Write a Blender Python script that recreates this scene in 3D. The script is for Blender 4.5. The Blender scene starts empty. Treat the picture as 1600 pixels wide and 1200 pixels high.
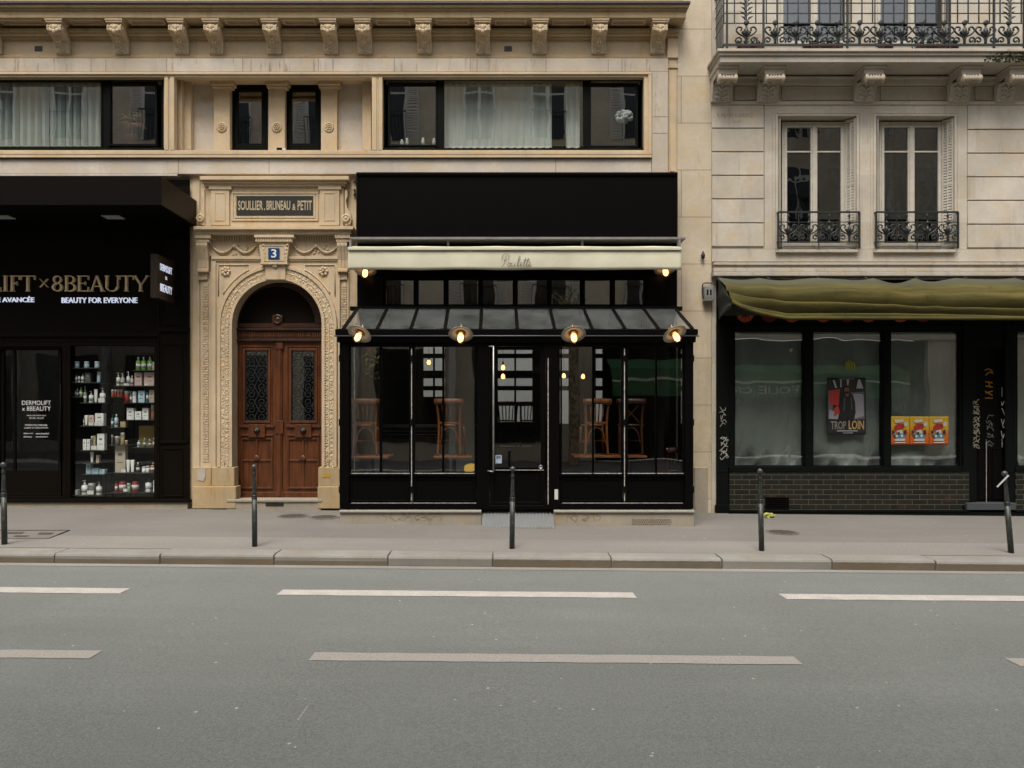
import bpy, bmesh, math, random
from mathutils import Vector, Matrix
R = math.radians
random.seed(7)
S = bpy.context.scene
C = S.collection

# ---------------------------------------------------------------- camera, sky, sun, exposure
F, VX, VY, ZC = 1150.0, 785.0, 645.0, 1.65      # focal length in photo pixels, vanishing point, eye height
cam_d = bpy.data.cameras.new('camera'); cam = bpy.data.objects.new('camera', cam_d); C.objects.link(cam)
cam.location = (0, 0, ZC); cam.rotation_euler = (R(90), 0, 0)
cam_d.sensor_width = 36; cam_d.lens = 36 * F / 1600
cam_d.shift_x = (800 - VX) / 1600; cam_d.shift_y = (VY - 600) / 1600
cam_d.clip_start = 0.1; cam_d.clip_end = 1000
S.camera = cam
W = bpy.data.worlds.new('World'); S.world = W; W.use_nodes = True
nt = W.node_tree; nt.nodes.clear()
sky = nt.nodes.new('ShaderNodeTexSky'); sky.sky_type = 'NISHITA'; sky.sun_disc = False
SUN_EL, SUN_AZ = 62, 192
sky.sun_elevation = R(SUN_EL); sky.sun_rotation = R(SUN_AZ); sky.air_density = 1.0; sky.dust_density = 4.0; sky.ozone_density = 1.0
hs = nt.nodes.new('ShaderNodeHueSaturation'); hs.inputs['Saturation'].default_value = 0.28
bg = nt.nodes.new('ShaderNodeBackground'); bg.inputs['Strength'].default_value = 0.135
wo = nt.nodes.new('ShaderNodeOutputWorld')
nt.links.new(sky.outputs[0], hs.inputs['Color']); nt.links.new(hs.outputs[0], bg.inputs['Color']); nt.links.new(bg.outputs[0], wo.inputs[0])
sl = bpy.data.lights.new('sun', 'SUN'); sl.energy = 1.9; sl.angle = R(26); sl.color = (1.0, 0.93, 0.82)
so = bpy.data.objects.new('sun', sl); C.objects.link(so)
d = Vector((math.sin(R(SUN_AZ)) * math.cos(R(SUN_EL)), math.cos(R(SUN_AZ)) * math.cos(R(SUN_EL)), math.sin(R(SUN_EL))))
so.rotation_euler = d.to_track_quat('Z', 'Y').to_euler()
S.view_settings.view_transform = 'Standard'; S.view_settings.look = 'None'
S.view_settings.exposure = 0.68; S.view_settings.gamma = 1.0
S.render.engine = 'CYCLES'
S.cycles.use_denoising = True
S.cycles.max_bounces = 6; S.cycles.diffuse_bounces = 4; S.cycles.glossy_bounces = 4; S.cycles.transparent_max_bounces = 24
S.cycles.caustics_reflective = False; S.cycles.caustics_refractive = False
S.cycles.sample_clamp_indirect = 6

# ---------------------------------------------------------------- depths of the measured planes (metres from the lens)
YW = 12.23      # facade line
YT = 10.75      # glazed terrace front
YB = 8.91       # bollards
YK = 8.43       # kerb edge
GS = -0.0085    # street falls to the right
def X(px, Y): return (px - VX) * Y / F
def Z(py, Y): return ZC + (VY - py) * Y / F
def gz(x, y): return GS * x + 0.005 * (y - YK)          # pavement height

# ---------------------------------------------------------------- mesh helpers
class MB:
    def __init__(s): s.v = []; s.f = []; s.sm = []
    def add(s, vs, fs, smooth=False):
        n = len(s.v); s.v += [tuple(v) for v in vs]
        for f in fs: s.f.append([i + n for i in f]); s.sm.append(smooth)
        return s
    def box(s, x0, x1, y0, y1, z0, z1):
        return s.add([(x0,y0,z0),(x1,y0,z0),(x1,y1,z0),(x0,y1,z0),(x0,y0,z1),(x1,y0,z1),(x1,y1,z1),(x0,y1,z1)],
                     [(0,3,2,1),(4,5,6,7),(0,1,5,4),(1,2,6,5),(2,3,7,6),(3,0,4,7)])
    def fb(s, px0, py0, px1, py1, Y, dep):              # box whose FRONT face at depth Y covers these photo measures
        return s.box(X(px0,Y), X(px1,Y), Y, Y+dep, Z(py1,Y), Z(py0,Y))
    def prism(s, pts, y0, y1, smooth=False):            # outline in x,z extruded along y
        n = len(pts)
        vs = [(p[0],y0,p[1]) for p in pts] + [(p[0],y1,p[1]) for p in pts]
        fs = [tuple(range(n)), tuple(range(2*n-1, n-1, -1))]
        s.add(vs, fs); s.f_side(len(s.v)-2*n, n, smooth); return s
    def f_side(s, b, n, smooth):
        for i in range(n):
            j = (i+1) % n
            s.f.append([b+i, b+n+i, b+n+j, b+j]); s.sm.append(smooth)
    def fp(s, pts, Y, dep, smooth=False):               # outline in photo measures at depth Y
        return s.prism([(X(a,Y), Z(b,Y)) for a,b in pts], Y, Y+dep, smooth)
    def prism_x(s, pts, x0, x1, smooth=False):          # outline in y,z extruded along x
        n = len(pts)
        vs = [(x0,p[0],p[1]) for p in pts] + [(x1,p[0],p[1]) for p in pts]
        s.add(vs, [tuple(range(n)), tuple(range(2*n-1, n-1, -1))]); s.f_side(len(s.v)-2*n, n, smooth); return s
    def lathe(s, prof, c=(0,0,0), n=16, M=None, smooth=True):
        vs = []; fs = []
        for r, z in prof:
            for k in range(n):
                a = 2*math.pi*k/n; p = Vector((r*math.cos(a), r*math.sin(a), z))
                if M is not None: p = M @ p
                vs.append((p[0]+c[0], p[1]+c[1], p[2]+c[2]))
        for i in range(len(prof)-1):
            for k in range(n):
                l = (k+1) % n
                fs.append((i*n+k, i*n+l, (i+1)*n+l, (i+1)*n+k))
        if prof[0][0] > 1e-5: fs.append(tuple(range(n))[::-1])
        if prof[-1][0] > 1e-5: fs.append(tuple(range((len(prof)-1)*n, len(prof)*n)))
        return s.add(vs, fs, smooth)
    def ball(s, c, r, n=10, sz=1.0, sx=1.0, sy=1.0):
        m = max(4, n//2)
        prof = [(max(r*math.sin(math.pi*i/m), 1e-6), -r*math.cos(math.pi*i/m)) for i in range(m+1)]
        return s.lathe(prof, c, n, Matrix.Diagonal((sx, sy, sz)))
    def tube(s, pts, r, n=6, closed=False, flat=1.0):
        P = [Vector(p) for p in pts]; m = len(P); vs = []; fs = []
        up = None
        for i, p in enumerate(P):
            a = P[(i-1) % m] if (i or closed) else p; b = P[(i+1) % m] if (i < m-1 or closed) else p
            t = (b-a)
            if t.length < 1e-9: t = Vector((0,0,1))
            t.normalize()
            if up is None:
                up = Vector((0,1,0)) if abs(t.y) < .9 else Vector((1,0,0))
            u = (up - t*up.dot(t))
            if u.length < 1e-6: u = t.orthogonal()
            u.normalize(); w = t.cross(u); up = u
            rr = r[i] if isinstance(r, (list, tuple)) else r
            for k in range(n):
                an = 2*math.pi*k/n + math.pi/n
                vs.append(tuple(p + u*rr*flat*math.cos(an) + w*rr*math.sin(an)))
        for i in range(m if closed else m-1):
            j = (i+1) % m
            for k in range(n):
                l = (k+1) % n
                fs.append((i*n+k, i*n+l, j*n+l, j*n+k))
        if not closed:
            fs.append(tuple(range(n))[::-1]); fs.append(tuple(range((m-1)*n, m*n)))
        return s.add(vs, fs, n > 4)
    def bar(s, a, b, w, h=None):                        # straight square bar
        return s.tube([a, b], w*0.7071, 4)
    def grid(s, fn, nu, nv, smooth=True):
        vs = [fn(i/nu, j/nv) for j in range(nv+1) for i in range(nu+1)]
        fs = [(j*(nu+1)+i, j*(nu+1)+i+1, (j+1)*(nu+1)+i+1, (j+1)*(nu+1)+i) for j in range(nv) for i in range(nu)]
        return s.add(vs, fs, smooth)
    def clusters(s):
        """loose pieces standing apart from one another -> list of builders, so each becomes an object of its own"""
        par = list(range(len(s.v)))
        def fd(i):
            while par[i] != i: par[i] = par[par[i]]; i = par[i]
            return i
        for f in s.f:
            a = fd(f[0])
            for j in f[1:]: par[fd(j)] = a
        isl = {}
        for f in s.f:
            r = fd(f[0])
            for j in f: isl.setdefault(r, set()).add(j)
        if not 1 < len(isl) <= 700: return [s]
        keys = list(isl); bb = []
        for k in keys:
            P = [s.v[j] for j in isl[k]]; lo = [min(p[i] for p in P) for i in range(3)]; hi = [max(p[i] for p in P) for i in range(3)]
            bb.append((lo, hi, max(hi[i]-lo[i] for i in range(3))))
        up = list(range(len(keys)))
        def fu(i):
            while up[i] != i: up[i] = up[up[i]]; i = up[i]
            return i
        for i in range(len(keys)):
            for j in range(i):
                if fu(i) == fu(j): continue
                g = sum(max(0, bb[i][0][c]-bb[j][1][c], bb[j][0][c]-bb[i][1][c])**2 for c in range(3))**.5
                if g <= max(.02, .5*max(bb[i][2], bb[j][2])): up[fu(i)] = fu(j)
        root = {k: fu(i) for i, k in enumerate(keys)}
        roots = sorted(set(root.values()))
        if not 1 < len(roots) <= 60: return [s]
        out = {r: MB() for r in roots}; mp = {r: {} for r in roots}
        for f, sm in zip(s.f, s.sm):
            r = root[fd(f[0])]; q = []
            for j in f:
                if j not in mp[r]: mp[r][j] = len(out[r].v); out[r].v.append(s.v[j])
                q.append(mp[r][j])
            out[r].f.append(q); out[r].sm.append(sm)
        return list(out.values())
    def build(s, name, m, parent=None, bevel=0, org=None, solid=0):
        if parent is not None:
            cl = s.clusters()
            if len(cl) > 1:
                cl.sort(key=lambda c: -len(c.v)); return [c.build1(name, m, parent, bevel, org, solid) for c in cl][0]
        return s.build1(name, m, parent, bevel, org, solid)
    def build1(s, name, m, parent=None, bevel=0, org=None, solid=0):
        if org is None:
            if parent is not None: org = Vector(parent['_org']) if '_org' in parent else Vector((0,0,0))
            else:
                xs = [v[0] for v in s.v]; ys = [v[1] for v in s.v]; zs = [v[2] for v in s.v]
                org = Vector(((min(xs)+max(xs))/2, (min(ys)+max(ys))/2, min(zs)))
        org = Vector(org)
        me = bpy.data.meshes.new(name)
        me.from_pydata([(v[0]-org.x, v[1]-org.y, v[2]-org.z) for v in s.v], [], s.f)
        me.polygons.foreach_set('use_smooth', s.sm)
        bm = bmesh.new(); bm.from_mesh(me)
        bmesh.ops.recalc_face_normals(bm, faces=bm.faces); bm.to_mesh(me); bm.free()
        me.update()
        o = bpy.data.objects.new(name, me); C.objects.link(o)
        me.materials.append(m)
        o['_org'] = tuple(org)
        if parent is not None:
            o.parent = parent
        else: o.location = org
        if parent is not None:
            po = Vector(parent['_org']); o.location = org - po
        if bevel:
            b = o.modifiers.new('bevel', 'BEVEL'); b.width = bevel; b.segments = 1; b.limit_method = 'ANGLE'; b.angle_limit = R(40)
        if solid:
            b = o.modifiers.new('solid', 'SOLIDIFY'); b.thickness = solid
        return o
def tag(o, label, cat=None, group=None, kind=None):
    if label: o['label'] = label
    if cat: o['category'] = cat
    if group: o['group'] = group
    if kind: o['kind'] = kind
    return o
def thing(name, label, cat, loc, group=None):
    o = bpy.data.objects.new(name, None); C.objects.link(o); o.location = loc; o['_org'] = tuple(loc)
    o.empty_display_size = 0.2
    return tag(o, label, cat, group)
def dup(o, delta=None, label=None, rot=None, parent=None, top=True):
    c = o.copy(); C.objects.link(c)
    if parent is not None: c.parent = parent
    if top:
        if delta is not None: c.location = Vector(o.location) + Vector(delta)
        if rot is not None: c.rotation_euler = rot
        if label: c['label'] = label
    for ch in list(o.children): dup(ch, parent=c, top=False)
    return c

def catmull(pts, n=6, closed=False):
    out = []; m = len(pts); P = [Vector(p) for p in pts]
    for i in range(m if closed else m-1):
        p0 = P[i-1] if (i > 0 or closed) else P[0]; p1 = P[i]; p2 = P[(i+1) % m]
        p3 = P[(i+2) % m] if (i+2 < m or closed) else P[-1]
        for k in range(n):
            t = k/n
            out.append(tuple(0.5*((2*p1)+(p2-p0)*t+(2*p0-5*p1+4*p2-p3)*t*t+(3*p1-p0-3*p2+p3)*t**3)))
    if not closed: out.append(tuple(P[-1]))
    return out

# ---------------------------------------------------------------- materials
def ramp(nt, src, stops):
    r = nt.nodes.new('ShaderNodeValToRGB'); el = r.color_ramp.elements
    while len(el) < len(stops): el.new(0.5)
    for e, (p, c) in zip(el, stops):
        e.position = p; e.color = (c[0], c[1], c[2], 1) if hasattr(c, '__len__') else (c, c, c, 1)
    nt.links.new(src, r.inputs[0]); return r.outputs[0]
def mixc(nt, fac, a, b, blend='MIX'):
    m = nt.nodes.new('ShaderNodeMix'); m.data_type = 'RGBA'; m.blend_type = blend
    for i, v in ((0, fac), (6, a), (7, b)):
        if isinstance(v, bpy.types.NodeSocket): nt.links.new(v, m.inputs[i])
        else: m.inputs[i].default_value = v if i == 0 else (v[0], v[1], v[2], 1)
    return m.outputs[2]
def noise(nt, co, scale, detail=4, rough=.6, stretch=None):
    n = nt.nodes.new('ShaderNodeTexNoise'); n.inputs['Scale'].default_value = scale
    n.inputs['Detail'].default_value = detail; n.inputs['Roughness'].default_value = rough
    if stretch:
        mp = nt.nodes.new('ShaderNodeMapping'); mp.inputs['Scale'].default_value = stretch
        nt.links.new(co, mp.inputs[0]); co = mp.outputs[0]
    nt.links.new(co, n.inputs['Vector']); return n.outputs['Fac']
def base(name, rough=.6, spec=.5, metal=0):
    m = bpy.data.materials.new(name); m.use_nodes = True; nt = m.node_tree
    p = nt.nodes['Principled BSDF']; p.inputs['Roughness'].default_value = rough
    p.inputs['Specular IOR Level'].default_value = spec; p.inputs['Metallic'].default_value = metal
    tc = nt.nodes.new('ShaderNodeTexCoord'); return m, nt, p, tc.outputs['Object']
def bump(nt, p, h, strength, dist=.01):
    b = nt.nodes.new('ShaderNodeBump'); b.inputs['Strength'].default_value = strength; b.inputs['Distance'].default_value = dist
    nt.links.new(h, b.inputs['Height']); nt.links.new(b.outputs[0], p.inputs['Normal'])
def mul(c, k): return tuple(min(1, x*k) for x in c)
def plain(name, col, rough=.6, var=.12, scale=6, bmp=.0, spec=.5, metal=0, bscale=40):
    m, nt, p, co = base(name, rough, spec, metal)
    f = noise(nt, co, scale)
    nt.links.new(mixc(nt, ramp(nt, f, [(.3, 0.0), (.7, 1.0)]), mul(col, 1-var), mul(col, 1+var)), p.inputs['Base Color'])
    if bmp: bump(nt, p, noise(nt, co, bscale), bmp, .004)
    return m
def stone(name, col, dirt=(.10,.075,.05), amt=.5, vary=None, joints=None, rust=0, carved=0, bmp=.25):
    m, nt, p, co = base(name, .85, .25)
    a = noise(nt, co, 1.3, 5); b = noise(nt, co, 14, 4, .7); c = noise(nt, co, 90, 2)
    col1 = mixc(nt, ramp(nt, a, [(.3, 0.0), (.7, 1.0)]), mul(col, .78), mul(col, 1.12))
    warm = (col[0]*.98, col[1]*.86, col[2]*.68)
    col1 = mixc(nt, ramp(nt, noise(nt, co, 3.1, 6, .7), [(.48, 0.0), (.70, .9)]), col1, warm)
    col2 = mixc(nt, ramp(nt, b, [(.35, 0.0), (.75, .4)]), col1, mul(col, .72))
    st = noise(nt, co, 1.0, 6, .75, (7, 7, .8))
    col3 = mixc(nt, ramp(nt, st, [(.56, 0.0), (.80, amt)]), col2, mul(dirt, 1.6))
    sp = noise(nt, co, 45, 3, .8)
    col3 = mixc(nt, ramp(nt, sp, [(.66, 0.0), (.74, amt*.7)]), col3, dirt)
    if rust:
        rs = noise(nt, co, 1.0, 5, .7, (16, 16, 1.4)); rb = noise(nt, co, .8, 2)
        f = nt.nodes.new('ShaderNodeMath'); f.operation = 'MULTIPLY'
        nt.links.new(ramp(nt, rs, [(.55, 0.0), (.66, 1.0)]), f.inputs[0]); nt.links.new(ramp(nt, rb, [(.42, 0.0), (.6, 1.0)]), f.inputs[1])
        g = nt.nodes.new('ShaderNodeMath'); g.operation = 'MULTIPLY'; g.inputs[1].default_value = rust; nt.links.new(f.outputs[0], g.inputs[0])
        col3 = mixc(nt, g.outputs[0], col3, (.23, .12, .045))
    h = noise(nt, co, 60, 5, .75)
    if joints:                                           # ashlar joints (course height, block length)
        br = nt.nodes.new('ShaderNodeTexBrick'); mp = nt.nodes.new('ShaderNodeMapping')
        mp.inputs['Rotation'].default_value = (R(90), 0, 0); mp.inputs['Location'].default_value = joints[2]
        nt.links.new(co, mp.inputs[0]); nt.links.new(mp.outputs[0], br.inputs['Vector'])
        br.inputs['Scale'].default_value = 1; br.inputs['Row Height'].default_value = joints[0]; br.inputs['Brick Width'].default_value = joints[1]
        br.inputs['Mortar Size'].default_value = .006; br.inputs['Mortar Smooth'].default_value = .3
        br.inputs['Color1'].default_value = (1,1,1,1); br.inputs['Color2'].default_value = (.80,.78,.74,1); br.inputs['Mortar'].default_value = (.42,.36,.3,1)
        col3 = mixc(nt, 1.0, col3, br.outputs['Color'], 'MULTIPLY')
    if vary:
        br = nt.nodes.new('ShaderNodeTexBrick'); mp = nt.nodes.new('ShaderNodeMapping'); mp.inputs['Rotation'].default_value = (R(90), 0, 0); mp.inputs['Location'].default_value = (0, vary[2], 0)
        nt.links.new(co, mp.inputs[0]); nt.links.new(mp.outputs[0], br.inputs['Vector']); br.inputs['Scale'].default_value = 1; br.inputs['Row Height'].default_value = vary[0]; br.inputs['Brick Width'].default_value = vary[1]
        br.inputs['Mortar Size'].default_value = 0; br.inputs['Color1'].default_value = (1,1,1,1); br.inputs['Color2'].default_value = (.84,.82,.79,1); br.inputs['Mortar'].default_value = (.95,.94,.92,1)
        col3 = mixc(nt, 1.0, col3, br.outputs['Color'], 'MULTIPLY')
    nt.links.new(col3, p.inputs['Base Color'])
    if carved:
        v = nt.nodes.new('ShaderNodeTexVoronoi'); v.inputs['Scale'].default_value = carved; v.feature = 'SMOOTH_F1'
        wv = noise(nt, co, carved*.6, 3)
        ad = nt.nodes.new('ShaderNodeVectorMath'); ad.operation = 'ADD'
        cc = nt.nodes.new('ShaderNodeCombineXYZ'); nt.links.new(wv, cc.inputs[0]); nt.links.new(wv, cc.inputs[2])
        sc = nt.nodes.new('ShaderNodeVectorMath'); sc.operation = 'SCALE'; sc.inputs['Scale'].default_value = .12
        nt.links.new(cc.outputs[0], sc.inputs[0]); nt.links.new(co, ad.inputs[0]); nt.links.new(sc.outputs[0], ad.inputs[1]); nt.links.new(ad.outputs[0], v.inputs['Vector'])
        bump(nt, p, v.outputs['Distance'], .6, .04)
    else: bump(nt, p, h, bmp, .01)
    return m
def paint(name, col, rough=.35, chips=.3, spec=.06):
    col = mul(col, .45); m, nt, p, co = base(name, rough, spec)
    f = noise(nt, co, 2.5, 5, .7); g = noise(nt, co, 70, 3, .8)
    c1 = mixc(nt, ramp(nt, f, [(.35, 0.0), (.75, 1.0)]), mul(col, .93), mul(col, 1.08))
    dust = mixc(nt, ramp(nt, g, [(.62, 0.0), (.76, chips)]), c1, (.13,.12,.10))
    nt.links.new(dust, p.inputs['Base Color'])
    p.inputs['Roughness'].default_value = rough*1.15
    bump(nt, p, noise(nt, co, 25, 4), .04, .002)
    return m
def wood(name, col, dark, rough=.4, sc=(26, 26, 1.6)):
    m, nt, p, co = base(name, rough, .45)
    f = noise(nt, co, 1.0, 6, .65, sc); g = noise(nt, co, 2.4, 4, .7)
    c1 = mixc(nt, ramp(nt, f, [(.3, 0.0), (.7, 1.0)]), dark, col)
    c2 = mixc(nt, ramp(nt, g, [(.45, 0.0), (.78, .8)]), c1, mul(dark, .55))
    w = noise(nt, co, 38, 4, .8)
    c3 = mixc(nt, ramp(nt, w, [(.66, 0.0), (.72, .35)]), c2, (.32,.22,.13))
    nt.links.new(c3, p.inputs['Base Color']); bump(nt, p, f, .25, .004); return m
def glass(name, refl=.05, tint=(1,1,1), wav=.02, wscale=1.5):
    m = bpy.data.materials.new(name); m.use_nodes = True; nt = m.node_tree; nt.nodes.clear()
    out = nt.nodes.new('ShaderNodeOutputMaterial'); mx = nt.nodes.new('ShaderNodeMixShader')
    tr = nt.nodes.new('ShaderNodeBsdfTransparent'); tr.inputs[0].default_value = (*tint, 1)
    gl = nt.nodes.new('ShaderNodeBsdfGlossy'); gl.inputs['Roughness'].default_value = .012
    lw = nt.nodes.new('ShaderNodeLayerWeight'); pw = nt.nodes.new('ShaderNodeMath'); pw.operation = 'POWER'; pw.inputs[1].default_value = 4
    nt.links.new(lw.outputs['Facing'], pw.inputs[0])
    ma = nt.nodes.new('ShaderNodeMath'); ma.operation = 'MULTIPLY_ADD'; ma.inputs[1].default_value = 1-refl; ma.inputs[2].default_value = refl; ma.use_clamp = True
    nt.links.new(pw.outputs[0], ma.inputs[0]); nt.links.new(ma.outputs[0], mx.inputs[0])
    tc = nt.nodes.new('ShaderNodeTexCoord'); b = nt.nodes.new('ShaderNodeBump'); b.inputs['Strength'].default_value = 1; b.inputs['Distance'].default_value = wav*.1
    nt.links.new(noise(nt, tc.outputs['Object'], wscale, 1), b.inputs['Height']); nt.links.new(b.outputs[0], gl.inputs['Normal'])
    nt.links.new(tr.outputs[0], mx.inputs[1]); nt.links.new(gl.outputs[0], mx.inputs[2]); nt.links.new(mx.outputs[0], out.inputs[0])
    return m
def dust_sheen(name, m0, f0=.2):
    m = m0.copy(); m.name = name; nt = m.node_tree; out = [n for n in nt.nodes if n.type == 'OUTPUT_MATERIAL'][0]; src = out.inputs[0].links[0].from_socket
    df = nt.nodes.new('ShaderNodeBsdfDiffuse'); df.inputs[0].default_value = (.30,.32,.31,1); mx = nt.nodes.new('ShaderNodeMixShader')
    tc = nt.nodes.new('ShaderNodeTexCoord'); f = noise(nt, tc.outputs['Object'], 1.0, 5, .7, (3, 1.2, 1)); nt.links.new(ramp(nt, f, [(.3, f0*.6), (.75, f0*1.9)]), mx.inputs[0])
    nt.links.new(src, mx.inputs[1]); nt.links.new(df.outputs[0], mx.inputs[2]); nt.links.new(mx.outputs[0], out.inputs[0]); return m
def emit(name, col, st):
    m = bpy.data.materials.new(name); m.use_nodes = True; nt = m.node_tree; p = nt.nodes['Principled BSDF']
    p.inputs['Base Color'].default_value = (*col, 1); p.inputs['Emission Color'].default_value = (*col, 1); p.inputs['Emission Strength'].default_value = st
    return m
def asphalt(name, col, sc=1.0, patch=.18, speck=1.0):
    m, nt, p, co = base(name, .88, .3)
    f = noise(nt, co, 95*sc, 5, .85); g = noise(nt, co, .55, 5, .6); h = noise(nt, co, 38*sc, 4, .75)
    st = noise(nt, co, 1.0, 4, .6, (.25, 2.2, 1))
    c0 = mixc(nt, ramp(nt, g, [(.3, 0.0), (.7, 1.0)]), mul(col, 1-patch), mul(col, 1+patch))
    c0 = mixc(nt, ramp(nt, st, [(.35, 0.0), (.75, .75)]), c0, mul(col, .74))
    c1 = mixc(nt, ramp(nt, f, [(.36, 0.0), (.66, .62*speck)]), mixc(nt, ramp(nt, f, [(.28, .6*speck), (.5, 0.0)]), c0, mul(col, .3)), mul(col, 1.9))
    c2 = mixc(nt, ramp(nt, h, [(.42, 0.0), (.7, .45)]), c1, mul(col, .62))
    v = nt.nodes.new('ShaderNodeTexVoronoi'); v.inputs['Scale'].default_value = 3.2*sc; nt.links.new(co, v.inputs['Vector'])
    c3 = mixc(nt, ramp(nt, v.outputs['Distance'], [(.0, .8), (.035, .0)]), c2, (.5,.48,.44))
    nt.links.new(c3, p.inputs['Base Color']); bump(nt, p, f, .35, .006); return m

OCH = (.56,.445,.30); PAL = (.56,.50,.425); RGT = (.57,.52,.445)
M = dict(
 ochre=stone('ochre_stone', OCH), ochre_carved=stone('carved_ochre_stone', OCH, carved=26), ochre_dirty=stone('weathered_ochre_stone', (.43,.325,.19), amt=.8),
 pale=stone('pale_band', PAL, amt=.25, rust=.85, joints=(50,1.25,(0,0,25))), pale_plain=stone('pale_plain', PAL, amt=.3),
 ashlar=stone('ashlar', (.57,.49,.375), amt=.45, joints=(.78, 3, (0,.22,0))),
 white_stone=stone('grey_white_stone', RGT, amt=.5, vary=(.392,2.6,.105)), white_dirty=stone('weathered_white_stone', mul(RGT,.82), amt=.9), white_carved=stone('carved_white_stone', mul(RGT,.9), carved=22, amt=.6),
 plinth=stone('grey_plinth_stone', (.34,.30,.24), amt=.8), kerb=stone('granite_kerb', (.27,.26,.24), amt=.55, bmp=.5), kerbface=None,
 black=paint('black_paint', (.0065,.006,.006), .32, .10), black2=paint('satin_black_paint', (.008,.0075,.007), .45, .06), brown_black=paint('brown_black_panel', (.014,.011,.008), .3, .05),
 brown_sheen=paint('canopy_side_sheen', (.045,.032,.022), .3, .05), greenblack=paint('green_black_paint', (.011,.014,.012), .4, .35), winblack=paint('window_black', (.012,.014,.012), .35, .12),
 iron=plain('wrought_iron', (.013,.016,.015), .5, .3, 20, .1), iron_teal=plain('dark_teal_iron', (.015,.022,.023), .45, .3, 12, .1),
 steel=plain('worn_steel', (.33,.33,.32), .4, .25, 12, metal=.7), alu=plain('grey_aluminium', (.24,.23,.22), .45, .15, 6, metal=.4),
 wornwhite=plain('worn_edge', (.34,.33,.30), .6, .5, 30), white=plain('white_paint', (.62,.60,.55), .5, .08, 5),
 frame_white=plain('cream_window_paint', (.50,.46,.39), .5, .1, 8), door_wood=wood('varnished_oak', (.145,.044,.012), (.045,.013,.004)), door_dark=wood('dark_varnished_oak', (.06,.022,.009), (.022,.009,.005)),
 chair=wood('bentwood', (.34,.125,.035), (.17,.055,.016), .35), chair_dark=wood('dark_bentwood', (.09,.028,.012), (.04,.013,.007), .35), table=wood('table_top_wood', (.33,.12,.04), (.20,.065,.02), .3, (2,26,26)),
 glass=glass('window_glass', .20, (.95,.97,.95)), glass_clear=glass('shop_glass', .14, (.97,.98,.97)), glass_display=glass('display_glass', .035, (.99,1,.99)), glass_dark=glass('dark_glass', .27, (.72,.76,.73), .02, 1.6), glass_roof=glass('roof_glass', .10, (.62,.66,.66), .03),
 old_glass=glass('old_wavy_glass', .15, (.6,.62,.6), .03, 3),
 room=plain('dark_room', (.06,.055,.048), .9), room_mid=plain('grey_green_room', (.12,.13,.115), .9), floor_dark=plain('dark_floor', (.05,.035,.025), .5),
 curtain=plain('white_curtain', (.84,.87,.85), .9, .06, 3), blind=plain('pale_blind', (.64,.72,.69), .8, .08, 3),
 road=asphalt('road_asphalt', (.150,.157,.147)), pave=asphalt('pavement_asphalt', (.172,.161,.146), 1.2, .2, .6), pave2=asphalt('pavement_band_asphalt', (.212,.199,.181), 1.2, .15, .6),
 gutter=asphalt('gutter_concrete', (.24,.228,.205), 1, .25, .6), line=None,
 gold=plain('gold_letter', (.80,.62,.38), .45, .1, 20), lit=emit('backlit_letter', (.72,.78,.95), .35), letter_white=plain('white_letter', (.65,.66,.66), .6),
 enamel_blue=plain('blue_enamel', (.012,.045,.14), .3), sign_black=plain('black_sign', (.018,.019,.016), .4, .3, 8), sign_gold=plain('faded_gold', (.40,.32,.20), .6, .2, 20),
 cream=None, ink=plain('grey_ink', (.03,.032,.028), .8), shade=plain('lamp_shade_enamel', (.46,.42,.34), .35, .1), brass=plain('aged_brass', (.30,.19,.08), .35, .2, metal=.7),
 bulb=emit('bulb_glow', (1.0,.46,.14), 3.4), bulb_dim=emit('bulb_glow_dim', (1.0,.50,.22), 2.0), pots=plain('terracotta', (.16,.05,.03), .7), leaf=plain('leaf_green', (.035,.06,.015), .6, .4, 30),
)
def linemat():
    m, nt, p, co = base('worn_road_paint', .75, .3)
    f = noise(nt, co, 95, 4, .8); g = noise(nt, co, 6, 5, .7)
    c = mixc(nt, ramp(nt, g, [(.3, 0.0), (.7, 1.0)]), (.42,.39,.355), (.56,.52,.485))
    c = mixc(nt, ramp(nt, f, [(.50, 0.0), (.64, .85)]), c, (.20,.20,.19))
    nt.links.new(c, p.inputs['Base Color']); return m
M['line'] = linemat()
def linemat2():
    m, nt, p, co = base('faded_road_paint', .8, .3)
    f = noise(nt, co, 95, 4, .8)
    c = mixc(nt, ramp(nt, f, [(.44, 0.0), (.62, .85)]), (.37,.34,.30), (.20,.195,.185))
    nt.links.new(c, p.inputs['Base Color']); return m
M['line_faded'] = linemat2()
def clothmat(name, c1, c2, stains=.4, white=0):
    m, nt, p, co = base(name, .85, .25)
    a = noise(nt, co, 1.6, 6, .75, (1, 2, 2)); s = noise(nt, co, 5, 7, .8)
    c = mixc(nt, ramp(nt, a, [(.32, 0.0), (.62, 1.0)]), c1, c2)
    c = mixc(nt, ramp(nt, s, [(.55, 0.0), (.7, stains)]), c, mul(c1, .4))
    if white: c = mixc(nt, ramp(nt, noise(nt, co, 26, 4, .8), [(.64, 0.0), (.72, white)]), c, (.4,.4,.33))
    nt.links.new(c, p.inputs['Base Color']); bump(nt, p, noise(nt, co, 90, 2), .15, .003); return m
M['cream'] = clothmat('cream_canvas', (.56,.53,.40), (.63,.60,.46), .12)
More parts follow.
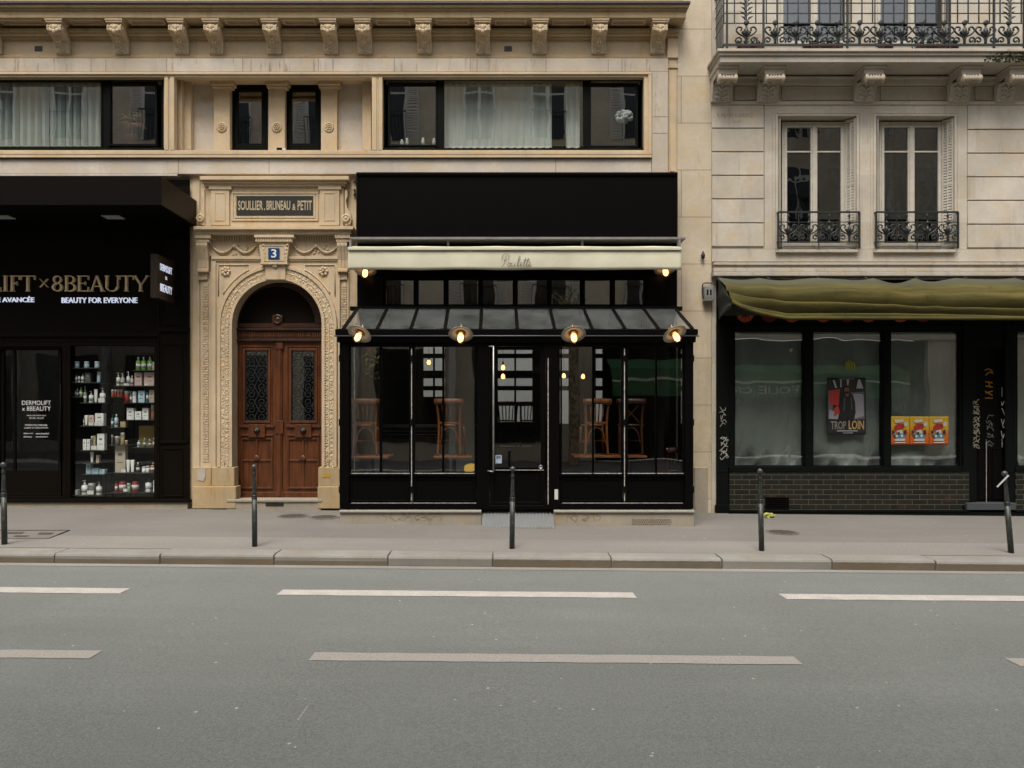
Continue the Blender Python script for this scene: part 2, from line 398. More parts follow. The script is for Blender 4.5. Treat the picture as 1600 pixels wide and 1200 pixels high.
def olivemat():
    m, nt, p, co = base('olive_canvas', .85, .2)
    a = noise(nt, co, 1.0, 6, .75, (.5, 3, 5)); s = noise(nt, co, 4, 7, .8); b = noise(nt, co, 1.0, 4, .6, (.8, 2, 2))
    c = mixc(nt, ramp(nt, a, [(.34, 0.0), (.64, 1.0)]), (.024,.022,.007), (.105,.085,.020))
    c = mixc(nt, ramp(nt, b, [(.45, 0.0), (.72, .6)]), c, (.055,.050,.016))
    c = mixc(nt, ramp(nt, s, [(.56, 0.0), (.70, .7)]), c, (.022,.020,.009))
    c = mixc(nt, ramp(nt, noise(nt, co, 30, 4, .8), [(.63, 0.0), (.72, .35)]), c, (.26,.25,.18))
    sx = nt.nodes.new('ShaderNodeSeparateXYZ'); nt.links.new(co, sx.inputs[0])           # sun-bleached strip by the lacing
    c = mixc(nt, ramp(nt, sx.outputs[2], [(.66, 0.0), (.80, .8)]), c, (.075,.08,.06))
    nt.links.new(c, p.inputs['Base Color']); bump(nt, p, noise(nt, co, 60, 3), .2, .003); return m
M['olive'] = olivemat()
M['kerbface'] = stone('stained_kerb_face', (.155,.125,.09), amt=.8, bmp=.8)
def tilemat():
    m, nt, p, co = base('dark_glazed_brick', .5, .2)
    br = nt.nodes.new('ShaderNodeTexBrick'); mp = nt.nodes.new('ShaderNodeMapping'); mp.inputs['Rotation'].default_value = (R(90),0,0)
    nt.links.new(co, mp.inputs[0]); nt.links.new(mp.outputs[0], br.inputs['Vector'])
    br.inputs['Scale'].default_value = 1; br.inputs['Row Height'].default_value = .082; br.inputs['Brick Width'].default_value = .245
    br.inputs['Mortar Size'].default_value = .004; br.inputs['Mortar Smooth'].default_value = .2
    br.inputs['Color1'].default_value = (.012,.013,.010,1); br.inputs['Color2'].default_value = (.020,.019,.014,1); br.inputs['Mortar'].default_value = (.10,.095,.07,1)
    c = mixc(nt, ramp(nt, noise(nt, co, 2, 5, .7), [(.62, 0.0), (.75, .55)]), br.outputs['Color'], (.08,.035,.015))
    nt.links.new(c, p.inputs['Base Color']); inv = nt.nodes.new('ShaderNodeMath'); inv.operation = 'SUBTRACT'; inv.inputs[0].default_value = 1
    nt.links.new(br.outputs['Fac'], inv.inputs[1]); bump(nt, p, inv.outputs[0], .6, .004)
    return m
M['tiles'] = tilemat()
M['glass_roof'] = dust_sheen('dust_sheen_roof_glass', M['glass_roof'], .13)  # diffuse grey mix paints pale sky reflection, plus dust, on the panes
def flat(name, col, rough=.6, **k):
    if name not in M: M[name] = plain(name, col, rough, .06, 8, **k)
    return M[name]

# ---------------------------------------------------------------- lettering
def text(name, s, rect, Y, m, parent=None, ext=.002, mirror=False, bold=0, facing=-1, align=None):
    """word(s) as a mesh whose bounding box fills rect = (px0, py0, px1, py1) on the plane at depth Y"""
    cu = bpy.data.curves.new(name, 'FONT'); cu.body = s; cu.extrude = ext; cu.offset = bold; cu.resolution_u = 3
    if align: cu.align_x = align
    to = bpy.data.objects.new(name, cu); C.objects.link(to)
    me = bpy.data.meshes.new_from_object(to.evaluated_get(bpy.context.evaluated_depsgraph_get()))
    bpy.data.objects.remove(to); bpy.data.curves.remove(cu)
    xs = [v.co.x for v in me.vertices]; ys = [v.co.y for v in me.vertices]
    x0, x1, y0, y1 = min(xs), max(xs), min(ys), max(ys)
    px0, py0, px1, py1 = rect
    A0, A1, B0, B1 = X(px0,Y), X(px1,Y), Z(py1,Y), Z(py0,Y)
    org = Vector(parent['_org']) if parent is not None else Vector(((A0+A1)/2, Y, B0))
    for v in me.vertices:
        t = (v.co.x-x0)/(x1-x0); u = (v.co.y-y0)/(y1-y0)
        if mirror: t = 1-t
        v.co = Vector((A0+(A1-A0)*t, Y - ext + v.co.z*1.0, B0+(B1-B0)*u)) - org
    me.materials.clear(); me.materials.append(m)
    o = bpy.data.objects.new(name, me); C.objects.link(o); o['_org'] = tuple(org)
    if parent is not None: o.parent = parent
    else: o.location = org
    return o

# wall sheet with rectangular openings (photo measures at depth Y), with reveals
def wall(mb, rect, holes, Y, dep):
    x0, y0, x1, y1 = rect
    xs = sorted({x0, x1, *[h[0] for h in holes], *[h[2] for h in holes]}); ys = sorted({y0, y1, *[h[1] for h in holes], *[h[3] for h in holes]})
    xs = [a for a in xs if x0 <= a <= x1]; ys = [a for a in ys if y0 <= a <= y1]
    def inh(a, b): return any(h[0] < a < h[2] and h[1] < b < h[3] for h in holes)
    for j in range(len(ys)-1):
        i = 0
        while i < len(xs)-1:
            if inh((xs[i]+xs[i+1])/2, (ys[j]+ys[j+1])/2): i += 1; continue
            k = i
            while k+1 < len(xs)-1 and not inh((xs[k+1]+xs[k+2])/2, (ys[j]+ys[j+1])/2): k += 1
            X0, X1, Z0, Z1 = X(xs[i],Y), X(xs[k+1],Y), Z(ys[j+1],Y), Z(ys[j],Y)
            mb.add([(X0,Y,Z0),(X1,Y,Z0),(X1,Y,Z1),(X0,Y,Z1)], [(0,1,2,3)])
            i = k+1
    for h in holes:
        a, b, c, d_ = X(h[0],Y), X(h[2],Y), Z(h[3],Y), Z(h[1],Y)
        mb.add([(a,Y,c),(b,Y,c),(b,Y,d_),(a,Y,d_),(a,Y+dep,c),(b,Y+dep,c),(b,Y+dep,d_),(a,Y+dep,d_)],
               [(0,4,5,1),(1,5,6,2),(2,6,7,3),(3,7,4,0)])
    return mb
def room(name, x0, x1, y0, y1, z0, z1, m, parent, front=False):
    mb = MB(); mb.add([(x0,y0,z0),(x1,y0,z0),(x1,y1,z0),(x0,y1,z0),(x0,y0,z1),(x1,y0,z1),(x1,y1,z1),(x0,y1,z1)],
                      [(0,3,2,1),(4,5,6,7),(1,2,6,5),(2,3,7,6),(3,0,4,7)])
    return mb.build(name, m, parent)
def pane(name, px0, py0, px1, py1, Y, parent, m='glass'):
    return MB().fb(px0, py0, px1, py1, Y, .006).build(name, M[m], parent)
def frame_fb(mb, px0, py0, px1, py1, w, Y, dep, h=None):
    h = h or w
    mb.fb(px0, py0, px1, py0+h, Y, dep); mb.fb(px0, py1-h, px1, py1, Y, dep)
    mb.fb(px0, py0+h, px0+w, py1-h, Y, dep); mb.fb(px1-w, py0+h, px1, py1-h, Y, dep)
    return mb
def filmmat():
    m, nt, p, co = base('milky_film', .45, .4)
    f = noise(nt, co, 1.0, 6, .7, (1.2, 1, .7)); g = noise(nt, co, 1.0, 4, .6, (5, 1, 1.2))
    c = mixc(nt, ramp(nt, f, [(.3, 0.0), (.7, 1.0)]), (.20,.235,.212), (.31,.36,.33)); c = mixc(nt, ramp(nt, g, [(.55, 0.0), (.8, .5)]), c, (.36,.41,.38))
    nt.links.new(c, p.inputs['Base Color']); bump(nt, p, noise(nt, co, 1.0, 5, .7, (5, 3, 2)), .9, .03); return m
M['film'] = filmmat()
# ================================================================ THE SETTING
def sheet(name, x0, x1, y0, y1, zf, m, nx=1, kind='structure'):
    mb = MB(); mb.grid(lambda u, v: (x0+(x1-x0)*u, y0+(y1-y0)*v, zf(x0+(x1-x0)*u, y0+(y1-y0)*v)), nx, 1, False)
    return tag(mb.build(name, m), None, None, None, kind)
KH = .12
rz = lambda x, y: GS*x - KH
o = sheet('ground', -300, 300, -300, 300, lambda x, y: -3.2, M['pave'])
sheet('road', -60, 60, .9, YK+.004, rz, M['road'])
sheet('pavement', -60, 60, YK+.29, YW+.4, gz, M['pave'])
sheet('pavement_band', -60, 60, YK+.29, 9.55, lambda x, y: gz(x, y)+.004, M['pave2'])
sheet('far_pavement', -60, 60, -5, .6, lambda x, y: GS*x, M['pave'])
sheet('gutter', -60, 60, YK-.14, YK+.003, lambda x, y: rz(x, y)+.004, M['gutter'])
# kerb: a run of granite stones with open joints
kb = MB(); kf = MB(); xk = -14.0
rk = random.Random(3)
joints = [X(p, YK) for p in (-560,-380,-190,-60,85,250,428,606,770,955,1128,1300,1462,1640,1830,2000,2180)]
for a, b in zip(joints[:-1], joints[1:]):
    j = .009; t = rk.uniform(-.006, .006); u = rk.uniform(-.008, .008)
    z0, z1 = GS*a, GS*b
    y0 = YK + u
    prof = lambda z: [(y0+.012, z-KH-.05), (y0, z-.03+t), (y0+.012, z-.008+t), (y0+.04, z+t), (YK+.292, z+.003+t*.5), (YK+.292, z-KH-.05)]
    A = [(a+j, p[0], p[1]) for p in prof(z0)]; B = [(b-j, p[0], p[1]) for p in prof(z1)]
    kb.add(A+B, [tuple(range(6)), tuple(range(11, 5, -1))] + [(i, 6+i, 6+(i+1) % 6, (i+1) % 6) for i in range(6)])
tag(kb.build('kerb', M['kerb']), None, kind='structure')
kj = MB(); kj.add([(-60, YK+.02, GS*-60-KH-.02), (60, YK+.02, GS*60-KH-.02), (60, YK+.02, GS*60-.014), (-60, YK+.02, GS*-60-.014), (60, YK+.29, GS*60-.01), (-60, YK+.29, GS*-60-.01)], [(0,1,2,3), (3,2,4,5)])
tag(kj.build('kerb_bedding', M['kerbface']), None, kind='structure')
# grime strip low on the kerb face
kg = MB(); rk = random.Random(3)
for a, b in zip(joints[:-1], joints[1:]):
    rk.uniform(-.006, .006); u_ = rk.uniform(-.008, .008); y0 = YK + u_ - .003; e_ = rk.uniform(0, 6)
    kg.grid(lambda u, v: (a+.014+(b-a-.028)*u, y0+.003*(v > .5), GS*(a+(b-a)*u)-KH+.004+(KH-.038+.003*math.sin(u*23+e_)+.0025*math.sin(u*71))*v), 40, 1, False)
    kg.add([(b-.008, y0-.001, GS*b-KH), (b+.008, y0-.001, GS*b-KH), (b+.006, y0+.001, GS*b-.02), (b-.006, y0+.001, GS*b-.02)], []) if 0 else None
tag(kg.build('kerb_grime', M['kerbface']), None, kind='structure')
okb = MB(); okb.box(-60, 60, .6, .9, -.6, .0); ob = tag(okb.build('far_kerb', M['kerb']), None, kind='structure')
# lane dashes (ends cut square to the road)
def dash(px0, px1, py0, py1, m):
    zr = ZC + KH
    ya, yb = F*zr/(py1-VY), F*zr/(py0-VY)
    xm = (px0+px1)/2
    ym = (ya+yb)/2; x0, x1 = X(px0, ym), X(px1, ym)
    mb = MB()
    n = 24; rr = random.Random(int(px0)+9)
    def fn(u, v):
        x = x0+(x1-x0)*u; y = ya+(yb-ya)*v + rr.uniform(-.006,.006)
        return (x, y, rz(x, y)+.004)
    mb.grid(fn, n, 1, False)
    return tag(mb.build('lane_marking', m), None, kind='structure')
# a mark's rows follow the road's fall to the right
for px0, px1 in ((-900,-600),(-364,195),(437,992),(1223,1790),(2020,2560)): dash(px0, px1, 924.6+.0*px0, 933, M['line'])
for px0, px1 in ((-890,-170+0),(-608,150),(487,1247),(1582,2340)):
    if px0 == -890: continue
    dash(px0, px1, 1022.5, 1035, M['line_faded'])

mb = MB(); a, b = (464,1128), (480,1105)
for k in range(5):
    t0 = k/5; q = []
    for (px, py) in ((a[0]+(b[0]-a[0])*t0, a[1]+(b[1]-a[1])*t0), (a[0]+(b[0]-a[0])*(t0+.16)+.5, a[1]+(b[1]-a[1])*(t0+.16))):
        y = F*(ZC+KH)/(py-VY); x = X(px, y); q += [(x, y, rz(x,y)+.0015), (x+.008, y, rz(x,y)+.0015)]
    mb.add([q[0], q[1], q[3], q[2]], [(0,1,2,3)])
tag(mb.build('road_scratch', M['line_faded']), None, kind='structure')
# manholes and the slab set in the pavement
def ground_disc(name, px, py, rpx, label, m='iron'):
    y = F*(ZC-0.0)/(py-VY); x = X(px, y); z = gz(x, y); y = F*(ZC-z)/(py-VY); x = X(px, y); z = gz(x, y); r = rpx*y/F
    t = thing(name, label, 'manhole cover', (x, y, z))
    MB().lathe([(r, .002), (r, .006), (r*.93, .006)], (x, y, z), 28, smooth=False).build('rim', M['steel'], t)
    mb = MB(); mb.lathe([(r*.92, .001), (r*.92, .0045), (1e-4, .0055)], (x, y, z), 28, smooth=False)
    for k in range(-4, 5):
        w = math.sqrt(max(0, .8*.8-(k*.18)**2))*r
        if w > .02: mb.box(x-w, x+w, y+k*.18*r-.008, y+k*.18*r+.008, z+.004, z+.009)
    mb.build('lid', flat('manhole_iron', (.075,.062,.048), .7), t)
ground_disc('manhole_cover', 458, 806, 24, 'round iron manhole cover left, in front of the arched wooden doors')
ground_disc('manhole_cover', 507, 808, 24, 'round iron manhole cover beside the corner of the black terrace plinth')
ground_disc('manhole_cover', 1222, 832, 25, 'round manhole cover in the pavement before the dark brick window base')
def gp(px, py):
    z = 0
    for _ in range(4):
        y = F*(ZC-z)/(py-VY); x = X(px, y); z = gz(x, y)
    return x, y, z
t = thing('inspection_cover', 'large rectangular metal-edged slab cover in the pavement at far left', 'access cover', gp(40, 836))
mb = MB()
def strip(mb, pts, w=.012, h=.007):
    for (a, b) in zip(pts[:-1], pts[1:]):
        A, B = Vector(gp(*a)), Vector(gp(*b)); d_ = (B-A).normalized(); n = Vector((-d_.y, d_.x, 0))*w
        up = Vector((0,0,h)); mb.add([A-n+up, B-n+up, B+n+up, A+n+up, A-n, B-n, B+n, A+n], [(0,1,2,3),(0,4,5,1),(2,6,7,3),(1,5,6,2),(3,7,4,0)])
strip(mb, [(-60,829),(108,829),(76,842),(-60,842)])
strip(mb, [(-60,842),(-60,829)]); mb.build('frame', M['iron'], t)
mb = MB(); q = [gp(-58,829.6), gp(105,829.6), gp(75,841.6), gp(-58,841.6)]
mb.add([(a,b,c+.005) for a,b,c in q], [(0,1,2,3)]); mb.build('slab', flat('slab_grey', (.17,.15,.13), .85), t)
mb = MB()
for a in ((8,832,34,835),(20,837.5,42,839.5),(58,833,80,836),(-30,834,-8,837)):
    p, q_, r_, s_ = gp(a[0],a[3]), gp(a[2],a[3]), gp(a[2]+4,a[1]), gp(a[0]+4,a[1])
    mb.add([(v[0],v[1],v[2]+.009) for v in (p,q_,r_,s_)], [(0,1,2,3)])
mb.build('inset', flat('inset_dark', (.07,.058,.045), .8), t)

# ================================================================ CENTRAL BUILDING (ochre stone)
T = thing('apartment_building', 'ochre stone building with arched carved doorway and bracketed cornice', 'building', (X(500,YW), YW, 0))
LX = -330                                              # photo measure of its left end, out of frame
# wall above and between
mb = MB()
wall(mb, (LX, -420, 1112, 815), [(LX, 120, 256, 235), (272, 120, 582, 235), (597, 120, 1006, 235), (LX, 272, 297, 815), (340, 437, 524, 815), (560, 272, 1057, 815)], YW, .30)
mb.build('wall', M['ochre'], T)
# ashlar pier on the right (joints in the stone)
mb = MB(); mb.fb(1058, -420, 1111.6, 803, YW-.012, .3)
mb.build('pier', M['ashlar'], T)
mb = MB(); mb.fb(1085, 730, 1106, 806, YW-.05, .05); mb.build('pier_base', M['plinth'], T, .012)
mb = MB()                                              # slim ochre strip beside the pier
mb.fb(1044.5, 88, 1057.6, 271, YW-.03, .03); mb.fb(1047, 110, 1055, 268, YW-.04, .01); mb.fb(1043, 100, 1059, 106, YW-.05, .02)
mb.fb(1043,60,1060,90,YW-.06,.05)
mb.build('corner_strip', M['ochre'], T, .004)
# floor slab + rooms of the first floor
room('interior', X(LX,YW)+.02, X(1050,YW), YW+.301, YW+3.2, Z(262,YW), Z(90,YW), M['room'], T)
# pale bands round the window strip
mb = MB(); mb.fb(LX, 91, 1044, 111.6, YW-.10, .10); mb.fb(1018.6, 111.6, 1044, 271.5, YW-.10, .10)
mb.build('upper_band', M['pale'], T, .005)
mb = MB(); mb.fb(LX, 246, 1018, 271.8, YW-.09, .09); mb.fb(LX, 271.8, 277, 275, YW-.09, .09)
mb.build('lower_band', M['pale_plain'], T, .005)
mb = MB()
for px in (165, 392, 520, 745, 950): mb.fb(px, 92, px+.7, 111, YW-.1006, .002)
for px in (278.4, 420, 868): mb.fb(px, 247, px+.7, 271, YW-.0906, .002)
mb.fb(1020, 182, 1043, 182.8, YW-.1006, .002); mb.fb(1020, 208, 1043, 208.8, YW-.1006, .002)
mb.build('band_joint', flat('joint_dark', (.10,.08,.06), .9), T)
# cream window-strip frame: stepped mouldings
mb = MB()
for (dy, e, o_) in ((0, .14, 0), (3, .125, 3), (5.2, .11, 5.2)):
    pass
mb.fb(LX, 111.8, 1018.4, 116, YW-.135, .135); mb.fb(LX, 116, 1013, 120.5, YW-.11, .11)
mb.fb(LX, 239, 1018.4, 246, YW-.135, .135); mb.fb(LX, 234.5, 1013, 239, YW-.11, .11)
mb.fb(1013, 116, 1018.4, 239, YW-.135, .135); mb.fb(1006.2, 120.5, 1013, 234.5, YW-.11, .11)
mb.fb(581, 120.5, 588.5, 234.5, YW-.115, .115); mb.fb(588.5, 120.5, 591.5, 234.5, YW-.10, .1); mb.fb(591.5, 120.5, 597.5, 234.5, YW-.115, .115)
mb.fb(256.5, 120.5, 262.5, 234.5, YW-.115, .115); mb.fb(262.5, 120.5, 265.5, 234.5, YW-.10, .10); mb.fb(265.5, 120.5, 272, 234.5, YW-.115, .115)
mb.build('window_surround', M['ochre'], T, .004)
mb = MB(); mb.fb(LX, 240.5, 1018.8, 241.5, YW-.1365, .003); mb.fb(LX,246,1018,247.2,YW-.12,.04)
mb.build('drip_groove', flat('groove_brown', (.16,.12,.08), .9), T)  # dark brown strips along and just below the moulding

# cornice / long balcony slab
YC = 11.90
mb = MB()
def mould(mb, px0, px1, steps):
    for py0, py1, Y in steps: mb.fb(px0, py0, px1, py1, Y, YW+.05-Y)
mould(mb, LX, 1072, [(16, 28, YC)]); mould(mb, LX, 1074, [(11, 15.6, YC-.03)]); mould(mb, LX, 1077, [(5, 10.8, YC-.07)])
mb.fb(LX, -14, 1068, 4.5, YC+.06, .27)
mb.build('cornice', M['ochre_dirty'], T, .008)
mb = MB(); mb.fb(LX, 1.5, 1079, 4.8, YC-.10, .40); mb.build('zinc_capping', flat('dark_zinc', (.03,.028,.026), .6), T)
mb = MB()                                              # bed moulding under the slab, against the wall
mb.fb(LX, 44, 1062, 50, YW-.13, .13); mb.fb(LX, 50.2, 1061, 56, YW-.10, .10); mb.fb(LX, 56.2, 1060, 60, YW-.06, .06); mb.fb(LX,86,1059,90.8,YW-.03,.03)
mb.build('bed_moulding', M['ochre_dirty'], T, .006)
mb = MB()                                              # sunk soffit coffers: frames hanging a little below the slab
bx = [-212, -118, -26, 88-5, 182-5, 275-2, 330-2, 422-2, 511, 565, 660, 753, 843, 937, 1031]
zs = Z(28, YC)
for a, b in zip(bx[:-1], bx[1:]):
    if b-a < 60: continue
    xa, xb = X(a+20, YC), X(b-20, YC)
    mb.box(xa, xb, YC+.03, YC+.06, zs-.018, zs-.002); mb.box(xa, xb, YC+.17, YC+.2, zs-.018, zs-.002)
    mb.box(xa, xa+.03, YC+.06, YC+.17, zs-.018, zs-.002); mb.box(xb-.03, xb, YC+.06, YC+.17, zs-.018, zs-.002)
mb.build('soffit_panel', M['ochre'], T, .003)
def bracket_proto(cx, parent):
    zt = Z(28, YC)-.001; zb = Z(88, YW)
    w = .115
    pts = [(YW-.02, zb), (YW-.055, zb+.02), (YW-.075, zb+.10), (YW-.11, zb+.18), (YW-.19, zb+.24), (YW-.26, zb+.25), (YW-.30, zb+.28), (YW-.305, zb+.345), (YW-.28, zb+.385), (YW-.285, zb+.40), (YW-.02, zb+.40)]
    o_ = MB().prism_x(pts, cx-w*.82, cx+w*.82).build('bracket', M['ochre_carved'], parent)
    e = MB()
    e.box(cx-w*1.12, cx+w*1.12, YW-.315, YW-.005, zb+.402, zt-.03); e.box(cx-w*1.22, cx+w*1.22, YW-.325, YW-.005, zt-.03, zt)
    for sx in (-1, 1):                                  # side fillets following the scroll
        e.prism_x([(p[0]-.008, p[1]) for p in pts[1:-1]] + [(YW-.02, zb+.398), (YW-.02, zb)], cx+sx*w*.82, cx+sx*w*1.0)
        e.lathe([(.035,-.008),(.035,.008),(.02,.014),(1e-4,.016)], (cx+sx*w, YW-.24, zb+.325), 12, Matrix.Rotation(sx*R(90), 3, 'Y'))
    e.build('abacus', M['ochre'], o_, .003)
    l = MB()                                            # acanthus leaf curling over the scroll
    for k, (dx, dz, r_) in enumerate([(0,.33,.045),(-.04,.345,.03),(.04,.345,.03),(0,.27,.04),(-.045,.285,.028),(.045,.285,.028),(0,.20,.025),(-.02,.15,.022),(.02,.15,.022),(0,.10,.022),(-.02,.05,.018),(.02,.05,.018)]):
        yy = YW-.295 if dz > .25 else YW-.12 - (dz-.05)*.5 if dz > .12 else YW-.075
        l.ball((cx+dx, yy, zb+dz), r_, 8, 1.25, .8, .7)
    l.build('leaf_carving', M['ochre'], o_)
    return o_
b0 = bracket_proto(X(bx[4]+1, YC+.03), T)
for i, px in enumerate(bx):
    if i == 4: continue
    dup(b0, (X(px+1, YC+.03)-X(bx[4]+1, YC+.03), 0, 0))
mb = MB()
for px, py in ((60, 76), (794, 76)): frame_fb(mb, px-6, py-4, px+6, py+4, 1.2, YW-.006, .006); mb.fb(px-4.6, py-2.6, px+4.6, py+2.6, YW-.003, .003)
mb.build('air_grille', M['iron'], T)

# --- first floor windows
YF = YW+.04
def big_window(px0, px1, lights, label=None):
    w = MB(); frame_fb(w, px0, 120.5, px1, 234.5, 4, YF, .08, 3.5)
    mull = [l[1] for l in lights[:-1]]
    for (a, b, c, d_), (e, f_, g, h_) in zip(lights[:-1], lights[1:]):
        w.fb(c+.01, 124.2, e-.01, 230.8, YF+.004, .07)
    o_ = w.build('window', M['winblack'], T, .004)
    for k, (a, b, c, d_) in enumerate(lights):
        if k != 1 or len(lights) == 2:                  # opening casements have their own sash
            s_ = MB(); frame_fb(s_, a-3.0, b-3.5, c+3.0, d_+3.2, 3.0, YF-.012, .05, 3.3); s_.build('sash', M['winblack'], o_, .003)
        pane('pane', a-.5, b-.5, c+.5, d_+.5, YF+.03, o_)
    s_ = MB(); s_.fb(px0, 231, px1-(-2), 234.8, YF-.12, .12); s_.build('sill', M['winblack'], o_, .004)
    return o_
big_window(LX, 256.3, [(LX+8, 127, 157, 229), (172, 131, 242, 224.5)])
big_window(597.7, 1006, [(609, 132, 680.5, 225.5), (694, 128.5, 911, 228), (923.5, 133, 994, 227)])
# --- middle recess with pilasters
YR = YW+.30
mb = MB(); wall(mb, (262, 112, 592, 244), [(361, 128, 419, 236), (445, 128, 503, 236)], YR, .15); mb.build('recess_wall', M['pale_plain'], T)
mb = MB(); mb.fb(268, 234.6, 586, 238, YW-.10, .42); mb.build('recess_sill', M['ochre'], T, .004)
mb = MB(); mb.fb(274, 120.5, 284, 234.5, YR-.22, .22); mb.fb(284, 120.5, 298, 234.5, YR-.12, .12); mb.fb(566,120.5,580,234.5,YR-.12,.12)
mb.build('recess_return', M['ochre'], T, .006)
for cx in (346.5, 432.5, 514):
    mb = MB(); mb.fb(cx-12.5, 137, cx+12.5, 236, YR-.10, .10); mb.fb(cx-16, 132, cx+16, 137, YR-.13, .13); mb.fb(cx-18, 124, cx+18, 132, YR-.16, .16); mb.fb(cx-14, 120, cx+14, 124, YR-.12, .12)
    p_ = mb.build('pilaster', M['ochre'], T, .005)
    mb = MB(); c = (X(cx,YR-.1), YR-.10, Z(199,YR-.1)); Rm = Matrix.Rotation(R(90), 3, 'X')
    mb.lathe([(.085,0),(.085,.012),(.066,.022),(.058,.012),(1e-4,.012)], c, 20, Rm)
    for k in range(6):
        a = k*math.pi/3; mb.ball((c[0]+.034*math.cos(a), c[1]-.016, c[2]+.034*math.sin(a)), .018, 8)
    mb.ball((c[0], c[1]-.02, c[2]), .014, 8)
    mb.build('rosette', M['ochre'], p_)
for a, b in ((361, 419), (445, 503)):
    w = MB(); frame_fb(w, a, 128, b, 236, 5, YR+.05, .07, 5); o_ = w.build('window', M['winblack'], T, .004)
    s_ = MB(); frame_fb(s_, a+5, 133, b-5, 233, 5.5, YR+.04, .06, 9); s_.build('sash', M['winblack'], o_, .003)
    pane('pane', a+9, 141, b-9, 226, YR+.07, o_, 'glass')
# small boxes on the recess sill
t = MB().fb(432, 230.5, 440, 234.4, YW-.06, .05).build('sensor_box', M['black2'], None, .003); tag(t, 'tiny black box on the ledge between the two dark windows', 'box')
t = MB().fb(441, 231.5, 446, 234.4, YW-.06, .05).build('sensor_box', M['white'], None, .003); tag(t, 'tiny white box on the ledge between the two dark windows', 'box')

# curtains and blinds
def drape(name, px0, px1, py0, py1, Y, amp, folds, m, label, cat, jag=0):
    mb = MB(); n = int(folds*8)
    rr = random.Random(int(px0)); ph = [rr.uniform(0, 6.28) for _ in range(4)]
    def fn(u, v):
        y = Y + amp*math.sin(u*folds*6.283+ph[0]+.5*math.sin(u*9+ph[1])) + amp*.35*math.sin(u*folds*2.7*6.283+ph[2])
        return (X(px0+(px1-px0)*u, Y), y, Z(py1+(py0-py1)*v, Y))
    mb.grid(fn, n, 2); return tag(mb.build(name, m), label, cat)
drape('curtain', 692, 862, 126, 231, YW+.28, .022, 15, M['curtain'], 'wide white pleated curtain behind the large right first-floor window', 'curtain')
drape('curtain', 884, 906, 126, 231, YW+.30, .03, 2, M['curtain'], 'narrow white curtain strip standing alone behind the right first-floor window', 'curtain')
mb = MB()
px = LX+14; rr = random.Random(5)
while px < 158:
    wd = rr.uniform(7.5, 9.5); Yb_ = YW+.26
    a = X(px, Yb_); b = X(px+wd, Yb_); mb.add([(a,Yb_-.02,Z(129,Yb_)),(b,Yb_+.03,Z(129,Yb_)),(b,Yb_+.03,Z(229,Yb_)),(a,Yb_-.02,Z(229,Yb_)),((a+b)/2,Yb_-.012,Z(129,Yb_)),((a+b)/2,Yb_-.012,Z(229,Yb_))], [(0,4,5,3),(4,1,2,5)])
    px += 11.6
    if 60 < px < 130: px += rr.choice((0, 0, 1.2))
mb.fb(LX+10, 126.5, 160, 129, Yb_-.02, .05)
tag(mb.build('vertical_blind', M['blind']), 'pale vertical slat blind hanging behind the left first-floor window', 'blind')
# houseplant and flowers behind the panes
c = Vector((X(206,YW+.28), YW+.28, Z(224,YW+.28)))
t = thing('potted_plant', 'spiky green and red potted plant behind the left first-floor window', 'plant', c)
MB().lathe([(.07,0),(.09,.12),(.095,.13),(.08,.125)], c, 14).build('pot', M['pots'], t)
mb = MB(); mb.tube([c+Vector((0,0,.1)), c+Vector((.01,0,.36))], .012, 6); mb.build('stem', flat('stem_brown', (.08,.05,.03)), t)
for nm, mt, zz, ng, le in (('upper_leaves', flat('yellow_green_leaf', (.45,.40,.09), .6), .42, 26, .26), ('lower_leaves', flat('rust_leaf', (.42,.15,.06), .6), .33, 26, .28)):
    mb = MB(); rr = random.Random(11+ng+int(zz*100))
    for k in range(ng):
        a = rr.uniform(0, 6.28); el = rr.uniform(.0, .9) if zz > .4 else rr.uniform(-.5, .25); L_ = le*rr.uniform(.6, 1)
        d_ = Vector((math.cos(a)*math.cos(el), math.sin(a)*math.cos(el)*.6, math.sin(el))); s0 = c+Vector((0,0,zz)); sd = d_.cross(Vector((0,1,.3))).normalized()*.012
        m1 = s0+d_*L_*.55+Vector((0,0,.02)); e_ = s0+d_*L_-Vector((0,0,.03))
        mb.add([s0, m1-sd, e_, m1+sd, m1+Vector((0,-.006,0))], [(0,1,4),(1,2,4),(2,3,4),(3,0,4)])
    mb.build(nm, mt, t)
c = Vector((X(975,YW+.2), YW+.2, Z(192,YW+.2)))
t = thing('flower_ball', 'round cluster of white flowers behind the right end of the window strip', 'flowers', c-Vector((0,0,.44)))
mb = MB(); rr = random.Random(4)
for k in range(60):
    v = Vector((rr.gauss(0,1), rr.gauss(0,1), rr.gauss(0,1))).normalized(); mb.ball(c+Vector((v.x*.13, v.y*.09, v.z*.085+.10)), .036*rr.uniform(.7,1.2), 6)
mb.build('blossom', M['curtain'], t)
MB().tube([c-Vector((0,0,.38)), c+Vector((0,0,.05))], .008).build('stem', M['leaf'], t)
for i, (px, py, w) in enumerate(((628,224,4),(636,222,5),(661,221,5),(678,222,5))):
    x = X(px,YW+.16); zb = Z(228.5,YW+.16); h = (228.5-py)*.0106+.06
    o_ = MB().lathe([(.025,0),(.028,h*.6),(.018,h*.85),(.02,h)], (x,YW+.16,zb), 12).build('small_vase', M['curtain'])
    tag(o_, ['small white pot at the left end of the dark left pane', 'second small white pot from the left in the dark left pane', 'third small white pot from the left in the dark left pane', 'small white pot nearest the curtain in the left pane'][i], 'pot', 'small pots on the inner window sill')

